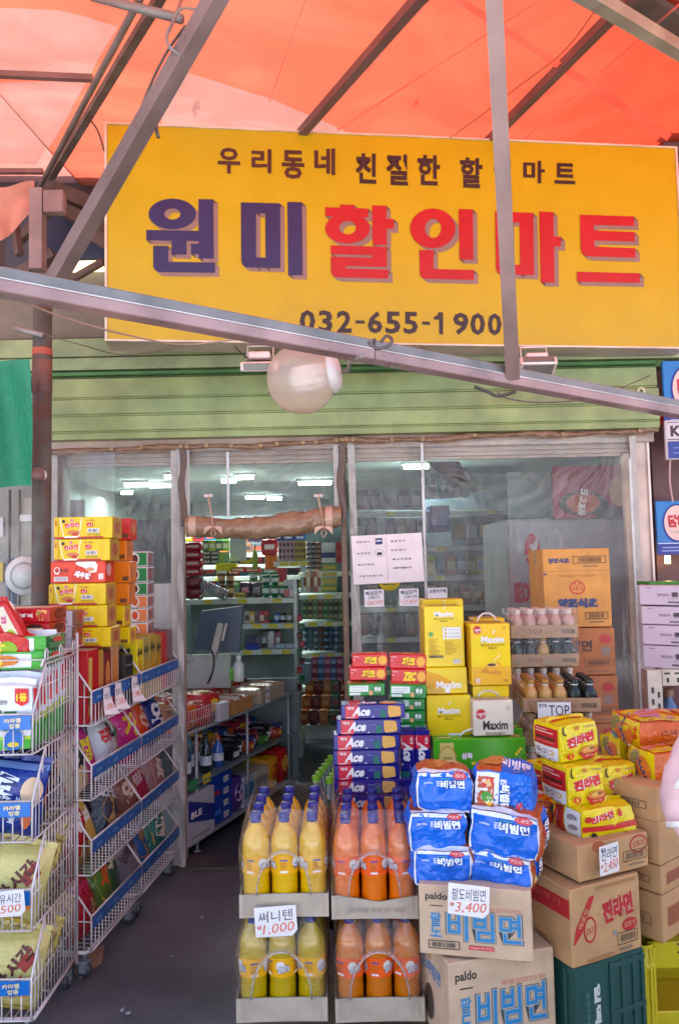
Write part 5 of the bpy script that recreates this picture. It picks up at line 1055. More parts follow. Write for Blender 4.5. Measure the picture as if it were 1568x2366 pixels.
for i in range(3):
    t = thing('water_bottle', ['blue grey bottle with brown cap on the slotted shelf, the leftmost one', 'blue grey bottle on the slotted shelf beside the leftmost one', 'blue grey bottle at the picture edge on the slotted shelf'][i], 'bottle', ss.location + Vector((.13 + .105 * i, .1, .64)), 0, 'bottles on the slotted shelf')
    b = B(); b.lathe([(0, 0), (.045, 0), (.048, .01), (.048, .15), (.044, .17), (.02, .215), (.018, .23)], M('46587e', 'k'), n=18); b.build('bottle_body', t)
    b = B(); b.lathe([(.024, .228), (.025, .232), (.025, .262), (.02, .266), (0, .266)], M('8a6450', 's'), n=16); b.build('cap', t)
# dark shop signs on the right wall
def board(label, x0, x1, y0, y1, Y, deco, m, name='hanging_sign', rz=0, cat='sign'):
    return pxbox(name, label, cat, x0, x1, y1, y0, Y, .02, rz, m, deco, None)
LB = M('1f72b4', 'p', .35)
def tob(F):
    f = F['f']; f.rect(0, 0, 1, .2, M('26348a', 'p')); f.rect(0, .2, 1, .215, M('d8d8e4', 'p')); f.ell(.55, .58, .40, .36, M('142a80', 'p'), 40); f.ell(.55, .585, .35, .325, M('e0bcae', 'p'), 40); f.txt('담배', .55, .62, .5, .24, M('c01c2c', 'p'), .06); f.txt('CIGARETTES', .55, .42, .42, .045, M('9a8078', 'p')); f.rect(.12, .12, .88, .14, M('9aa8d8', 'p')); f.rect(.1, .06, .9, .08, M('9aa8d8', 'p'))
board('blue tobacco sign with pink oval and red Korean letters', 1519, 1606, 1156, 1281, 3.9, tob, LB)
board('upper blue tobacco sign with pink oval cut by the picture edge', 1536, 1640, 832, 990, 3.86, tob, LB)
def ktr(F): f = F['f']; f.rect(.03, .48, .97, .97, M('c8c0c0', 'p')); f.rect(.03, .93, .97, .95, BK); f.rect(.03, .5, .97, .52, BK); f.txt('KTRAVEL', .5, .72, .85, .28, M('3a2c30', 'p'), .05); f.rect(.03, .03, .97, .46, M('2c3c8a', 'p')); f.rect(.1, .28, .8, .31, M('6a78c0', 'p')); f.rect(.1, .15, .7, .18, M('6a78c0', 'p'))
board('white and navy sign with black capital letters below the upper tobacco sign', 1540, 1700, 968, 1060, 3.84, ktr, M('c0b4b4', 'p'), rz=-4)
cable([P(1547, 1062, 3.85), P(1546, 1110, 3.86), P(1553, 1160, 3.88)], .004, M('c8a8a0', 's'), 'pale cord linking the two signs on the maroon wall')
b = B(); c = P(1541, 1293, 3.95); b.box(c.x - .01, c.x + .01, 3.94, 3.96, c.z - .02, c.z + .02, M('ffd890', 'e', 5)); tag(b.build('small_lamp'), 'small glowing lamp under the tobacco sign', 'lamp')

# ================================================================ drinks in front
def drinkpack(label, x0, x1, yb, Y, liq, lab, arch, ang=0, seed=0, tagt='써니텐', sag=0, ringed=True, lay=0):
    a, c = P(x0, yb, Y), P(x1, yb, Y); w = (c - a).length; loc = P((x0 + x1) / 2, yb, Y)
    t = thing('drink_pack', label, 'drink pack', loc, R(ang), 'shrink wrapped packs of big drink bottles'); n, rows = 3, 4; s = (w - .008) / n; r = s * .49
    b = B(); th = .068; d = rows * s + .01; K = M('b7a795', 'c')
    fr_ = lambda u: th - sag * max(0, 1 - abs(u - .55) * 2.2)
    N = 16
    b.grid(lambda u, v: (-w / 2 + w * u, -.0 + .004 * math.sin(u * 3.1), fr_(u) * v), N, 3, K); b.grid(lambda u, v: (-w / 2 + w * u, .004 + .004 * math.sin(u * 3.1), fr_(u) * v), N, 3, K)
    b.box(-w / 2, -w / 2 + .003, .0, d, 0, th, K); b.box(w / 2 - .003, w / 2, .0, d, 0, th, K); b.box(-w / 2, w / 2, d, d + .003, 0, th, K); b.box(-w / 2 + .004, w / 2 - .004, .005, d - .001, 0, .004, K); 
    if sag: q = flat(b, (-w / 2, -.001, 0), (w, 0, 0), (0, 0, th), .004); q.txt('2021.01.02  20:50  C7 - 04303', .52, .42, .66, .16, M('7a6c60', 'p'), .0, rot=0)
    b.build('tray', t)
    if ringed is not True: pass
    for j in range(rows):
        for i in range(n):
            x = -w / 2 + .004 + s * (i + .5); y = .008 + s * (j + .5); ph = rng.uniform(-1.3, 1.3)
            if lay == 0: ph = (.55, .0 + .9, -.9)[i] if j == 0 else ph
            p = B(); p.lathe([(0, .004), (r * .8, .004), (r * .97, .012), (r * .99, .04), (r * .93, .1), (r * .93, .108), (r * .99, .13), (r, .20), (r * .985, .222), (r * .92, .24), (r * .72, .262), (r * .48, .276), (r * .34, .287), (r * .31, .292)], liq, n=22)
            o = p.build('drink_bottle', t); o.location = (x, y, .004); o.scale = (1, 1, .92)
            p = B(); p.lathe([(r * 1.012, .128), (r * 1.015, .13), (r * 1.015, .186), (r * 1.012, .188)], lab, n=22)
            q = Face(p, lambda u, v, l: ((r * 1.018 + l) * math.sin((u - .5) * 6.28 + ph), -(r * 1.018 + l) * math.cos((u - .5) * 6.28 + ph), .128 + .06 * v), 6.28 * r, .06)
            for cu in (.2, .53, .86) if j < 2 else ():
                q.ell(cu - .03, .62, .05, .26, M('e4dcd4', 'p')); q.txt(tagt, cu, .45, .13, .38, M('1c2a78', 'p'), .11, rot=10); q.txt(tagt, cu, .45, .125, .34, WH, .03, rot=10)
                q.rect(cu + .12, .72, cu + .2, .8, M('4a4a9a', 'p')); q.rect(cu + .12, .1, cu + .2, .2, WH)
                for kk in range(5): q.rect(cu + .12, .3 + .08 * kk, cu + .12 + rng.uniform(.04, .09), .33 + .08 * kk, M('b87010', 'p')); q.h -= q.d
            p.build('label_band', o)
            p = B(); p.lathe([(r * .34, .286), (r * .40, .288), (r * .40, .297), (r * .37, .298), (r * .385, .30), (r * .385, .316), (r * .34, .319), (0, .319)], M('22247a', 's', .3), n=14)
            for kk in range(14): a_ = kk * 2 * math.pi / 14; p.tube([(r * .385 * math.cos(a_), r * .385 * math.sin(a_), .301), (r * .385 * math.cos(a_), r * .385 * math.sin(a_), .315)], .0009, M('22247a', 's', .3), 4)
            p.build('cap', o)
    # film
    b = B()
    def fn(u, v):
        a_ = u * 2 * math.pi; cx = max(-1, min(1, 1.3 * math.sin(a_))) ; cy = -max(-1, min(1, 1.3 * math.cos(a_)))
        z = .012 + v * (.30 if not lay else .285); k = 1 - (max(0, z - .19) / .13) ** 1.6 * (.20 if not lay else .30)
        nz = noise.noise(Vector((cx * 3 + seed, cy * 3, v * 5))) * .012 * (v ** 2 + .15) + .006 * math.sin(a_ * 26 + 4 * v) * max(0, v - .6)
        return ((w / 2 + .004) * cx * k + nz * cx, d / 2 + (d / 2 + .007) * cy * k + nz * cy, z + .02 * noise.noise(Vector((a_ * 2, seed, 0))) * max(0, v - .8) * 5)
    def skip(u, v):
        x, y, z = fn(u, v)
        if y < d * .3 and abs(x) < w * .46:
            return (x / (w * arch[0])) ** 2 + (max(0, z - th) / arch[1]) ** 2 < 1
        return False
    b.grid(fn, 110, 44, FILM, True, skip); 
    # rolled lip round the arch
    pts = [Vector((w * arch[0] * math.cos(math.pi * k / 20), -.006, th + arch[1] * math.sin(math.pi * k / 20))) for k in range(21)]
    b.tube(pts, .0028, LIP, 6); b.tube([p + Vector((0, .002, .006)) for p in pts], .0016, LIP, 5)
    b.build('shrink_film', t); return t
LIP = film_mat('film_lip', (.97, .96, .95), 1, .35, 1.5, .1, 30, .6, body=(.95, .92, .9))
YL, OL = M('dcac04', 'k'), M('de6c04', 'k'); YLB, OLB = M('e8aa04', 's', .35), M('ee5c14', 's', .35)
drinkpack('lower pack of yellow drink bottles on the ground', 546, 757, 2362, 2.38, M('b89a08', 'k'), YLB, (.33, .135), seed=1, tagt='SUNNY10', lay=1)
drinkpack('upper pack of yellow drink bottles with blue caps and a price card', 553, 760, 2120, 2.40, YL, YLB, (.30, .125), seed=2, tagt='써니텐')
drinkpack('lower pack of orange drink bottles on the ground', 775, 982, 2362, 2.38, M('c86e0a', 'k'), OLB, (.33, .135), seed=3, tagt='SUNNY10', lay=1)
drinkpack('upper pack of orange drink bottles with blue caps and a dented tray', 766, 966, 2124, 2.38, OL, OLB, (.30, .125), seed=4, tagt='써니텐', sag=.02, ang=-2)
b = B(); b.box(-.33, .30, 2.39, 2.78, .0, .045, M('8a7a68', 'c'), .004); tag(b.build('cardboard_sheet'), 'flattened cardboard lying under the drink packs', 'cardboard')

# ---- price cards
def card(label, x0, y0, x1, y1, Y, lines, rz=0, roll=0, cut=True, name='price_card'):
    a = P(x0, y1, Y); c = P(x1, y1, Y); w = (c - a).length; h = P(x0, y0, Y).z - a.z; b = B(); m = M('eae4e2', 'p', .6)
    k = .08 * w if cut else 0; out = [(-w / 2, 0), (w / 2 - k * 1.6, -.02 * h), (w / 2, h * .18 if cut else 0), (w / 2, h), (-w / 2, h)]
    vs = [(x, 0, z) for x, z in out] + [(x, .0008, z) for x, z in out]; n = len(out); b.add(vs, [tuple(range(n)), tuple(range(2 * n - 1, n - 1, -1))] + [(i, i + n, (i + 1) % n + n, (i + 1) % n) for i in range(n)], m)
    f = flat(b, (-w / 2, 0, 0), (w, 0, 0), (0, 0, h), .0003)
    for (t, cu, cv, ww, hh, col, bo, ro, sh) in lines: f.txt(t, cu, cv, ww, hh, M(col, 'p'), bo, rot=ro, shear=sh)
    o = b.build(name); o.location = P((x0 + x1) / 2, y1, Y); o.rotation_euler = (R(4), R(roll), R(rz)); return tag(o, label, 'price card', 'handwritten price cards')
NVY, RDP = '24264a', 'e0603c'
def two(a, b_, h1=.38, h2=.36, w1=.82, w2=.74): return [(a, .5, .68, w1, h1, NVY, .0, 3, .1), ('₩', .1, .32, .10, h2 * .4, RDP, .0, 8, .1), (b_, .56, .26, w2, h2, RDP, -.004, 4, .25)]
card('price card on the yellow drink pack reading 1,000 in red', 591, 2092, 688, 2163, 2.385, two('써니텐', '1,000'), 0, -3)
card('price card on the open noodle carton reading 3,400 in red', 1034, 2042, 1128, 2116, 2.18, two('팔도비빔면', '3,400'), -12, 3)
card('price card on the low brown tray carton reading 2,450 in red', 1379, 1948, 1437, 2018, 2.31, [('매운', .2, .86, .24, .14, NVY, .02, 0, 0)] + two('진라면', '2,450'), 25, -4, cut=False)
card('price card on the canned coffee tray with large latin letters', 1243, 1622, 1318, 1672, 2.96, [('캔커피', .15, .85, .24, .2, NVY, .02, 0, 0), ('TOP', .64, .62, .62, .5, NVY, .0, 0, 0), ('1,000', .4, .1, .6, .3, RDP, 0, 0, .2)], -5, 0, cut=False)
card('left price card on the window vinyl below the two notices', 842, 1362, 887, 1402, 3.83, [('맥심모카', .5, .8, .86, .26, NVY, .03, 4, 0), ('(280T)', .5, .52, .6, .22, NVY, .01, 3, .1), ('*28,500', .5, .24, .86, .26, RDP, .0, 5, .2)], 0, -1, cut=False)
card('right price card on the window vinyl beside the coffee boxes', 922, 1360, 967, 1400, 3.83, [('맥심모카', .5, .8, .86, .26, NVY, .03, 4, 0), ('(150+20)', .6, .52, .7, .22, NVY, .01, 3, .1), ('*17,800', .5, .24, .86, .26, RDP, .0, 5, .2)], 0, 0, cut=False)
card('price card mostly hidden behind the tall coffee box', 988, 1358, 1033, 1396, 3.83, [('프렌치카페', .5, .8, .86, .26, NVY, .03, 0, 0)], 0, 0, cut=False)
def notice(label, x0, x1, y0, y1, lines, extra=None, rz=0):
    def de(F):
        f = F['f']
        for t, cu, cv, w in lines: f.txt(t, cu, cv, w, .042, M('3a3236', 'p'), .03)
        if extra: extra(f)
    return pxbox('paper_notice', label, 'notice', x0, x1, y1, y0, 3.82, .001, 0, M('e4d8d4', 'p', .6), de, 'paper notices on the window vinyl', lean=rz)
def ex(f): f.rect(.68, .80, .88, .93, M('1c2c6a', 'p')); f.txt('zero', .78, .875, .16, .035, WH, .03); f.ell(.78, .625, .13, .078, M('5a6a9a', 'p'), 28); f.ell(.78, .625, .12, .072, M('e4d8d4', 'p'), 28); f.rect(.71, .58, .85, .64, BK)
notice('left paper notice with a navy square and a round mark', 816, 898, 1236, 1349, [('제 로 페 이', .33, .865, .36), ('부 천 페 이', .33, .63, .36), ('재 난 지 원 금', .38, .4, .46), ('사 용 가 능 합 니 다', .50, .165, .66)], ex, -1.6)
notice('right paper notice with four lines of text only', 895, 980, 1232, 1345, [('제 로 페 이.', .34, .85, .42), ('부 천 페 이.', .34, .665, .42), ('재 난 지 원 금', .42, .48, .52), ('사용가능합니다.', .43, .30, .54)], None, -1.6)
b = B(); c = P(899, 1351, 3.83); b.lathe([(0, .001), (.06, .001), (.06, 0)], M('c8a828', 'p'), (0, 0, 0), 28, (0, -1, 0)); q = flat(b, (-.04, -.001, -.035), (.08, 0, 0), (0, 0, .02)); q.txt('kakao pay', .5, .3, .8, .6, BK, .03); o = b.build('round_sticker'); o.location = c + Vector((0, .003, .03)); tag(o, 'round yellow sticker half hidden under the paper notices', 'sticker')
# ================================================================ inside the shop
def D2(x, y): return 346.5 + x * .2947, 981.8 + y * .2947        # close view of the doorway to sketch units
def D3(x, y): return 346.5 + x * .2947, 1443.8 + y * .2947
SHW = M('c4ccc4', 'm', .4)
GI = {}
def good(kind, x0, x1, yb, yt, Y, m, label, cat, group, deco=None, d=None, m2=None, name=None, rot=0):
    a, c, t = P(x0, yb, Y), P(x1, yb, Y), P((x0 + x1) / 2, yt, Y); w = (c - a).length; h = t.z - (a.z + c.z) / 2; loc = P((x0 + x1) / 2, yb, Y); b = B()
    if kind == 'box': b.box(-w * .48, w * .48, 0, d or w * .8, 0, h * .98, m, .002)
    elif kind == 'can': r = w * .47; b.lathe([(0, 0), (r, 0), (r, h * .9), (r * .92, h * .94), (r * .92, h * .98), (0, h * .98)], m, (0, r, 0), 12)
    elif kind == 'cup': r = w * .47; b.lathe([(0, 0), (r * .75, 0), (r * .97, h * .9), (r, h * .92), (r, h * .97), (0, h * .97)], m, (0, r, 0), 12)
    elif kind == 'bottle':
        r = w * .45; b.lathe([(0, 0), (r, 0), (r, h * .6), (r * .75, h * .72), (r * .35, h * .82), (r * .32, h * .9)], m, (0, r, 0), 12); b.lathe([(r * .4, h * .88), (r * .4, h), (0, h)], m2 or m, (0, r, 0), 10)
    elif kind == 'bag': f = puff(w, d or w * .5, h, .35, w * .04, rng.random() * 50, 6 / w); soft(b, f, m, 6)
    if m2 and kind in ('can', 'cup'):
        b.lathe([(w * .48 * (1 if kind == 'can' else .86), h * .35), (w * .48 * (1 if kind == 'can' else .96), h * .75)], m2, (0, w * .47, 0), 12)
    if kind == 'box' and m2: q = faces(b, w * .96, w * .8, h * .98)['f']; q.rect(.1, .25, .9, .7, m2)
    if kind == 'bag' and m2: q = softfaces(b, f, w, d or w * .5, h, 4)['f']; q.rect(.2, .35, .85, .68, m2)
    if deco: deco(faces(b, w * .96, d or w * .8, h * .98))
    o = b.build(name or dict(box='packet', can='can', cup='instant_cup', bottle='bottle', bag='snack_bag')[kind]); o.location = loc; o.rotation_euler = (0, 0, R(rot)); return tag(o, label, cat, group)
def row(kind, x0, x1, yb, yt, Y, n, cols, what, where, yb2=None, col2=None, name=None, cat=None):
    """n goods side by side; label says which one by colour, kind, place in the row and shelf"""
    nm = {}
    for i in range(n):
        k = i / n; xa = x0 + (x1 - x0) * k; xb = x0 + (x1 - x0) * (i + 1) / n; y = yb + ((yb2 or yb) - yb) * (i + .5) / n; c = cols[i % len(cols)]
        m2 = M(col2[i % len(col2)], 'p') if col2 else None
        good(kind, xa, xb, y, y - (yb - yt), Y, M(c[0], 'g' if kind == 'bag' else 'p'), '%s %s, %s from left %s' % (c[1], what, ORD[i], where), cat or what, '%ss %s' % (what, where), m2=m2, name=name)
def stack(kind, x0, x1, yb, yt, Y, n, cols, what, where, col2=None, name=None, cat=None, d=None):
    for i in range(n):
        a = yb + (yt - yb) * i / n; c_ = yb + (yt - yb) * (i + 1) / n; c = cols[i % len(cols)]; m2 = M(col2[i % len(col2)], 'p') if col2 else None
        good(kind, x0, x1, a, c_, Y, M(c[0], 'g' if kind == 'bag' else 'p'), '%s %s, %s from below %s' % (c[1], what, ORD[i], where), cat or what, '%ss %s' % (what, where), m2=m2, name=name, d=d)

# shelf unit behind the counter
ua = thing('shelf_unit', 'pale steel shelf unit behind the till counter', 'shelf unit', (P(550, 1700, 6.1).x, 6.1, 0))
def upart(u, b, name): o = b.build(name, u); o.matrix_parent_inverse = Matrix.Translation(-u.location); return o
def shelf(u, x0, x1, y, Y, dp, tilt=0, name='shelf_board', th=.022):
    a, c = P(x0, y, Y), P(x1, y + tilt, Y); b = B(); z = (a.z + c.z) / 2; b.box(a.x, c.x, Y, Y + dp, z - th, z, SHW, .003); b.box(a.x, c.x, Y - .012, Y - .001, z - th - .02, z - .004, M('ccd2c8', 'm'), .002)
    for k in range(3): xx = a.x + (c.x - a.x) * (.2 + .3 * k); b.box(xx, xx + .07, Y - .0145, Y - .0125, z - th - .015, z - .006, M('d8c820', 'p'))
    upart(u, b, name)
shelf(ua, 418, 683, 1383, 6.1, .4); shelf(ua, 560, 680, 1440, 6.1, .35); shelf(ua, 532, 681, 1500, 6.1, .4)
a, c = P(418, 1330, 6.1), P(683, 1330, 6.1); zb2 = P(600, 1738, 6.1).z
b = B(); b.box(c.x - .02, c.x + .01, 6.08, 6.12, 0.02, P(683, 1338, 6.1).z, SHW, .003); upart(ua, b, 'upright')
b = B(); b.box(a.x, c.x, 6.5, 6.53, .0, 1.3, M('8a9a92', 'm')); upart(ua, b, 'back_panel')
b = B(); q0, q1 = P(590, 1738, 6.0), P(694, 1724, 6.1); b.box(q0.x, q1.x + .02, 6.05, 6.45, 0, .12, M('c8ccc0', 'm'), .004); b.box(q0.x, q1.x + .02, 6.03, 6.45, .122, .15, SHW, .004); upart(ua, b, 'base')
# goods on it
row('cup', 500, 541, 1381, 1351, 6.2, 2, [('6a4020', 'brown')], 'instant cup', 'on the top shelf behind the till', col2=['c8a878'])
row('cup', 500, 541, 1351, 1324, 6.2, 2, [('6a4020', 'brown')], 'stacked instant cup', 'over the brown cups', col2=['c8a878'])
row('cup', 604, 665, 1380, 1353, 6.15, 3, [('1f7a4c', 'green and white')], 'instant cup', 'at the right of the top shelf', col2=['d8e0d8'])
row('cup', 604, 645, 1353, 1329, 6.15, 2, [('1f7a4c', 'green and white')], 'instant cup', 'in the upper layer at the right', col2=['d8e0d8'])
row('cup', 573, 643, 1342, 1322, 6.35, 3, [('2a8458', 'green lidded')], 'instant cup', 'in the rear row of the top shelf', col2=['e0e4dc'])
row('bag', 553, 606, 1381, 1345, 6.25, 2, [('2c1c24', 'dark pink lettered'), ('3a343c', 'dark grey')], 'snack bag', 'in the middle of the top shelf', col2=['c88a98', '8a8a92'])
row('box', 542, 566, 1382, 1370, 6.1, 2, [('d8c41c', 'yellow')], 'small box', 'at the front of the top shelf', col2=['8a7a20'])
row('box', 655, 682, 1378, 1362, 6.1, 2, [('c86a78', 'pink'), ('d8d0d0', 'pale pink')], 'small box', 'at the right end of the top shelf')
row('box', 655, 682, 1362, 1340, 6.2, 1, [('c8ccc8', 'white')], 'tall packet', 'at the right end of the top shelf')
row('box', 498, 546, 1319, 1301, 6.6, 1, [('d0c414', 'bright yellow')], 'display box', 'above the brown cups')
row('box', 532, 600, 1322, 1310, 6.6, 2, [('c02830', 'red')], 'flat box', 'above the green lidded cups', col2=['e8c8a0'])
row('box', 640, 662, 1345, 1312, 6.5, 1, [('c43444', 'red')], 'upright box', 'near the shelf post')
stack('bag', 422, 466, 1331, 1253, 5.9, 4, [('b01c2c', 'red')], 'snack bag', 'in the red stack left of the doorway', col2=['d8b0a8'], d=.12)
stack('bag', 420, 462, 1384, 1333, 5.9, 2, [('7a1420', 'dark red')], 'snack bag', 'beneath the red stack', d=.12)
row('bag', 432, 470, 1384, 1332, 6.0, 2, [('5a6a80', 'blue grey'), ('7a8494', 'silver grey')], 'pouch', 'on the top shelf next to the red bags')
stack('box', 469, 487, 1302, 1273, 6.3, 3, [('14583a', 'dark green')], 'small carton', 'in the left green column', col2=['c8d4c8'])
stack('box', 487, 505, 1302, 1273, 6.3, 3, [('14583a', 'dark green')], 'small carton', 'in the right green column', col2=['c8d4c8'])
row('box', 466, 530, 1273, 1248, 6.9, 4, [('5a7a4a', 'olive green'), ('a8a83a', 'yellow green'), ('4a6a5a', 'grey green'), ('8ab048', 'light green')], 'packet', 'on the rear shelf above the green cartons', col2=['d8d8c0'])
row('box', 506, 530, 1302, 1275, 6.9, 2, [('7a9a4a', 'light green'), ('688a6a', 'muted green')], 'packet', 'right of the green cartons')
# white panel, hanging things
good('box', 531, 570, 1296, 1242, 6.7, M('a8bcc4', 'p'), 'pale blue blank board leaning behind the top shelf', 'board', None, name='blank_board', d=.02)
good('bottle', 582, 596, 1316, 1258, 6.5, M('8a9a28', 'k'), 'green yellow bottle hanging in the middle of the doorway view', 'bottle', None, m2=M('3a4a2a', 's'))
good('bag', 603, 640, 1282, 1246, 6.7, M('a81c2c', 'g'), 'red and white snack bag high behind the counter', 'snack bag', None, m2=M('e0d4d4', 'p'))
row('bag', 571, 706, 1250, 1234, 6.9, 5, [('2858a8', 'blue'), ('3a6ab8', 'light blue'), ('1c4488', 'deep blue')], 'pack', 'along the uppermost rear shelf', col2=['c8d8e8'])
row('box', 612, 640, 1316, 1270, 6.9, 2, [('b86a20', 'orange brown')], 'carton', 'behind the green lidded cups')
def shoe(F):
    f = F['f']
    for i in range(4):
        for j in range(3): f.ell(.14 + .24 * i, .2 + .3 * j, .08, .11, M(('5a3430', '2c2c30', '8a4a48')[(i + j) % 3], 'p'))
good('box', 642, 681, 1296, 1248, 6.5, M('b898a0', 'p'), 'pinkish box printed with rows of dark shapes', 'display box', None, shoe, name='display_box')
good('box', 681, 707, 1296, 1248, 6.5, M('b8a83c', 'p'), 'yellow box printed with rows of dark shapes', 'display box', None, shoe, name='display_box')
b = B(); ub = thing('shelf_unit', 'tall pale shelf unit at the back of the doorway view', 'shelf unit', (P(745, 1680, 6.9).x, 6.9, 0))
shelf(ub, 632, 708, 1297, 6.4, .3); shelf(ub, 688, 812, 1373, 6.9, .4); shelf(ub, 690, 812, 1436, 6.9, .4); shelf(ub, 696, 812, 1509, 6.9, .4); shelf(ub, 696, 812, 1585, 6.8, .5); shelf(ub, 690, 812, 1322, 7.2, .1)
b = B(); q0, q1 = P(697, 1660, 6.7), P(830, 1685, 6.7); b.box(q0.x, q1.x + .9, 6.65, 7.25, 0, .13, M('b8c0b4', 'm'), .004); upart(ub, b, 'base')
b = B(); b.box(q0.x - .02, q1.x + .9, 7.3, 7.33, 0, 2.0, M('5a6a6c', 'm')); upart(ub, b, 'back_panel')
for x in (712, 724, 736): stack('cup' if x == 724 else 'can', x - 6, x + 6, 1318, 1252, 6.95, 6, [('a8a4a8', 'grey white'), ('8a8488', 'grey')] if x != 736 else [('c89a78', 'tan'), ('b8846a', 'brownish')], 'stacked cup', 'in the %s column of the back shelf' % {712: 'left', 724: 'middle', 736: 'tan'}[x], col2=['4a3c40'])
stack('box', 742, 775, 1300, 1254, 6.95, 4, [('d8dcdc', 'white'), ('2c3c7a', 'navy'), ('c8d0d4', 'pale')], 'packet', 'in the white and navy pile')
stack('box', 776, 800, 1300, 1252, 6.95, 3, [('b02030', 'red'), ('c83a3a', 'bright red')], 'packet', 'right of the navy pile')
stack('box', 742, 780, 1367, 1302, 6.95, 4, [('7aa05a', 'light green'), ('a8b878', 'yellow green'), ('c8ccb8', 'cream green')], 'noodle box', 'in the green pile of the back shelf', col2=['d8b84a'])
row('box', 700, 742, 1367, 1318, 6.9, 5, [('c0ccc0', 'pale green'), ('b8a48c', 'beige'), ('8a7468', 'brown'), ('a8605a', 'dull red'), ('c8b8a8', 'sand')], 'upright packet', 'on the first board of the back shelf', col2=['8a4a38', 'd8c8a8'])
for j in range(3):
    row('box', 698, 806, 1431 - 18 * j, 1414 - 18 * j, 6.9, 9, [('3a5a38', 'dark green'), ('4a3a30', 'brown'), ('5a7a3a', 'olive'), ('6a4c3c', 'tan brown'), ('2a6a3a', 'green')], 'small tin', 'in layer %s of the second board' % ORD[j], col2=['8a9a78', 'a8906a'], cat='tin', name='tin')
for j in range(4):
    row('can', 700, 806, 1503 - 16 * j, 1488 - 16 * j, 6.9, 9, [('3a5a80', 'blue'), ('6a7a8a', 'steel'), ('5a6a78', 'slate'), ('8a5a3a', 'copper'), ('2a3440', 'dark')], 'can', 'in layer %s of the third board' % ORD[j], col2=['9aa8b8', '5a6a7a'])
for j in range(3):
    row('box', 720, 806, 1580 - 21 * j, 1560 - 21 * j, 6.8, 6, [('8a2848', 'pink red'), ('3a5a90', 'blue'), ('9a3a58', 'rose'), ('5a4a80', 'violet')], 'packet', 'in layer %s of the lowest board' % ORD[j], col2=['b88a98', '8aa0c0'])
row('bag', 694, 720, 1582, 1532, 6.75, 1, [('7a8a98', 'grey')], 'pouch', 'left of the lowest board')
for j in range(3):
    row('bag', 690 + 8 * j, 806, 1648 + 10 * (2 - j) - 26 * 0 - 24 * j + 8, 1612 - 24 * j + 8 + 10 * (2 - j), 6.55 + .1 * j, 5, [('9a4a18', 'orange brown'), ('5a2c28', 'maroon'), ('a8683a', 'tan'), ('4a5a48', 'dark green'), ('7a2420', 'dark red')], 'snack bag', 'in heap layer %s at the back floor' % ORD[j], col2=['c88a48', '8a3a30'])
# lower boards of the unit behind the till
row('box', 566, 622, 1441, 1412, 6.15, 5, [('c8c0a8', 'cream'), ('d8a828', 'amber'), ('6a6a70', 'grey'), ('c83040', 'red'), ('d04050', 'rose red')], 'packet', 'on the middle board behind the till', col2=['5a4a3a', 'e8d8c0'])
row('can', 632, 676, 1441, 1416, 6.15, 3, [('3a78b8', 'blue'), ('2a2c30', 'black'), ('8a7848', 'bronze')], 'can', 'on the middle board behind the till', col2=['c8d0d8'])
row('bag', 566, 604, 1502, 1470, 6.15, 3, [('4a4068', 'violet grey'), ('3a3a58', 'dark'), ('6a5a78', 'lilac')], 'pouch', 'on the lower board behind the till')
good('box', 569, 597, 1506, 1488, 6.1, M('1c3ca8', 's'), 'blue plastic bin on the lower board behind the till', 'bin', None, name='plastic_bin')
row('bag', 602, 650, 1502, 1458, 6.2, 3, [('3a3a3e', 'black and white'), ('c0c4c4', 'silver'), ('8a2838', 'dark red')], 'tube pack', 'on the lower board by the post', col2=['c8ccc8'])
row('box', 636, 680, 1498, 1487, 6.1, 2, [('9ab0bc', 'pale blue')], 'flat carton', 'at the end of the lower board')
# string of red wrappers on the post
st = thing('wrapper_string', 'string of small red shiny packets hanging on the shelf post', 'packet string', P(694, 1420, 6.0))
for k in range(9):
    b = B(); c = P(692 + 6 * (k % 2), 1428 + 20 * k, 6.0) - st.location; b.box(c.x - .02, c.x + .02, c.y - .01, c.y + .01, c.z - .025, c.z + .025, M(('b02030', '2a6a3a', '5a1c20')[k % 3], 'g'), .006); b.build('packet', st)
# spiral display pack
b = B(); c0 = P(470, 1352, 5.95); c1 = P(522, 1376, 5.9); d_ = (c1 - c0)
for k in range(9): b.lathe([(.035, -.008), (.045, 0), (.035, .008)], M('9aa0a4', 'm', .25), d_ * (k / 8), 14, d_)
o = b.build('silver_coil'); o.location = c0; tag(o, 'silver ribbed roll lying on the top shelf behind the till', 'roll')
uw = thing('shelf_unit', 'crowded wall shelf at the far end of the doorway view', 'shelf unit', (P(600, 1600, 7.5).x, 7.5, 0))
for y in (1277, 1303, 1330, 1360): shelf(uw, 415, 830, y, 7.5, .3)
b = B(); b.box(P(415, 1300, 7.9).x, P(830, 1300, 7.9).x, 7.85, 7.88, 0, 2.0, M('5a6264', 'm')); upart(uw, b, 'back_panel')
for j, (yb, yt) in enumerate(((1252, 1230), (1277, 1255), (1303, 1281), (1330, 1308), (1360, 1336))):
    PALW = [('b8a82c', 'yellow'), ('a8303a', 'red'), ('2c6a8c', 'blue'), ('4a8a48', 'green'), ('c0b8a8', 'cream'), ('b8682c', 'orange'), ('6a4a78', 'violet'), ('8a5a40', 'brown'), ('4a5a62', 'slate')]
    row('box' if j % 2 else 'bag', 418, 826, yb, yt, 7.55, 15, PALW[j * 2:] + PALW[:j * 2], 'pack', 'on wall shelf layer %s' % ORD[4 - j], col2=['d8ccb0', '3a3438', 'c84a38', 'c8d0d4'], name='pack')
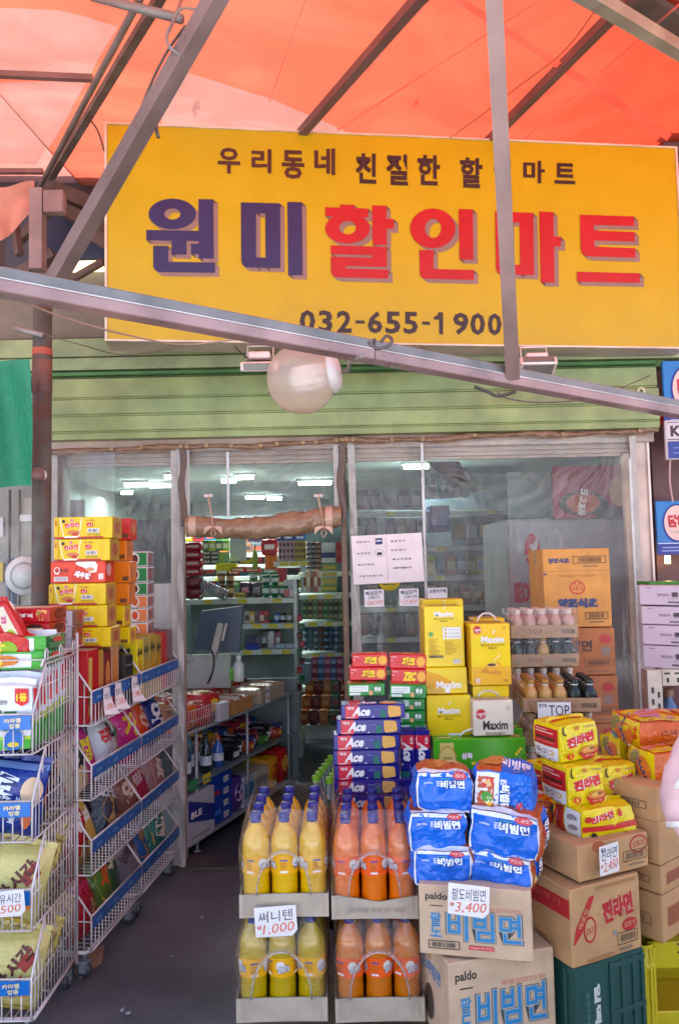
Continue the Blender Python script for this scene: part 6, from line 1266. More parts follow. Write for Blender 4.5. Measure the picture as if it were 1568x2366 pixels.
# till counter with screen
tc = thing('till_counter', 'white topped till counter with a grey side board', 'counter', (P(470, 1600, 4.9).x, 4.9, 0))
b = B(); q0, q1 = P(418, 1500, 4.9), P(532, 1500, 4.9); zt3 = P(500, 1512, 4.9).z; b.box(q0.x, q1.x, 4.9, 4.93, P(500, 1590, 4.9).z, zt3, M('b4b4ac', 'p'), .003); q_ = flat(b, (q0.x, 4.9, zt3 - .3), (q1.x - q0.x, 0, 0), (0, 0, .3))
for k in range(4): q_.rect(.5, .5 + .1 * k, .68, .505 + .1 * k, GREY); q_.h -= q_.d
upart(tc, b, 'side_board')
b = B(); zt4 = P(550, 1592, 4.7).z; b.box(q0.x - .5, P(548, 1500, 5.3).x, 4.96, 5.5, zt4 - .03, zt4, M('8a9090', 'm'), .004); upart(tc, b, 'counter_top')
b = B(); b.box(q0.x - .5, P(690, 1500, 5.6).x, 5.3, 5.34, 0, zt4 - .031, M('5a6468', 'm')); upart(tc, b, 'back_panel')
sc = thing('till_screen', 'dark till monitor seen from behind on a metal arm', 'monitor', P(500, 1500, 4.75))
pts = [(468, 1424), (552, 1394), (566, 1404), (540, 1592 - 90), (455, 1512)]
b = B(); f0 = [P(x, y, 4.75) - sc.location for x, y in ((466, 1412), (560, 1400), (553, 1508), (448, 1500))]; bk = [p + Vector((0, .05, 0)) for p in f0]; b.add(f0 + bk, [(0, 3, 2, 1), (4, 5, 6, 7), (0, 1, 5, 4), (1, 2, 6, 5), (2, 3, 7, 6), (3, 0, 4, 7)], M('2a3c50', 's', .35)); b.build('screen', sc)
b = B(); b.tube([P(512, 1440, 4.7) - sc.location, P(492, 1520, 4.72) - sc.location], .02, M('a8a49c', 'm'), square=True, rb=.012); b.tube([P(524, 1440, 4.7) - sc.location, P(514, 1480, 4.7) - sc.location], .008, M('a8a49c', 'm'), square=True); b.build('stand', sc)
cable([P(487, 1500, 4.68), P(494, 1520, 4.66), P(492, 1550, 4.66), P(480, 1580, 4.68)], .006, BK, 'black cable running down from the till screen')
b = B(); b.tube([P(415, 1512, 4.5), P(434, 1530, 4.5), P(446, 1522, 4.5), P(438, 1512, 4.5), P(444, 1514, 4.5)], .005, M('c8ccc8', 'm'), 6); tag(b.build('wire_hook'), 'bent white wire hook beside the till screen', 'hook')
hs = thing('sanitizer_bottle', 'white pump bottle standing on the counter', 'pump bottle', P(552, 1574, 4.8))
b = B(); b.lathe([(0, 0), (.032, 0), (.034, .01), (.034, .1), (.014, .125), (.012, .14)], M('c8ccc4', 'k'), n=14); b.build('bottle_body', hs)
b = B(); b.lathe([(.016, .135), (.016, .155), (.006, .157), (.006, .18)], M('e0e4e0', 's'), n=10); b.tube([(0, 0, .178), (-.03, -.01, .176)], .006, M('e0e4e0', 's'), 6); b.build('pump', hs)
good('bag', 531, 552, 1574, 1543, 4.85, M('58b418', 'g'), 'bright green bag beside the pump bottle', 'bag', None)

# glass display shelves in front of the counter
gs = thing('display_shelf', 'three level glass display shelf with chromed legs inside the doorway', 'display shelf', (P(463, 1936, 4.2).x, 4.2, 0)); CHR = M('a8acac', 'm', .2)
A0, A1 = Vector((-.80, 4.10)), Vector((-.34, 5.30)); 
dirv = (A1 - A0).normalized(); nv = Vector((-dirv.y, dirv.x)); Lg = (A1 - A0).length
def gsp(u, w, z): p = A0 + dirv * u + nv * w; return Vector((p.x, p.y, z))
LG = []
for u in (.05, .62, 1.2):
    for w in (.0, .42):
        b = B(); b.tube([gsp(u, w, 0), gsp(u, w, .64)], .008, CHR, 8); b.lathe([(0, 0), (.02, 0), (.02, .01), (.008, .012)], CHR, gsp(u, w, 0), 10); upart(gs, b, 'leg')
GLS = film_mat('display_glass', (.85, .93, .92), 1, .10, 1.0, .05, 2, 0)
def slab(z, t, m, e=.02, w0=0.0):
    b = B(); vs = [gsp(u, w, z + s) for s in (0, t) for u, w in ((-.1, w0 - e), (Lg + .05, w0 - e), (Lg + .05, .46), (-.1, .46))]; b.add(vs, [(3, 2, 1, 0), (4, 5, 6, 7), (0, 1, 5, 4), (1, 2, 6, 5), (2, 3, 7, 6), (3, 0, 4, 7)], m); return b
upart(gs, slab(.625, .008, M('7c8c8c', 'p', .15)), 'top_board'); upart(gs, slab(.355, .008, M('6f8484', 'p', .12)), 'middle_board'); upart(gs, slab(.06, .012, M('8a9494', 'p', .3)), 'bottom_board')
def onshelf(kind, u, w, z, wd, dp, h, m, label, cat, group, m2=None, name=None, deco=None, rot=None):
    b = B()
    if kind == 'box': b.box(-wd / 2, wd / 2, 0, dp, 0, h, m, .002); F_ = faces(b, wd, dp, h); (deco or (lambda F: (F['f'].rect(.12, .25, .88, .75, m2) if m2 else None)))(F_)
    elif kind == 'bag':
        f = puff(wd, dp, h, .4, wd * .05, rng.random() * 60, 5 / wd); soft(b, f, m, 7); q = softfaces(b, f, wd, dp, h, 4)
        if m2: q['f'].ell(.5, .55, .32, .26, m2); q['t'].ell(.5, .5, .3, .3, m2)
        if deco: deco(q)
    elif kind == 'bottle': r = wd / 2; b.lathe([(0, 0), (r, 0), (r, h * .58), (r * .75, h * .7), (r * .3, h * .82), (r * .3, h * .9)], m, n=14); b.lathe([(r * .38, h * .88), (r * .38, h), (0, h)], m2 or m, n=12); b.lathe([(r * 1.02, h * .2), (r * 1.02, h * .45)], M('c8ccd4', 'p'), n=14)
    o = b.build(name or dict(box='packet', bag='snack_bag', bottle='bottle')[kind]); o.location = gsp(u, w, z); o.rotation_euler = (0, 0, math.atan2(dirv.y, dirv.x) + (rot or 0)); return tag(o, label, cat, group)
ZT, ZM, ZB = .634, .364, .073
gg = 'goods on the top glass board by the doorway'
for i, (u, w, wd, dp, h, c, c2__, nm) in enumerate(((.0, .02, .2, .14, .13, 'd86a18', 'c83020', 'orange sweets bag at the near end of the glass shelf top'), (.16, .0, .14, .14, .12, 'b8141c', 'd83a30', 'red sweets bag in the wire basket on the glass shelf top'), (.3, .04, .16, .16, .15, 'c82024', 'e8c020', 'red and yellow sweets bag on the glass shelf top'),
        (.02, .2, .15, .14, .13, 'e0a818', 'c86a10', 'yellow sweets bag behind the wire basket'), (.2, .22, .2, .16, .14, 'd84a28', 'e8b8a0', 'coral sweets bag behind the wire basket'), (.42, .2, .16, .14, .12, '4a8a2c', 'c8d060', 'green sweets bag in the middle of the glass shelf top'))):
    onshelf('bag', u, w, ZT, wd, dp, h, M(c, 'g'), nm, 'sweets bag', gg, M(c2__, 'p'))
bk_ = thing('wire_basket', 'white wire basket at the near end of the glass shelf', 'basket', gsp(-.05, -.01, ZT), math.atan2(dirv.y, dirv.x)); b = B()
for k in range(12): b.tube([(k * .025, 0, 0), (k * .025, -.01, .11)], .0018, M('c8c4c0', 'm'), 5)
for z in (0, .055, .11): b.tube([(0, -.01 * z / .11, z), (.28, -.01 * z / .11, z)], .0022, M('c8c4c0', 'm'), 5); b.tube([(0, -.01 * z / .11, z), (0, .2, z)], .0022, M('c8c4c0', 'm'), 5)
b.build('basket_wires', bk_)
def opencart(label, u, w, wd, dp, h, m, cols):
    t = thing('open_carton', label, 'open carton', gsp(u, w, ZT), math.atan2(dirv.y, dirv.x)); b = B()
    b.box(-wd / 2, wd / 2, 0, .003, 0, h, m); b.box(-wd / 2, wd / 2, dp - .003, dp, 0, h * 1.1, m); b.box(-wd / 2, -wd / 2 + .003, .003, dp - .003, 0, h, m); b.box(wd / 2 - .003, wd / 2, .003, dp - .003, 0, h, m); b.box(-wd / 2 + .003, wd / 2 - .003, .003, dp - .003, 0, .003, m); b.build('carton_walls', t)
    for k in range(7):
        b = B(); f = puff(wd / 4, dp * .8, h * .5, .4, .004, k, 20); soft(b, f, M(cols[k % len(cols)], 'g'), 5); o = b.build('sweet_packet', t); o.location = (-wd / 2 + wd * (k + .5) / 7, .02, h * .55); o.rotation_euler = (0, rng.uniform(-.3, .3), 0)
opencart('tan open carton of sweets in the middle of the glass shelf top', .56, .0, .26, .2, .075, M('b07a40', 'c'), ('c8c4bc', 'b03038', 'd8c8a0'))
opencart('pale open carton with a black and white tag at the far end', .98, .0, .34, .2, .085, M('a8927c', 'c'), ('b89a80', '8a6a58', 'a8805a'))
onshelf('box', .3, -.03, ZT, .1, .03, .1, M('c0bcc0', 'p'), 'white card hanging before the tan open carton', 'card', gg, name='white_card')
onshelf('box', .86, -.02, ZT, .06, .002, .1, M('d8d0d0', 'p'), 'black and white tag on the pale open carton', 'tag', gg, name='shelf_tag', deco=lambda F: (F['f'].txt('바나나', .5, .7, .8, .2, BK, .05), F['f'].txt('500', .5, .3, .7, .2, M('c83a28', 'p'), .02)))
for i, (u, c, n_) in enumerate(((.62, '8a1c28', 'dark red'), (.74, 'b02a30', 'red'), (.86, 'c83a2c', 'bright red'), (.97, 'c43020', 'scarlet'), (1.1, '6a3a30', 'brown'))):
    onshelf('box', u, .28, ZT, .11, .12, .10, M(c, 'g'), '%s sweets box in the rear row of the glass shelf top' % n_, 'sweets box', 'sweets boxes in the rear row', M('c8a090', 'p'))
for i, (u, h, c, c2__, nm) in enumerate(((.02, .24, '2a4460', '2a6ab8', 'dark blue bottle nearest the doorway on the middle board'), (.13, .26, '40586a', '2a78c8', 'grey blue bottle with blue cap on the middle board'), (.23, .2, '1c2430', '2a2a30', 'black bottle on the middle board'), (.30, .21, '3a2c30', '4a5058', 'brown black bottle on the middle board'), (.36, .17, '2a58a8', 'c8682c', 'blue labelled bottle with orange neck on the middle board'), (.43, .19, 'b8643c', '3a3034', 'orange brown bottle on the middle board'))):
    onshelf('bottle', u, .05 + .05 * (i % 2), ZM, .065, 0, h, M(c, 'k'), nm, 'bottle', 'bottles on the middle glass board', M(c2__, 's'))
onshelf('box', .0, -.015, ZM - .03, .09, .003, .05, M('2a8a48', 'p'), 'green price label on the edge of the middle glass board', 'label', None, name='shelf_label'); onshelf('box', .13, -.015, ZM - .03, .08, .003, .05, M('c8b018', 'p'), 'yellow price label on the edge of the middle glass board', 'label', None, name='shelf_label')
row_cols = (('1c1c20', 'c8c8c4', 'black and white'), ('2a2c30', 'd8d8d8', 'black and silver'), ('3a6a28', '7aa848', 'green'), ('6a1c2c', 'c86a80', 'wine red'), ('3a3a70', 'a8a8c8', 'violet'), ('a83a1c', 'e0a048', 'orange'))
for i in range(11):
    c = row_cols[(i * 5 + 2) % 6] if i > 1 else row_cols[i]; onshelf('bag' if i > 1 else 'box', .52 + .065 * i, .02 + .02 * (i % 3), ZM, .09, .14, .06 + .02 * (i % 3), M(c[0], 'g'), '%s snack pack, %s from the near end of the middle glass board' % (c[2], ORD[i]), 'snack pack', 'snack packs on the middle glass board', M(c[1], 'p'))
for i in range(9):
    c = (('a81c38', 'd88a98', 'crimson'), ('d8a020', 'c8501c', 'amber'), ('7a2a58', 'c88ab0', 'plum'), ('1c3c88', '8aa8d8', 'blue'), ('c8641c', 'e8b878', 'tangerine'))[i % 5]; onshelf('bag', .5 + .08 * i, .22, ZM, .11, .16, .11 + .02 * (i % 2), M(c[0], 'g'), '%s snack bag, %s in the rear row of the middle glass board' % (c[2], ORD[i]), 'snack bag', 'snack bags in the rear of the middle glass board', M(c[1], 'p'))
def bluebox(F):
    f = F['f']
    for k in range(4): f.bars(.62, .06 + .24 * k, .86, .18 + .24 * k, BK, WH, 6)
    f.rect(.12, .6, .45, .68, M('b02430', 'p')); f.rect(.1, .2, .5, .3, M('3a78d0', 'p'))
onshelf('box', .30, .0, ZB, .24, .3, .27, M('0c3c9c', 'p', .3), 'tall blue carton with barcodes on the bottom board', 'carton', None, deco=bluebox, name='blue_carton')
def toy(F): f = F['f']; f.poly([(.0, .95), (.0, .5), (1, .25), (1, .6)], M('20307c', 'p')); f.txt('BLE', .3, .6, .4, .14, WH, .04); f.rect(.1, .1, .8, .14, GREY)
onshelf('box', .05, -.03, ZB, .26, .3, .24, M('b0b4ba', 'p', .35), 'white and navy carton at the near end of the bottom board', 'carton', None, deco=toy, name='white_carton')
for i, (u, wd, h, c, c2__, nm) in enumerate(((.50, .16, .2, '4a2c78', 'c8a8c8', 'violet pack on the bottom glass board'), (.64, .15, .17, 'b0b8c4', '3a6a9a', 'pale packet pile on the bottom glass board'), (.80, .2, .17, 'c4bca4', '8a8478', 'cream carton in the middle of the bottom glass board'), (.98, .15, .2, 'd89818', 'c02820', 'yellow and red bag on the bottom glass board'), (1.13, .15, .22, 'b81c20', 'd8a030', 'red bag at the far end of the bottom glass board'))):
    onshelf('box' if i in (1, 2) else 'bag', u, .0, ZB, wd, .25, h, M(c, 'g'), nm, 'packet', None, M(c2__, 'p'))
# green capped bottles on the shop floor
k = 0
for j in range(6):
    for i in range(2):
        p = P(729 + 7 * j * 1.0 + i * 34 - (3 if i else 0), 1792 - 9.2 * j + i * 4, 3.95 + .16 * j); hgt = p.z
        o = thing('green_capped_bottle', 'clear lime capped bottle, %s from the front in the %s floor row' % (ORD[j], ('left', 'right')[i]), 'bottle', (p.x, p.y, 0), 0, 'clear bottles with lime green caps on the shop floor')
        s_ = .33 / .36; b = B(); b.box(-.035, .035, -.035, .035, 0, max(.01, hgt - .36), CARD) if hgt > .37 else None; b.lathe([(0, hgt - .35), (.04, hgt - .35), (.042, hgt - .2), (.036, hgt - .12), (.014, hgt - .04), (.013, hgt - .01)], M('7a8a90', 'k'), n=12); b.build('bottle_body', o)
        b = B(); b.lathe([(.019, hgt - .03), (.02, hgt), (0, hgt)], M('7cc81c', 's'), n=12); b.build('cap', o)
for i, (x, y, c, nm) in enumerate(((718, 1850, 'b02018', 'red capped sauce bottle, leftmost of the small ones behind the drinks'), (733, 1838, 'd86418', 'orange capped sauce bottle behind the yellow drinks'), (748, 1846, 'c02018', 'red capped sauce bottle in the middle of the small ones'), (764, 1852, 'd8641c', 'orange capped sauce bottle beside the cracker stack'), (752, 1830, '1c8a38', 'green tipped sauce bottle in the rear of the small ones'))):
    p = P(x, y, 3.3 + .12 * (i % 2)); b = B(); h = .24; z = p.z - h; t = thing('sauce_bottle', nm, 'sauce bottle', (p.x, p.y, 0), 0, 'small sauce bottles behind the drink packs')
    if z > .02: b.box(-.036, .036, -.036, .036, 0, z - .002, CARD)
    b.lathe([(0, z), (.03, z), (.032, z + .12), (.02, z + .17), (.012, z + .19)], M('8a2a18', 'k'), n=12); b.build('bottle_body', t); b = B(); b.lathe([(.02, z + .18), (.02, z + .2), (.008, z + .21), (.004, z + h)], M(c, 's'), n=12); b.build('cap', t)

# right half of the shop, blurred behind the vinyl
def D4(x, y): return 750.8 + x * .2947, 981.8 + y * .2947
fg = thing('fridge', 'tall grey white fridge side with red oval emblem behind the cartons', 'fridge', (P(1320, 1600, 4.35).x, 4.35, 0))
b = B(); q0, q1 = P(1170, 1200, 4.35), P(1500, 1200, 4.35); b.box(q0.x, q1.x - .05, 4.35, 5.1, 0, P(1300, 1197, 4.35).z, M('9a9694', 'p', .5), .01); upart(fg, b, 'cabinet')
b = B(); q = flat(b, (q0.x, 4.346, P(1200, 1400, 4.35).z), (q1.x - q0.x, 0, 0), (0, 0, P(1200, 1197, 4.35).z - P(1200, 1400, 4.35).z)); q.h = .001
q.ell(.17, .62, .055, .18, M('b02834', 'p'), 30); q.ell(.18, .70, .03, .08, M('b4a8a4', 'p'), 20); q.ell(.165, .76, .03, .06, M('a84048', 'p')); q.txt('서울우유', .17, .56, .11, .06, M('c8b8b4', 'p'), .03); q.txt('SEOUL MILK', .195, .15, .33, .24, M('b03440', 'p'), .045); upart(fg, b, 'emblem')
def rshelf(y, Y, x0=815, x1=1200):
    shelf(us, x0, x1, y, Y, .4)
us = thing('shelf_unit', 'long pale shelf unit blurred behind the notice window', 'shelf unit', (P(1000, 1600, 6.3).x, 6.3, 0))
for y in (1180, 1262, 1330, 1400, 1470, 1545): rshelf(y, 6.3)
b = B(); b.box(P(815, 1300, 6.8).x, P(1200, 1300, 6.8).x, 6.8, 6.83, 0, 2.1, M('4a5a60', 'm')); upart(us, b, 'back_panel')
def roll(F): pass
tp_ = thing('paper_roll_pack', 'white pack of paper rolls with turquoise band on the highest shelf', 'paper rolls', P(1034, 1152, 6.2))
a, c = P(984, 1152, 6.2) - tp_.location, P(1081, 1152, 6.2) - tp_.location; b = B()
for i in range(6):
    for j in range(2): x = a.x + (c.x - a.x) * (i + .5) / 6; b.lathe([(0, -.0), (.014, 0), (.015, .004), (.05, .004), (.055, .012), (.055, .1)], M('c4ccd4', 'p'), (x, 0, .056 + .107 * j), 16, (0, 1, 0))
b.build('rolls', tp_); b = B(); b.box(a.x + .095, a.x + .115, -.008, -.002, 0, .22, M('2a9a98', 'p')); b.build('band', tp_)
rs = 'behind the notices'
row('box', 822, 980, 1178, 1130, 6.35, 5, [('5a4a48', 'dark brown'), ('5a6068', 'slate'), ('7a8488', 'grey'), ('4a4450', 'dark violet'), ('6a6a68', 'grey brown')], 'carton', 'on the highest shelf ' + rs, col2=['8a8a8c'])
good('box', 992, 1041, 1228, 1167, 6.25, M('3a3c90', 'p'), 'blue violet box below the paper rolls behind the notice window', 'box', None, m2=M('6a6cb0', 'p'), d=.25)
row('box', 1045, 1165, 1258, 1192, 6.35, 4, [('6a8488', 'grey green'), ('8a8a84', 'pale grey'), ('5a7074', 'teal grey'), ('788a88', 'light teal')], 'pack', 'on the second shelf ' + rs, col2=['a88a58', 'b0b8b8'], name='pack')
row('box', 822, 985, 1258, 1196, 6.35, 7, [('6a7a6a', 'grey green'), ('5a5a78', 'violet grey'), ('8a9494', 'pale'), ('3a4a80', 'blue'), ('786a60', 'brown')], 'pack', 'at the left of the second shelf ' + rs, col2=['9aa49c', '8a7a8c'], name='pack')
row('box', 985, 1170, 1328, 1282, 6.35, 8, [('b0a830', 'mustard'), ('3a5a88', 'blue'), ('a85a38', 'rust'), ('2c4c7c', 'deep blue'), ('7a8a3c', 'olive')], 'pack', 'on the third shelf ' + rs, col2=['c8c090', '8aa0c0'], name='pack')
row('bag', 985, 1170, 1398, 1352, 6.35, 7, [('6a6a38', 'olive'), ('b8823c', 'ochre'), ('5a6a4c', 'moss'), ('8a5a3a', 'brown')], 'snack bag', 'on the fourth shelf ' + rs, col2=['c8b890'])
row('box', 822, 985, 1398, 1350, 6.35, 6, [('5a6a6a', 'slate'), ('7a7058', 'khaki'), ('4a5a58', 'dark green')], 'pack', 'at the left of the fourth shelf ' + rs, name='pack')
row('bag', 826, 1160, 1468, 1420, 6.35, 12, [('7a4438', 'brick'), ('4a5a6c', 'steel'), ('5a6a58', 'moss'), ('3a4a70', 'navy'), ('8a6a50', 'tan')], 'snack bag', 'on the fifth shelf ' + rs, col2=['8a8478'])
row('box', 826, 1160, 1542, 1492, 6.35, 12, [('4a4a50', 'charcoal'), ('5a6468', 'slate'), ('6a5a50', 'umber'), ('3c4c5c', 'blue grey')], 'pack', 'on the sixth shelf ' + rs, name='pack')
b = B(); pl = [(984, 1066), (1060, 1066), (1082, 1112), (1048, 1130)]; f0 = [P(x, y, 5.0) for x, y in pl]; bk2 = [P(x, y, 5.35) for x, y in pl]; b.add(f0 + bk2, [(3, 2, 1, 0), (4, 5, 6, 7), (0, 1, 5, 4), (1, 2, 6, 5), (2, 3, 7, 6), (3, 0, 4, 7)], M('4a3a36', 'w')); tag(b.build('hanging_board'), 'dark brown slanting board hanging from the shop ceiling', 'board')
def poster(F):
    f = F['f']; f.rect(.0, .0, 1, 1, M('8a2034', 'p')); f.ell(.36, .28, .30, .24, M('2a2420', 'p')); f.ell(.36, .28, .2, .2, M('a84a20', 'p')); f.txt('쌍화골드', .36, .3, .34, .16, M('d8d0c8', 'p'), .06, rot=80); f.ell(.8, .5, .12, .3, M('a87a50', 'p')); f.rect(.5, .0, .98, .2, M('2c3438', 'p'))
pxbox('wall_poster', 'dark red drink poster with a tilted can behind the upper right vinyl', 'poster', 1278, 1470, 1196, 1075, 4.3, .01, 0, M('8a2034', 'p'), poster)
good('box', 1172, 1278, 1196, 1088, 4.6, M('8a9a94', 'p'), 'pale green grey board leaning on top of the fridge', 'board', None, name='blank_board', d=.02)
good('box', 148, 196, 1300, 1152, 4.6, M('b0aca4', 'p'), 'pale grey board leaning behind the ramen boxes', 'board', None, name='blank_board', d=.02)
good('box', 345, 400, 1520, 1345, 4.1, M('d0c8c4', 'p'), 'white notice sheet behind the small boxes at the left window', 'sheet', None, name='notice_sheet', d=.01)
good('box', 196, 404, 1500, 1195, 5.6, M('4a5054', 'p'), 'dark grey partition inside the left window', 'partition', None, name='partition', d=.03)
# ================================================================ wire racks at the left
WW = M('d6cdcb', 'm', .35); SB = M('0f6cc0', 'p', .3); SB2 = M('2a5a9c', 'p', .35)
TZS = [1.04, .77, .50, .23]; RDP_ = .41
def rack(label, loc, rz, L, dense, near=True, crown=True):
    t = thing('wire_rack', label, 'wire rack', loc, rz, 'white wire snack racks')
    b = B()
    for x in (0, L):
        b.tube([(x, RDP_, .07), (x, RDP_, 1.26)], .006, WW, 8)
        b.tube([(x, .02, .10), (x, RDP_, .10)], .006, WW, 8)
    for z in (.10, .62, 1.2): b.tube([(0, RDP_, z), (L, RDP_, z)], .005, WW, 8)
    b.tube([(0, .02, .10), (L, .02, .10)], .006, WW, 8)
    n = int(L / .055)
    for k in range(1, n): b.tube([(L * k / n, RDP_, .10), (L * k / n, RDP_, 1.24)], .0022, WW, 5)
    b.build('frame', t)
    b = B()
    for k in range(9): y = .09 + (RDP_ - .09) * k / 8; b.tube([(0, y, 1.2), (L, y, 1.2)], .0025, WW, 5)
    for x in (0, L): b.tube([(x, .07, 1.18), (x, .085, 1.2), (x, RDP_, 1.2)], .004, WW, 6)
    for x in (0, L):
        for k in range(3): yy = .1 + .13 * k; b.tube([(x, yy, 1.19), (x, yy, 1.225), (x, yy + .012, 1.235), (x, yy + .024, 1.225), (x, yy + .024, 1.19)], .003, WW, 6)
    b.build('top_grid', t)
    for ti, z in enumerate(TZS):
        zb = z - .125; b = B(); st = .0275
        b.tube([(0, 0, z), (L, 0, z)], .0035, WW, 6); b.tube([(0, 0, zb), (L, 0, zb)], .003, WW, 6); b.tube([(0, .17, zb), (L, .17, zb)], .003, WW, 6)
        nn = int(L / .03)
        for k in range(nn + 1): x = L * k / nn; b.tube([(x, -.002, z - .04), (x, -.002, zb + .006), (x, .005, zb), (x, RDP_, zb + .004)], .0021, WW, 5)
        b.build('basket', t)
        for sx, full in ((0, dense[0]), (L, dense[1])):
            b = B(); yb_ = .105; ztp = z + .145
            b.tube([(sx, 0, zb), (sx, 0, z), (sx, yb_, ztp), (sx, RDP_, ztp)], .0038, WW, 7); b.tube([(sx, 0, zb), (sx, RDP_, zb)], .0032, WW, 6)
            if full:
                k = 1
                while k * st < RDP_ - .01:
                    y = k * st; top = z + (ztp - z) * min(1, y / yb_); b.tube([(sx, y, zb), (sx, y, top)], .0023, WW, 5); k += 1
                b.tube([(sx, 0, z - .02), (sx, RDP_, z - .012)], .0024, WW, 5); b.tube([(sx, .08, z + .075), (sx, RDP_, z + .08)], .0024, WW, 5)
            else:
                b.tube([(sx, .12, zb), (sx, .12, ztp - .02)], .0023, WW, 5); b.tube([(sx, .25, zb), (sx, .25, ztp)], .0023, WW, 5); b.tube([(sx, .09, z + .03), (sx, RDP_, z + .03)], .0023, WW, 5)
            b.build('side_wires', t)
        b = B(); b.box(.004, L - .004, -.006, -.0035, z - .047, z - .003, SB if crown else SB2, .001)
        q = flat(b, (.004, -.006, z - .047), (L - .008, 0, 0), (0, 0, .044)); k = 0; e = L / .155
        while (k + 1) <= e + .6:
            u = 1 - (k + .38) / e
            if u > .05:
                c_ = M('e4d8b0' if crown else '5a88c0', 'p'); q.txt('카라멜', u, .66, .056 / L, .38, M('2c3a80', 'p'), .1, rot=4); q.txt('카라멜', u, .66, .055 / L, .34, c_, .03, rot=4); q.txt('땅콩', u + .008 / L, .28, .036 / L, .36, M('2c3a80', 'p'), .1, rot=4); q.txt('땅콩', u + .008 / L, .28, .035 / L, .32, c_, .03, rot=4)
                if u - .07 / L > .06: q.txt('CROWN', u - .072 / L, .5, .046 / L, .3, M('d8e8f4' if crown else '8ab0d8', 'p'), .02)
            k += 1
        b.build('price_strip', t)
    for x in (.03, L - .03):
        for y in (.04, RDP_ - .03):
            b = B(); b.lathe([(0, -.013), (.024, -.013), (.027, -.008), (.027, .008), (.024, .013), (0, .013)], M('3a3c44', 's', .4), (x, y, .028), 16, (1, 0, 0)); b.tube([(x, y, .1), (x, y, .06)], .008, M('8a8c94', 'm', .25), 8); b.box(x - .018, x + .018, y - .018, y + .018, .052, .062, M('8a8c94', 'm', .25), .002)
            for s in (-.017, .017): b.box(x + s - .0015, x + s + .0015, y - .012, y + .014, .022, .056, M('8a8c94', 'm', .25))
            b.build('caster', t)
    return t
R1 = Vector((-1.59, 2.48, 0)); R2 = Vector((-.935, 2.9, 0)); A2 = R(83.3); L1, L2 = .605, .485; R3 = R2 + Vector((math.cos(A2), math.sin(A2), 0)) * (L2 + .006)
rack('white wire snack rack at the left edge facing the street', R1, 0, L1, (False, True))
rack('white wire snack rack turned sideways, nearer of the two facing the doorway', R2, A2, L2, (True, False), crown=False)
rack('white wire snack rack turned sideways, farther of the two facing the doorway', R3, A2, L2, (False, False), crown=False)
def rl(o, a, x, y, z): return o + Vector((math.cos(a) * x - math.sin(a) * y, math.sin(a) * x + math.cos(a) * y, z))
CRM, BRN = M('d8cc88', 'g'), M('5a2420', 'p')
def d_cust(F):
    q = F['f']; q.rect(-.0, 0, 1, .16, M('3aa828', 'g')); q.rect(.0, .15, 1, .2, M('a8c828', 'g')); q.txt('카스타드', .42, .50, .80, .24, M('2c6e38', 'p'), .09, out=WH, ow=.05); q.txt('SINCE 1989', .42, .74, .5, .08, GREY, .02); q.txt('오리지널', .5, .33, .36, .10, M('2c6e58', 'p'), .03)
    q.poly([(.78, .96), (.78, .74), (.87, .68), (.96, .74), (.96, .96)], RE); q.txt('1등', .87, .82, .14, .13, M('f0d020', 'p'), .04); q.star(.78, .15, .035, M('1468c0', 'p'), 14, .9); q.ell(.38, .14, .14, .09, M('c88a50', 'p')); q.ell(.78, .08, .08, .04, M('d8c020', 'p'))
    for s in ('l', 'r'): F[s].rect(0, 0, 1, .42, M('2f9a24', 'g')); F[s].rect(0, .4, 1, .5, M('a8c030', 'g')); F[s].rect(.1, .6, .5, .95, M('c8342c', 'p'))
def d_cust2(F):
    q = F['f']; q.rect(0, .9, 1, 1, M('3aa828', 'g')); q.rect(0, 0, 1, .1, M('3aa828', 'g')); q.rect(0, 0, .08, 1, M('6ab020', 'g')); q.rect(.9, 0, 1, 1, M('3a9a28', 'g')); q.txt('카스타드', .27, .42, .34, .42, M('1c4a30', 'p'), .06, out=WH, ow=.04); q.ell(.6, .5, .12, .38, M('d88a1c', 'p')); q.ell(.7, .52, .1, .3, M('c87414', 'p')); q.ell(.6, .45, .06, .32, M('e8cc30', 'p')); q.txt('SINCE 1989', .28, .8, .14, .1, GREY)
    for s in ('l', 'r'): F[s].rect(0, 0, 1, 1, M('2a6a30', 'g')); F[s].rect(.1, .2, .9, .6, M('5a8a58', 'g')); F[s].ell(.5, .7, .25, .15, M('c03a30', 'p'))
def d_tie(F):
    q = F['f']; q.txt('티라미', .36, .5, .74, .30, M('dce4ec', 'p'), .06, rot=78, out=M('1c2c60', 'p')); q.txt('MINI SIZE', .62, .36, .4, .09, M('c8d8e8', 'p'), .02, rot=78); q.ell(.82, .62, .16, .2, M('d8b898', 'p')); q.ell(.82, .3, .08, .18, M('c8602c', 'p')); q.rect(.0, .9, 1, .98, M('5a7ab0', 'p'))
    for s in ('l', 'r'): F[s].rect(.1, .1, .9, .9, M('7a1c24', 'g')); F[s].ell(.5, .6, .3, .2, M('c86a20', 'p'))
def d_crm(F):
    q = F['f']; q.txt('약과', .34, .3, .5, .22, BRN, .05, rot=60); q.txt('시간', .62, .66, .5, .2, BRN, .05, rot=60); q.poly([(.5, .3), (.62, .2), (.78, .3), (.7, .5)], M('9a2c28', 'p')); q.poly([(.6, .6), (.75, .52), (.9, .7), (.75, .85)], M('9a2c28', 'p')); q.rect(.0, .0, 1, .1, M('c8b04a', 'g')); q.ell(.8, .3, .1, .08, M('d8862c', 'p'))
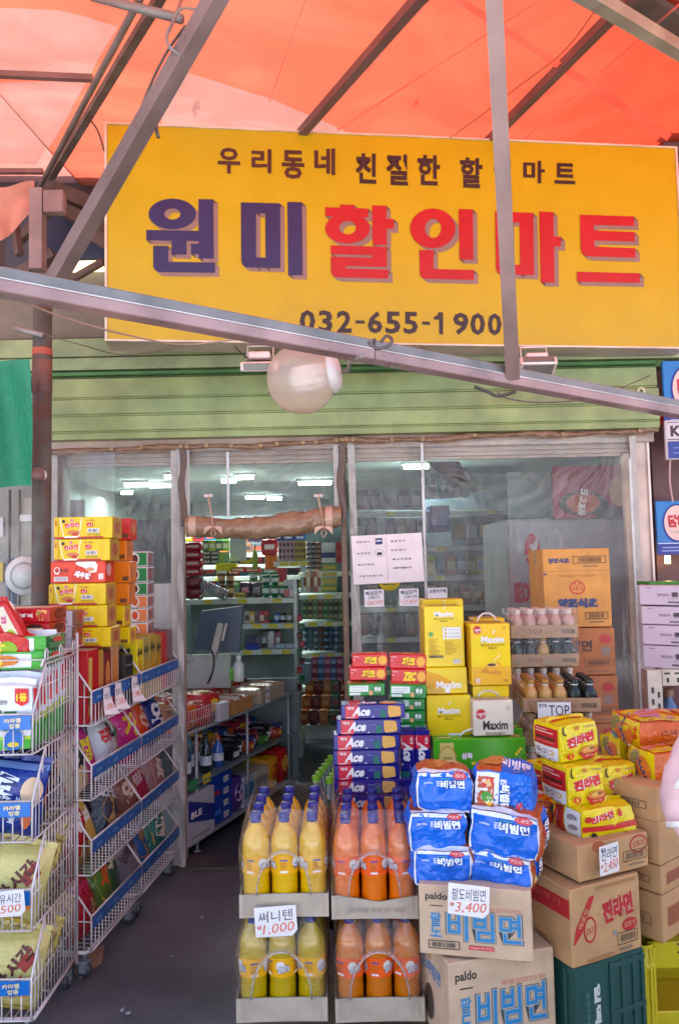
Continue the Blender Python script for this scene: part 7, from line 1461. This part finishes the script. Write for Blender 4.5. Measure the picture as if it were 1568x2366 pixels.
def mkbag(label, cat, loc, rz, w, d, h, m, deco, group, tilt=0, roll_=0, cr=.007, n=9, k=.35, name='snack_bag', pillow=False):
    f = puff(w, d, h, k, cr, rng.random() * 90, 12, pillow); b = B(); soft(b, f, m, n); F_ = softfaces(b, f, w, d, h, 5)
    if deco: deco(F_)
    b.grid(lambda u, v: f((2 * u - 1, .06 * math.sin(u * 14), 1)) + Vector((0, .004 * math.sin(u * 20), .018 * v)), 14, 2, m)
    o = b.build(name); o.location = loc; o.rotation_euler = (R(tilt), R(roll_), rz); return tag(o, label, cat, group)
# rack one
for i, y in enumerate((.015, .075, .135, .195, .255)):
    mkbag('white and green cake bag, %s in the row on the first rack basket' % ['front one', 'second', 'third', 'fourth', 'rearmost'][i], 'cake bag', rl(R1, 0, .475, y, .925), 0, .245, .055, .205 + (.012 * i), M('dcdfe4', 'g'), d_cust, 'white and green cake bags on the street rack', tilt=-3, cr=.005, n=10, k=.2)
for i, (y, z) in enumerate(((.17, 1.165), (.19, 1.215))):
    mkbag('long white and green cake pack lying %s on top of the street rack' % ['lower', 'upper'][i], 'cake pack', rl(R1, 0, .40, y - .06, z - .03 + .035), 0, .40, .18, .052, M('dcdfe0', 'g'), d_cust2, 'white and green cake packs lying on the street rack', cr=.004, n=10, k=.12)
for i, y in enumerate((.02, .10, .18, .26)):
    mkbag(['blue snack bag with slanting white letters in the second basket of the street rack', 'dark blue snack bag standing behind the white lettered one', 'dark red snack bag, third in the second basket', 'dark red snack bag at the rear of the second basket'][i], 'snack bag', rl(R1, 0, .50 - .02 * i, y, .655), 0, .2, .11, .23, M(('1c3488', '1c2444', '5a1c24', '6a1c20')[i], 'g'), d_tie, 'snack bags in the second basket of the street rack', tilt=-8, roll_=8, cr=.01, pillow=True)
mkbag('navy snack bag at the left picture edge in the second basket', 'snack bag', rl(R1, 0, .36, .02, .655), 0, .16, .07, .23, M('16224c', 'g'), d_tie, 'snack bags in the second basket of the street rack', tilt=-8, roll_=14)
for ti, zt5 in ((2, .385), (3, .115)):
    for i, y in enumerate((.02, .11, .2, .29)):
        mkbag('cream sweets bag with brown letters, %s in the %s basket of the street rack' % (['front one', 'second', 'third', 'rearmost'][i], ['third', 'lowest'][ti - 2]), 'sweets bag', rl(R1, 0, .50 - .015 * i, y, zt5), 0, .19, .12, .235, M(('ccc078', 'b8a45c', 'b09a54', 'a8964c')[i], 'gvvv'[i]), d_crm, 'cream sweets bags in the street rack', tilt=-8, roll_=12 + rng.uniform(-5, 5), cr=.010, pillow=True)
    mkbag(['green and brown bag at the left edge of the third basket', 'brown bag at the left edge of the lowest basket'][ti - 2], 'snack bag', rl(R1, 0, .35, .03, zt5), 0, .16, .08, .22, M(('3c6428', '7a4c34')[ti - 2], 'g'), lambda F: F['f'].ell(.6, .5, .3, .25, M(('6a9a34', 'c87a2c')[ti - 2], 'p')), None, tilt=-10, roll_=10)
# the two racks facing the doorway
def d_gen(t, c1, c2, rot=60):
    def de(F):
        q = F['f']; k = rng.randrange(4)
        if k == 0: q.poly([(.0, .4), (1, .62), (1, .92), (0, .78)], M(c1, 'p')); q.txt(t * 2, .5, .68, .8, .22, M(c2, 'p'), .06, rot=12)
        elif k == 1: q.poly([(.15, .3), (.5, .2), (.9, .35), (.85, .85), (.4, .92), (.1, .7)], M(c1, 'p')); q.txt(t, .5, .6, .5, .4, M(c2, 'p'), .06, rot=-15)
        elif k == 2: q.rect(.08, .04, .92, .36, M('a07848', 'v')); q.txt(t, .35, .68, .42, .34, M(c2, 'p'), .07, rot=10); q.txt(t, .7, .6, .34, .28, M(c1, 'p'), .07, rot=30)
        else: q.ell(.5, .5, .4, .24, M('b08a58', 'v'), 14, rot=20); q.txt(t * 2, .5, .8, .8, .2, M(c2, 'p'), .05, rot=-6); q.rect(.2, .1, .8, .2, M(c1, 'p'))
        F['t'].rect(.1, .2, .9, .8, M(c1, 'p')); F['l'].ell(.5, .5, .3, .3, M(c1, 'p'))
    return de
T2 = [(R2, .0, 'nearer'), (R3, .0, 'farther')]
spec = {0: {1: [('d8b890', 'c81c28', '1c1c1c', '맛', 'tan bag with red ring'), ('c83a88', 'b02870', 'e8d020', '짱', 'magenta bag with yellow letters'), ('c8ccd0', '2a4a9a', 'c82a30', '쫀', 'silver white bag with blue and red'), ('d0c8c0', '4a8a30', '2a2a2a', '꽈', 'white and green bag')],
            2: [('a81c20', 'c8241c', 'e8d8c8', '강', 'red topped bag of puffed corn'), ('d8b050', 'a8141c', 'e8e0d0', '콘', 'golden popcorn bag'), ('3a3c44', '5a5a60', 'c8c8c8', '봉', 'dark see-through bag'), ('54444a', '8a3a40', 'c8b8a8', '쌀', 'dark plum bag')],
            3: [('a82030', 'e0d8d0', 'c81c50', '떡', 'red and white bag'), ('b01c1c', 'd0301c', 'd8d8d0', '라', 'glossy red bag'), ('5a7a30', 'c8a838', 'c85a20', '채', 'green and orange bag'), ('3c5a3c', '8a9a48', 'd8d0a8', '나', 'leaf green bag')]},
        1: {1: [('c8287c', '9a1c60', 'e0c020', '가', 'pink bag with yellow letters'), ('d84a1c', 'e06a30', 'e8b8a0', '홍', 'shiny orange red bag'), ('1c2c6c', 'c8901c', 'e0e0e0', '오', 'navy and gold bag')],
            2: [('8a5a4c', 'a87a60', 'd8c0a8', '오', 'brown see-through bag'), ('a82c48', '8a1c34', 'c8a8a8', '말', 'crimson bag'), ('9a7068', 'b88a78', 'd8c8b8', '젤', 'pinkish brown bag')],
            3: [('8a8088', 'a89aa0', '5a4a50', '멸', 'grey see-through sweets bag'), ('2a6ab0', '9ab8d0', 'd0e0f0', '사', 'light blue sweets bag'), ('2a7a6a', 'c8b040', 'd8d8c0', '귤', 'teal and yellow bag')]}}
for ri, (o0, _, nm) in enumerate(T2):
    for ti, L_ in spec[ri].items():
        n = len(L_); ww = (L2 - .03) / n
        for i, (c, c1, c2, t, lb) in enumerate(L_):
            z = TZS[ti] - .115; mkbag('%s in the %s basket of the %s doorway rack' % (lb, ['top', 'second', 'third', 'lowest'][ti], nm), 'snack bag', rl(o0, A2, .015 + ww * (i + .5), .03 + .02 * (i % 2), z), A2 + rng.uniform(-.1, .1), ww * 1.28, .125, .245 + rng.uniform(-.01, .02), M(c, 'g'), d_gen(t, c1, c2, rng.choice((50, 35, 70))), 'snack bags in the doorway racks', tilt=-14, roll_=rng.uniform(-16, 16), cr=.010, pillow=True)
            mkbag('rear bag behind the %s, %s basket, %s doorway rack' % (lb.split(' bag')[0] + ' one', ['top', 'second', 'third', 'lowest'][ti], nm), 'snack bag', rl(o0, A2, .015 + ww * (i + .5), .15, z + .01), A2, ww * 1.15, .11, .23, M(c1, 'v' if i % 2 else 'g'), None, 'rear snack bags in the doorway racks', tilt=-10, roll_=rng.uniform(-10, 10), cr=.010, n=8, pillow=True)
def bx2(label, o0, x, y, z, w, d, h, m, deco, cat='snack box', grp='snack boxes in the top baskets of the doorway racks', name='snack_box'):
    b = B(); b.box(-w / 2, w / 2, 0, d, 0, h, m, .002)
    if deco: deco(faces(b, w, d, h))
    o = b.build(name); o.location = rl(o0, A2, x, y, z); o.rotation_euler = (0, 0, A2); return tag(o, label, cat, grp)
zt6 = TZS[0] - .122
def dst(F):
    l = F['l']; t = F['t']
    for k in range(4): t.rect(.1 + .22 * k, 0, .2 + .22 * k, 1, WH)
    F['f'].rect(.1, .1, .4, .9, M('c8a050', 'p')); F['l'].rect(0, .0, 1, .9, M('b01820', 'p')); F['l'].rect(.2, .3, .8, .7, M('d8a850', 'p'))
def dbr(F): f = F['f']; f.ell(.5, .6, .3, .25, M('c87a3c', 'p')); f.ell(.4, .25, .3, .16, M('b01c28', 'p')); F['l'].rect(.1, .1, .9, .9, M('c88a50', 'p'))
def dbk(F): F['f'].txt('누룽지', .5, .3, .6, .12, M('8a8078', 'p'), .03); F['f'].rect(.1, .8, .9, .82, GREY)
bx2('tall red box with striped lid at the near end of the nearer doorway rack', R2, .06, .02, zt6, .10, .25, .27, M('b0141c', 'p', .3), dst)
bx2('yellow and red box beside the tall red one in the doorway rack', R2, .145, .03, zt6, .06, .2, .26, M('b8862c', 'p'), dbr)
bx2('dark red box third in the top basket of the nearer doorway rack', R2, .215, .03, zt6, .07, .2, .25, M('7a1c20', 'p'), dbr)
bx2('peach coloured box with food picture in the nearer doorway rack', R2, .29, .03, zt6, .075, .2, .28, M('b8825c', 'p'), dbr)
bx2('black box at the far end of the nearer doorway rack', R2, .385, .01, zt6, .09, .16, .21, M('2c2826', 'p', .35), dbk)
def dye(F): f = F['f']; f.txt('옥수수', .5, .78, .8, .16, BK, .05); f.ell(.5, .45, .3, .22, M('c8941c', 'p')); f.rect(.0, .0, 1, .12, M('c0a030', 'p')); F['l'].txt('콘칩', .5, .8, .7, .14, BK, .06); F['l'].rect(.1, .1, .9, .6, M('d8b020', 'p'))
for i, (c, lb) in enumerate((('e0c818', 'bright yellow box at the near end of the farther doorway rack'), ('a89850', 'dull yellow box second in the farther doorway rack'), ('b09438', 'ochre box third in the farther doorway rack'), ('a88a30', 'mustard box fourth in the farther doorway rack'), ('c01c24', 'red edged box fifth in the farther doorway rack'), ('7a5a58', 'brownish box at the far end of the farther doorway rack'))):
    bx2(lb, R3, .045 + .078 * i, .02, zt6, .072, .2, .26 + .006 * (i % 3), M(c, 'p', .35), dye if i < 4 else None)
# curled price papers on the nearer rack's top strip
for i, (x, a1, a2) in enumerate(((.10, '과자', '1,000'), (.21, '쌀과자', '2,500'), (.38, '스낵', '1,980'))):
    b = B(); w, h = .06, .1
    g = lambda u, v: Vector(((u - .5) * w, -.008 - .035 * (1 - v) ** 2 * (.3 + u), -h * (1 - v)))
    b.grid(g, 6, 8, M('ddd4d2', 'p', .6)); q = Face(b, lambda u, v, l: g(u, v) + Vector((0, -l, 0)), w, h, .0006); q.txt(a1, .5, .66, .8, .24, M(NVY, 'p'), .0, rot=8); q.txt(a2, .5, .28, .8, .22, M(RDP, 'p'), .0, rot=8)
    o = b.build('price_card'); o.location = rl(R2, A2, x, -.008, TZS[0] - .0); o.rotation_euler = (0, R(6), A2); tag(o, 'curled price paper on the nearer doorway rack, %s from its near end' % ORD[i], 'price card', 'curled price papers on the doorway rack')
card('large white price card on the third basket of the street rack', -40, 2057, 60, 2118, 2.44, [('약과유시간', .5, .68, .86, .36, NVY, .0, 2, .1), ('3,500', .55, .26, .7, .34, RDP, -.003, 4, .25)], 0, -3)

# ---- boxes on top of the racks
def cho(F):
    f = F['f']; f.txt('오리온초코파이', .54, .5, .5, .30, M('f0e0d0', 'p'), .06); f.txt('情', .90, .52, .14, .74, M('e0b860', 'p'), .05); F['t'].rect(.02, .02, .98, .98, M('d8a890', 'p')); F['t'].ell(.6, .5, .2, .3, M('e8d0a8', 'p')); F['r'].ell(.6, .5, .32, .4, M('6a1c1c', 'p')); F['r'].ell(.6, .5, .24, .3, M('8a2020', 'p'))
def cho2(F):
    f = F['f']; f.ell(.82, .5, .13, .42, M('3a1410', 'p')); f.rect(.71, .34, .93, .62, M('e0c078', 'p')); f.rect(.71, .43, .93, .53, WH); f.rect(.4, .64, .64, .7, M('e0a0a0', 'p')); f.rect(.45, .36, .6, .46, M('d88a80', 'p')); F['r'].ell(.6, .5, .32, .4, M('6a1c1c', 'p')); F['t'].rect(.02, .02, .98, .98, M('b01c20', 'p'))
RC = M('b4101c', 'p', .28)
for i, (yt, yb) in enumerate(((1407, 1440), (1441, 1471), (1472, 1503), (1504, 1536))):
    pxbox('pie_box', 'red chocolate pie box, %s of the front pile on the street rack' % ['topmost', 'second', 'third', 'lowest'][i], 'pie box', -70, 115 - 2 * i, yb, yt, 2.74, .17, 0, RC, cho if i == 0 else cho2, 'red pie boxes on the street rack')
def sca(F):
    f = F['f']; f.rect(0, 0, 1, 1, M('d0c8cc', 'p'))
    for k in range(6): f.ell(.98, .1 + .16 * k, .06, .09, M('8a5c48', 'p')); f.h -= f.d
    f.bars(.5, .12, .8, .5, M('7a7478', 'p'), None, 8); F['r'].ell(.4, .5, .2, .34, M('a02828', 'p')); F['r'].ell(.75, .5, .25, .4, M('b87a48', 'p'))
for i, (yt, yb) in enumerate(((1412, 1447), (1448, 1476), (1477, 1502), (1503, 1530))):
    pxbox('biscuit_box', 'white and brown biscuit box, %s of the pile behind the red pie boxes' % ['topmost', 'second', 'third', 'lowest'][i], 'biscuit box', 96, 173 - i, yb, yt, 2.95, .17, 0, M('8a5c48', 'p'), sca, 'white and brown biscuit boxes behind the pie boxes')
mkbag('red and cream snack bag lying slanted on the pie boxes', 'snack bag', P(52, 1512, 2.62), 0, .07, .05, .19, M('c01820', 'g'), lambda F: (F['f'].rect(.25, .05, .8, .95, M('d8ccb0', 'g')), F['f'].txt('초코', .5, .7, .4, .1, M('c82a80', 'p'), .05, rot=70), F['f'].ell(.5, .4, .2, .1, M('8ab820', 'p'))), None, roll_=-28, cr=.006)
mkbag('crumpled red bag at the left edge on top of the street rack', 'snack bag', P(5, 1515, 2.6), 0, .16, .1, .075, M('c01c18', 'g'), lambda F: (F['f'].ell(.6, .4, .2, .3, M('8ab020', 'p')), F['f'].rect(.1, .4, .4, .6, WH)), None, roll_=14, cr=.014)
def ram(code, base='57 022'):
    def de(F):
        f = F['f']; f.poly([(.08, .98), (.16, .03), (.42, .03), (.48, .98)], M('f0ecd8', 'p')); f.poly([(.095, .98), (.17, .06), (.41, .06), (.465, .98)], YLW); f.rect(.0, .0, .84, .09, M('b8281c', 'p')); f.poly([(.17, .10), (.175, .04), (.40, .04), (.41, .10)], WH)
        f.txt('진라면', .30, .62, .25, .24, RE, .05, rot=6, out=WH, ow=.05); f.ell(.33, .28, .11, .12, M('c87838', 'p')); f.ell(.36, .2, .06, .08, M('b83020', 'p')); f.ell(.16, .8, .03, .08, BK); f.ell(.3, .85, .03, .07, M('d8708a', 'p'))
        f.txt('진!', .61, .64, .12, .2, RE, .06, out=WH, ow=.04); f.txt('맛도 국물도', .62, .83, .16, .08, M('a8501c', 'p'), .02); f.bars(.57, .27, .77, .46, BK, WH, 14); f.txt(base, .68, .17, .22, .1, M('6a5418', 'p'), .0); f.rect(.86, .1, .865, .95, M('c8a010', 'p')); f.rect(.0, .1, .07, .96, M('d8b010', 'p')); f.rect(.02, .6, .05, .85, M('b85a18', 'p'))
        F['r'].rect(.0, .0, 1, .95, M('b88a34', 'p')); F['r'].ell(.5, .5, .3, .3, M('a85838', 'p'))
    return de
YLW = M('ddb800', 'p', .3)
def sae(F):
    f = F['f']; f.poly([(.38, .02), (.46, .98), (.84, .98), (.86, .8), (.76, .02)], M('c8301c', 'p')); f.poly([(.46, .98), (.47, .85), (.62, .7), (.72, .45), (.84, .5), (.86, .8), (.82, .98)], M('e8e0dc', 'p')); f.txt('새우탕', .58, .36, .30, .30, WH, .06, rot=-12, out=M('8a1c10', 'p')); f.ell(.72, .62, .08, .1, M('d8885c', 'p')); f.ell(.12, .58, .055, .17, WH); f.ell(.12, .6, .04, .12, M('c0201c', 'p')); f.txt('농심', .24, .6, .15, .2, M('6a2018', 'p'), .02); f.bars(.07, .1, .32, .3, BK, WH, 16); f.rect(.88, .15, .97, .42, M('e8c8c0', 'p'))
    F['r'].ell(.35, .6, .25, .3, M('d8a098', 'p'))
SR = M('d83a1c', 'p', .3); GG_ = 'cup noodle boxes in the front tower at the left'
for i, (x0, x1, yb, yt, m, de, lb) in enumerate(((126, 261, 1244, 1194, YLW, ram(0), 'yellow cup noodle box at the very top of the left tower'), (126, 255, 1296, 1245, YLW, ram(0), 'yellow cup noodle box just above the red one in the left tower'), (117, 244, 1347, 1297, SR, sae, 'red cup noodle box between the yellow ones in the left tower'), (114, 246, 1398, 1348, YLW, ram(0), 'yellow cup noodle box just under the red one in the left tower'),
        (112, 248, 1449, 1399, YLW, ram(0, '57 020'), 'yellow cup noodle box second from the bottom of the left tower'), (116, 257, 1496, 1450, YLW, ram(0, '57 020'), 'yellow cup noodle box at the bottom of the left tower'))):
    pxbox('cup_noodle_box', lb, 'cup noodle box', x0, x1, yb, yt, 3.05, .13, rng.uniform(-1, 1), m, de, GG_)
OR_ = M('dc7410', 'p', .3)
for x0, x1, yb, yt, m, lb in ((268, 301, 1248, 1198, M('c82418', 'p'), 'red cup noodle box at the top of the second tower'), (262, 292, 1296, 1249, OR_, 'plain orange cup noodle box, second of the second tower'), (272, 301, 1347, 1297, OR_, 'orange cup noodle box with dark print in the second tower'), (258, 298, 1398, 1348, OR_, 'plain orange cup noodle box, fourth of the second tower'), (255, 287, 1449, 1399, YLW, 'yellow cup noodle box, fifth of the second tower'), (258, 300, 1490, 1450, YLW, 'yellow cup noodle box at the foot of the second tower')):
    pxbox('cup_noodle_box', lb, 'cup noodle box', x0 - 40, x1, yb, yt, 3.3, .11, 0, m, lambda F: (F['r'].ell(.5, .5, .3, .3, M('c87a48', 'p')), F['f'].rect(.75, .1, .95, .3, M('6a3a18', 'p'))), 'cup noodle boxes in the second tower')
for i, (yb, yt) in enumerate(((1309, 1274), (1345, 1310), (1375, 1346), (1405, 1376), (1438, 1406), (1478, 1439))):
    g = i < 3; pxbox('soup_box', '%s and white soup box, %s from the top in the small rear tower' % (('green' if g else 'orange'), ORD[i]), 'soup box', 300, 341, yb, yt, 3.62, .18, 4, M('cfc8c4', 'p'), (lambda g: lambda F: (F['f'].rect(.35, .08, .95, .92, M('1c7a38' if g else 'd8783c', 'p')), F['f'].ell(.3, .5, .25, .4, M('e0dcd8', 'p')), F['f'].ell(.3, .5, .17, .3, M('5a2a1c' if g else 'c84820', 'p')), F['r'].rect(.05, .08, .95, .92, M('6a6468' if g else 'b88a7c', 'p')), F['r'].ell(.35, .5, .22, .35, M('a84a48', 'p')), F['r'].ell(.75, .5, .18, .35, M('8a8280', 'p'))))(g), 'small soup boxes in the rear tower')
# folded cardboard on the ground
b = B(); pl = [P(x, y, 1) for x, y in ()]; g_ = [onz(x, y, .006) for x, y in ((172, 2245), (205, 2200), (242, 2185), (236, 2225), (185, 2262))]; b.add(g_ + [p + Vector((0, 0, .004)) for p in g_], [(0, 1, 2, 3, 4), (9, 8, 7, 6, 5)] + [(i, (i + 1) % 5, (i + 1) % 5 + 5, i + 5) for i in range(5)], M('9a7458', 'c')); tag(b.build('cardboard_scrap'), 'scrap of brown cardboard on the ground by the rack wheel', 'cardboard')

# ================================================================ person at the right edge
per = thing('person', 'person in a pale pink jacket with white stripes, cut by the right picture edge', 'person', (1.035, 1.72, 0), 0); per.scale = (.88, .88, .88)
def skin(name, verts, edges, radii, m, parent, sub=2, root=0):
    me = bpy.data.meshes.new(name); me.from_pydata(verts, edges, []); me.materials.append(m); o = bpy.data.objects.new(name, me); COL.objects.link(o)
    sk = o.modifiers.new('s', 'SKIN'); 
    for i, r_ in enumerate(radii): me.skin_vertices[0].data[i].radius = (r_, r_) if not isinstance(r_, tuple) else r_
    for i in range(len(verts)): me.skin_vertices[0].data[i].use_root = (i == root)
    sk.use_smooth_shade = True; sk.branch_smoothing = .6; s = o.modifiers.new('d', 'SUBSURF'); s.levels = sub; s.render_levels = sub
    dg = bpy.context.evaluated_depsgraph_get(); me2 = bpy.data.meshes.new_from_object(o.evaluated_get(dg)); o.modifiers.clear(); o.data = me2
    for p in me2.polygons: p.use_smooth = True
    o.parent = parent; return o
SKN = M('c89478', 's', .5)
V = [(0, 0, .98), (0, 0, 1.12), (0, -.01, 1.28), (0, 0, 1.42), (0, .0, 1.50), (0, -.02, 1.58), (0, -.02, 1.68), (-.09, 0, .93), (-.1, -.01, .5), (-.1, .02, .09), (-.1, -.12, .04), (.09, 0, .93), (.1, -.01, .5), (.1, .02, .09), (.1, -.12, .04), (-.17, 0, 1.40), (-.30, .05, 1.10), (-.13, -.14, 1.0), (-.07, -.19, .99), (.17, 0, 1.40), (.29, .05, 1.1), (.16, -.17, 1.02), (.09, -.21, 1.0)]
E = [(0, 1), (1, 2), (2, 3), (3, 4), (4, 5), (5, 6), (0, 7), (7, 8), (8, 9), (9, 10), (0, 11), (11, 12), (12, 13), (13, 14), (3, 15), (15, 16), (16, 17), (17, 18), (3, 19), (19, 20), (20, 21), (21, 22)]
rr = [(.14, .1), (.12, .09), (.15, .1), (.12, .08), .05, (.075, .09), (.07, .085), .09, .06, .035, .03, .09, .06, .035, .03, .06, .045, .028, .025, .06, .045, .028, .025]
skin('body', V, E, rr, SKN, per)
for sx in (-1, 1):
    for k in range(5):
        c = Vector((-.07 if sx < 0 else .09, -.19, .99)); dx = (k - 1.5) * .012; l = (.05, .058, .056, .045, .03)[k]
        if k < 4: pts = [c + Vector((dx, -.01, -.002)), c + Vector((dx * 1.2 + .01, -.01 - l * .6, -.012)), c + Vector((dx * 1.2 + .015, -.01 - l, -.035))]
        else: pts = [c + Vector((.02 * -sx, 0, .01)), c + Vector((.03 * -sx, -.02, .012)), c + Vector((.03 * -sx, -.045, .0))]
        b = B(); b.tube(pts, [.0085, .008, .0065], SKN, 8); b.build('finger', per)
PNK = M('dcb4b4', 'c', .7)
JV = [(0, 0, .92), (0, 0, 1.1), (0, -.01, 1.28), (0, 0, 1.42), (0, 0, 1.48), (-.18, 0, 1.41), (-.25, .03, 1.25), (-.33, .06, 1.08), (-.31, .02, 1.02), (-.2, -.09, 1.0), (-.12, -.15, 1.0), (.18, 0, 1.41), (.25, .03, 1.25), (.32, .06, 1.08), (.22, -.09, 1.02), (.14, -.17, 1.02)]
JE = [(0, 1), (1, 2), (2, 3), (3, 4), (3, 5), (5, 6), (6, 7), (7, 8), (8, 9), (9, 10), (3, 11), (11, 12), (12, 13), (13, 14), (14, 15)]
jk = skin('jacket', JV, JE, [(.19, .15), (.18, .14), (.19, .14), (.14, .1), .07, .075, .068, .062, .058, .052, .04, .075, .068, .062, .052, .04], PNK, per)
TV = [(0, 0, .96), (-.09, 0, .9), (-.1, -.01, .5), (-.1, .02, .1), (.09, 0, .9), (.1, -.01, .5), (.1, .02, .1)]
skin('trousers', TV, [(0, 1), (1, 2), (2, 3), (0, 4), (4, 5), (5, 6)], [(.15, .12), .11, .08, .06, .11, .08, .06], M('3a3c48', 'c'), per)
b = B(); b.lathe([(.0, .12), (.06, .11), (.098, .06), (.108, 0), (.1, -.06), (.09, -.1)], M('1c1614', 's', .5), (0, .01, 1.67), 20, a0=-.5, a1=math.pi + .5); b.build('hair', per)
for x in (-.032, .032): b = B(); b.lathe([(0, -.011), (.008, -.008), (.012, 0), (.008, .008), (0, .011)], M('e8e0dc', 's', .2), (x, -.105, 1.66), 10, (0, 1, 0)); b.lathe([(0, .012), (.005, .0105)], BK, (x, -.105, 1.66), 8, (0, -1, 0)); b.build('eye', per)
b = B(); b.tube([(0, -.11, 1.655), (0, -.128, 1.625), (0, -.112, 1.615)], [.008, .013, .01], SKN, 8); b.build('nose', per)
b = B(); b.tube([(-.024, -.103, 1.588), (0, -.112, 1.586), (.024, -.103, 1.588)], [.003, .006, .003], M('a85a54', 's'), 8); b.build('mouth', per)
for s in (-1, 1): b = B(); b.tube([(-.1 * s, .0, 1.19 - .55), (-.1 * s, .0, .7)], .001, BK, 4) if 0 else b.box(-.1 * s - .045, -.1 * s + .045, -.2, .07, 0, .08, M('d8d4d0', 's'), .02); b.build('shoe', per)

for v in jk.data.vertices:
    c = v.co; k = noise.noise(c * 16) * .5 + abs(noise.noise(Vector((c.x * 22, c.y * 22, c.z * 9 + c.x * 12)))) ; v.co = c + v.normal * (.017 * k - .003)
b = B(); A_, C_ = Vector((-.315, -.03, 1.25)), Vector((-.385, -.0, 1.08)); b.tube([Vector((-.262, -.035, 1.33)), Vector((-.315, -.028, 1.22)), Vector((-.362, -.01, 1.13))], .006, WH, 8, rb=.003); b.build('white_piping', per); b = B(); b.tube([Vector((-.385, .0, 1.04)), Vector((-.36, -.045, 1.055)), Vector((-.31, -.06, 1.06))], .008, WH, 8, rb=.003); b.build('white_piping', per)

for i, (x, y, w, lb) in enumerate(((295, 4060 / 1.7315, .012, 'small white paper scrap on the asphalt near the bottom'), (288, 2335, .010, 'tiny pale wrapper scrap on the asphalt'), (470, 2120, .012, 'small crumpled scrap on the asphalt before the doorway'), (395, 2210, .008, 'tiny grey scrap on the asphalt between rack and drinks'))):
    p = onz(x, y, .004); b = B(); f = puff(w * 1.6, w, .006, .3, .003, i + 4, 90); soft(b, f, M('8e8e90', 'p'), 5); o = b.build('paper_scrap'); o.location = p; o.rotation_euler = (0, 0, i * 1.3); tag(o, lb, 'litter')
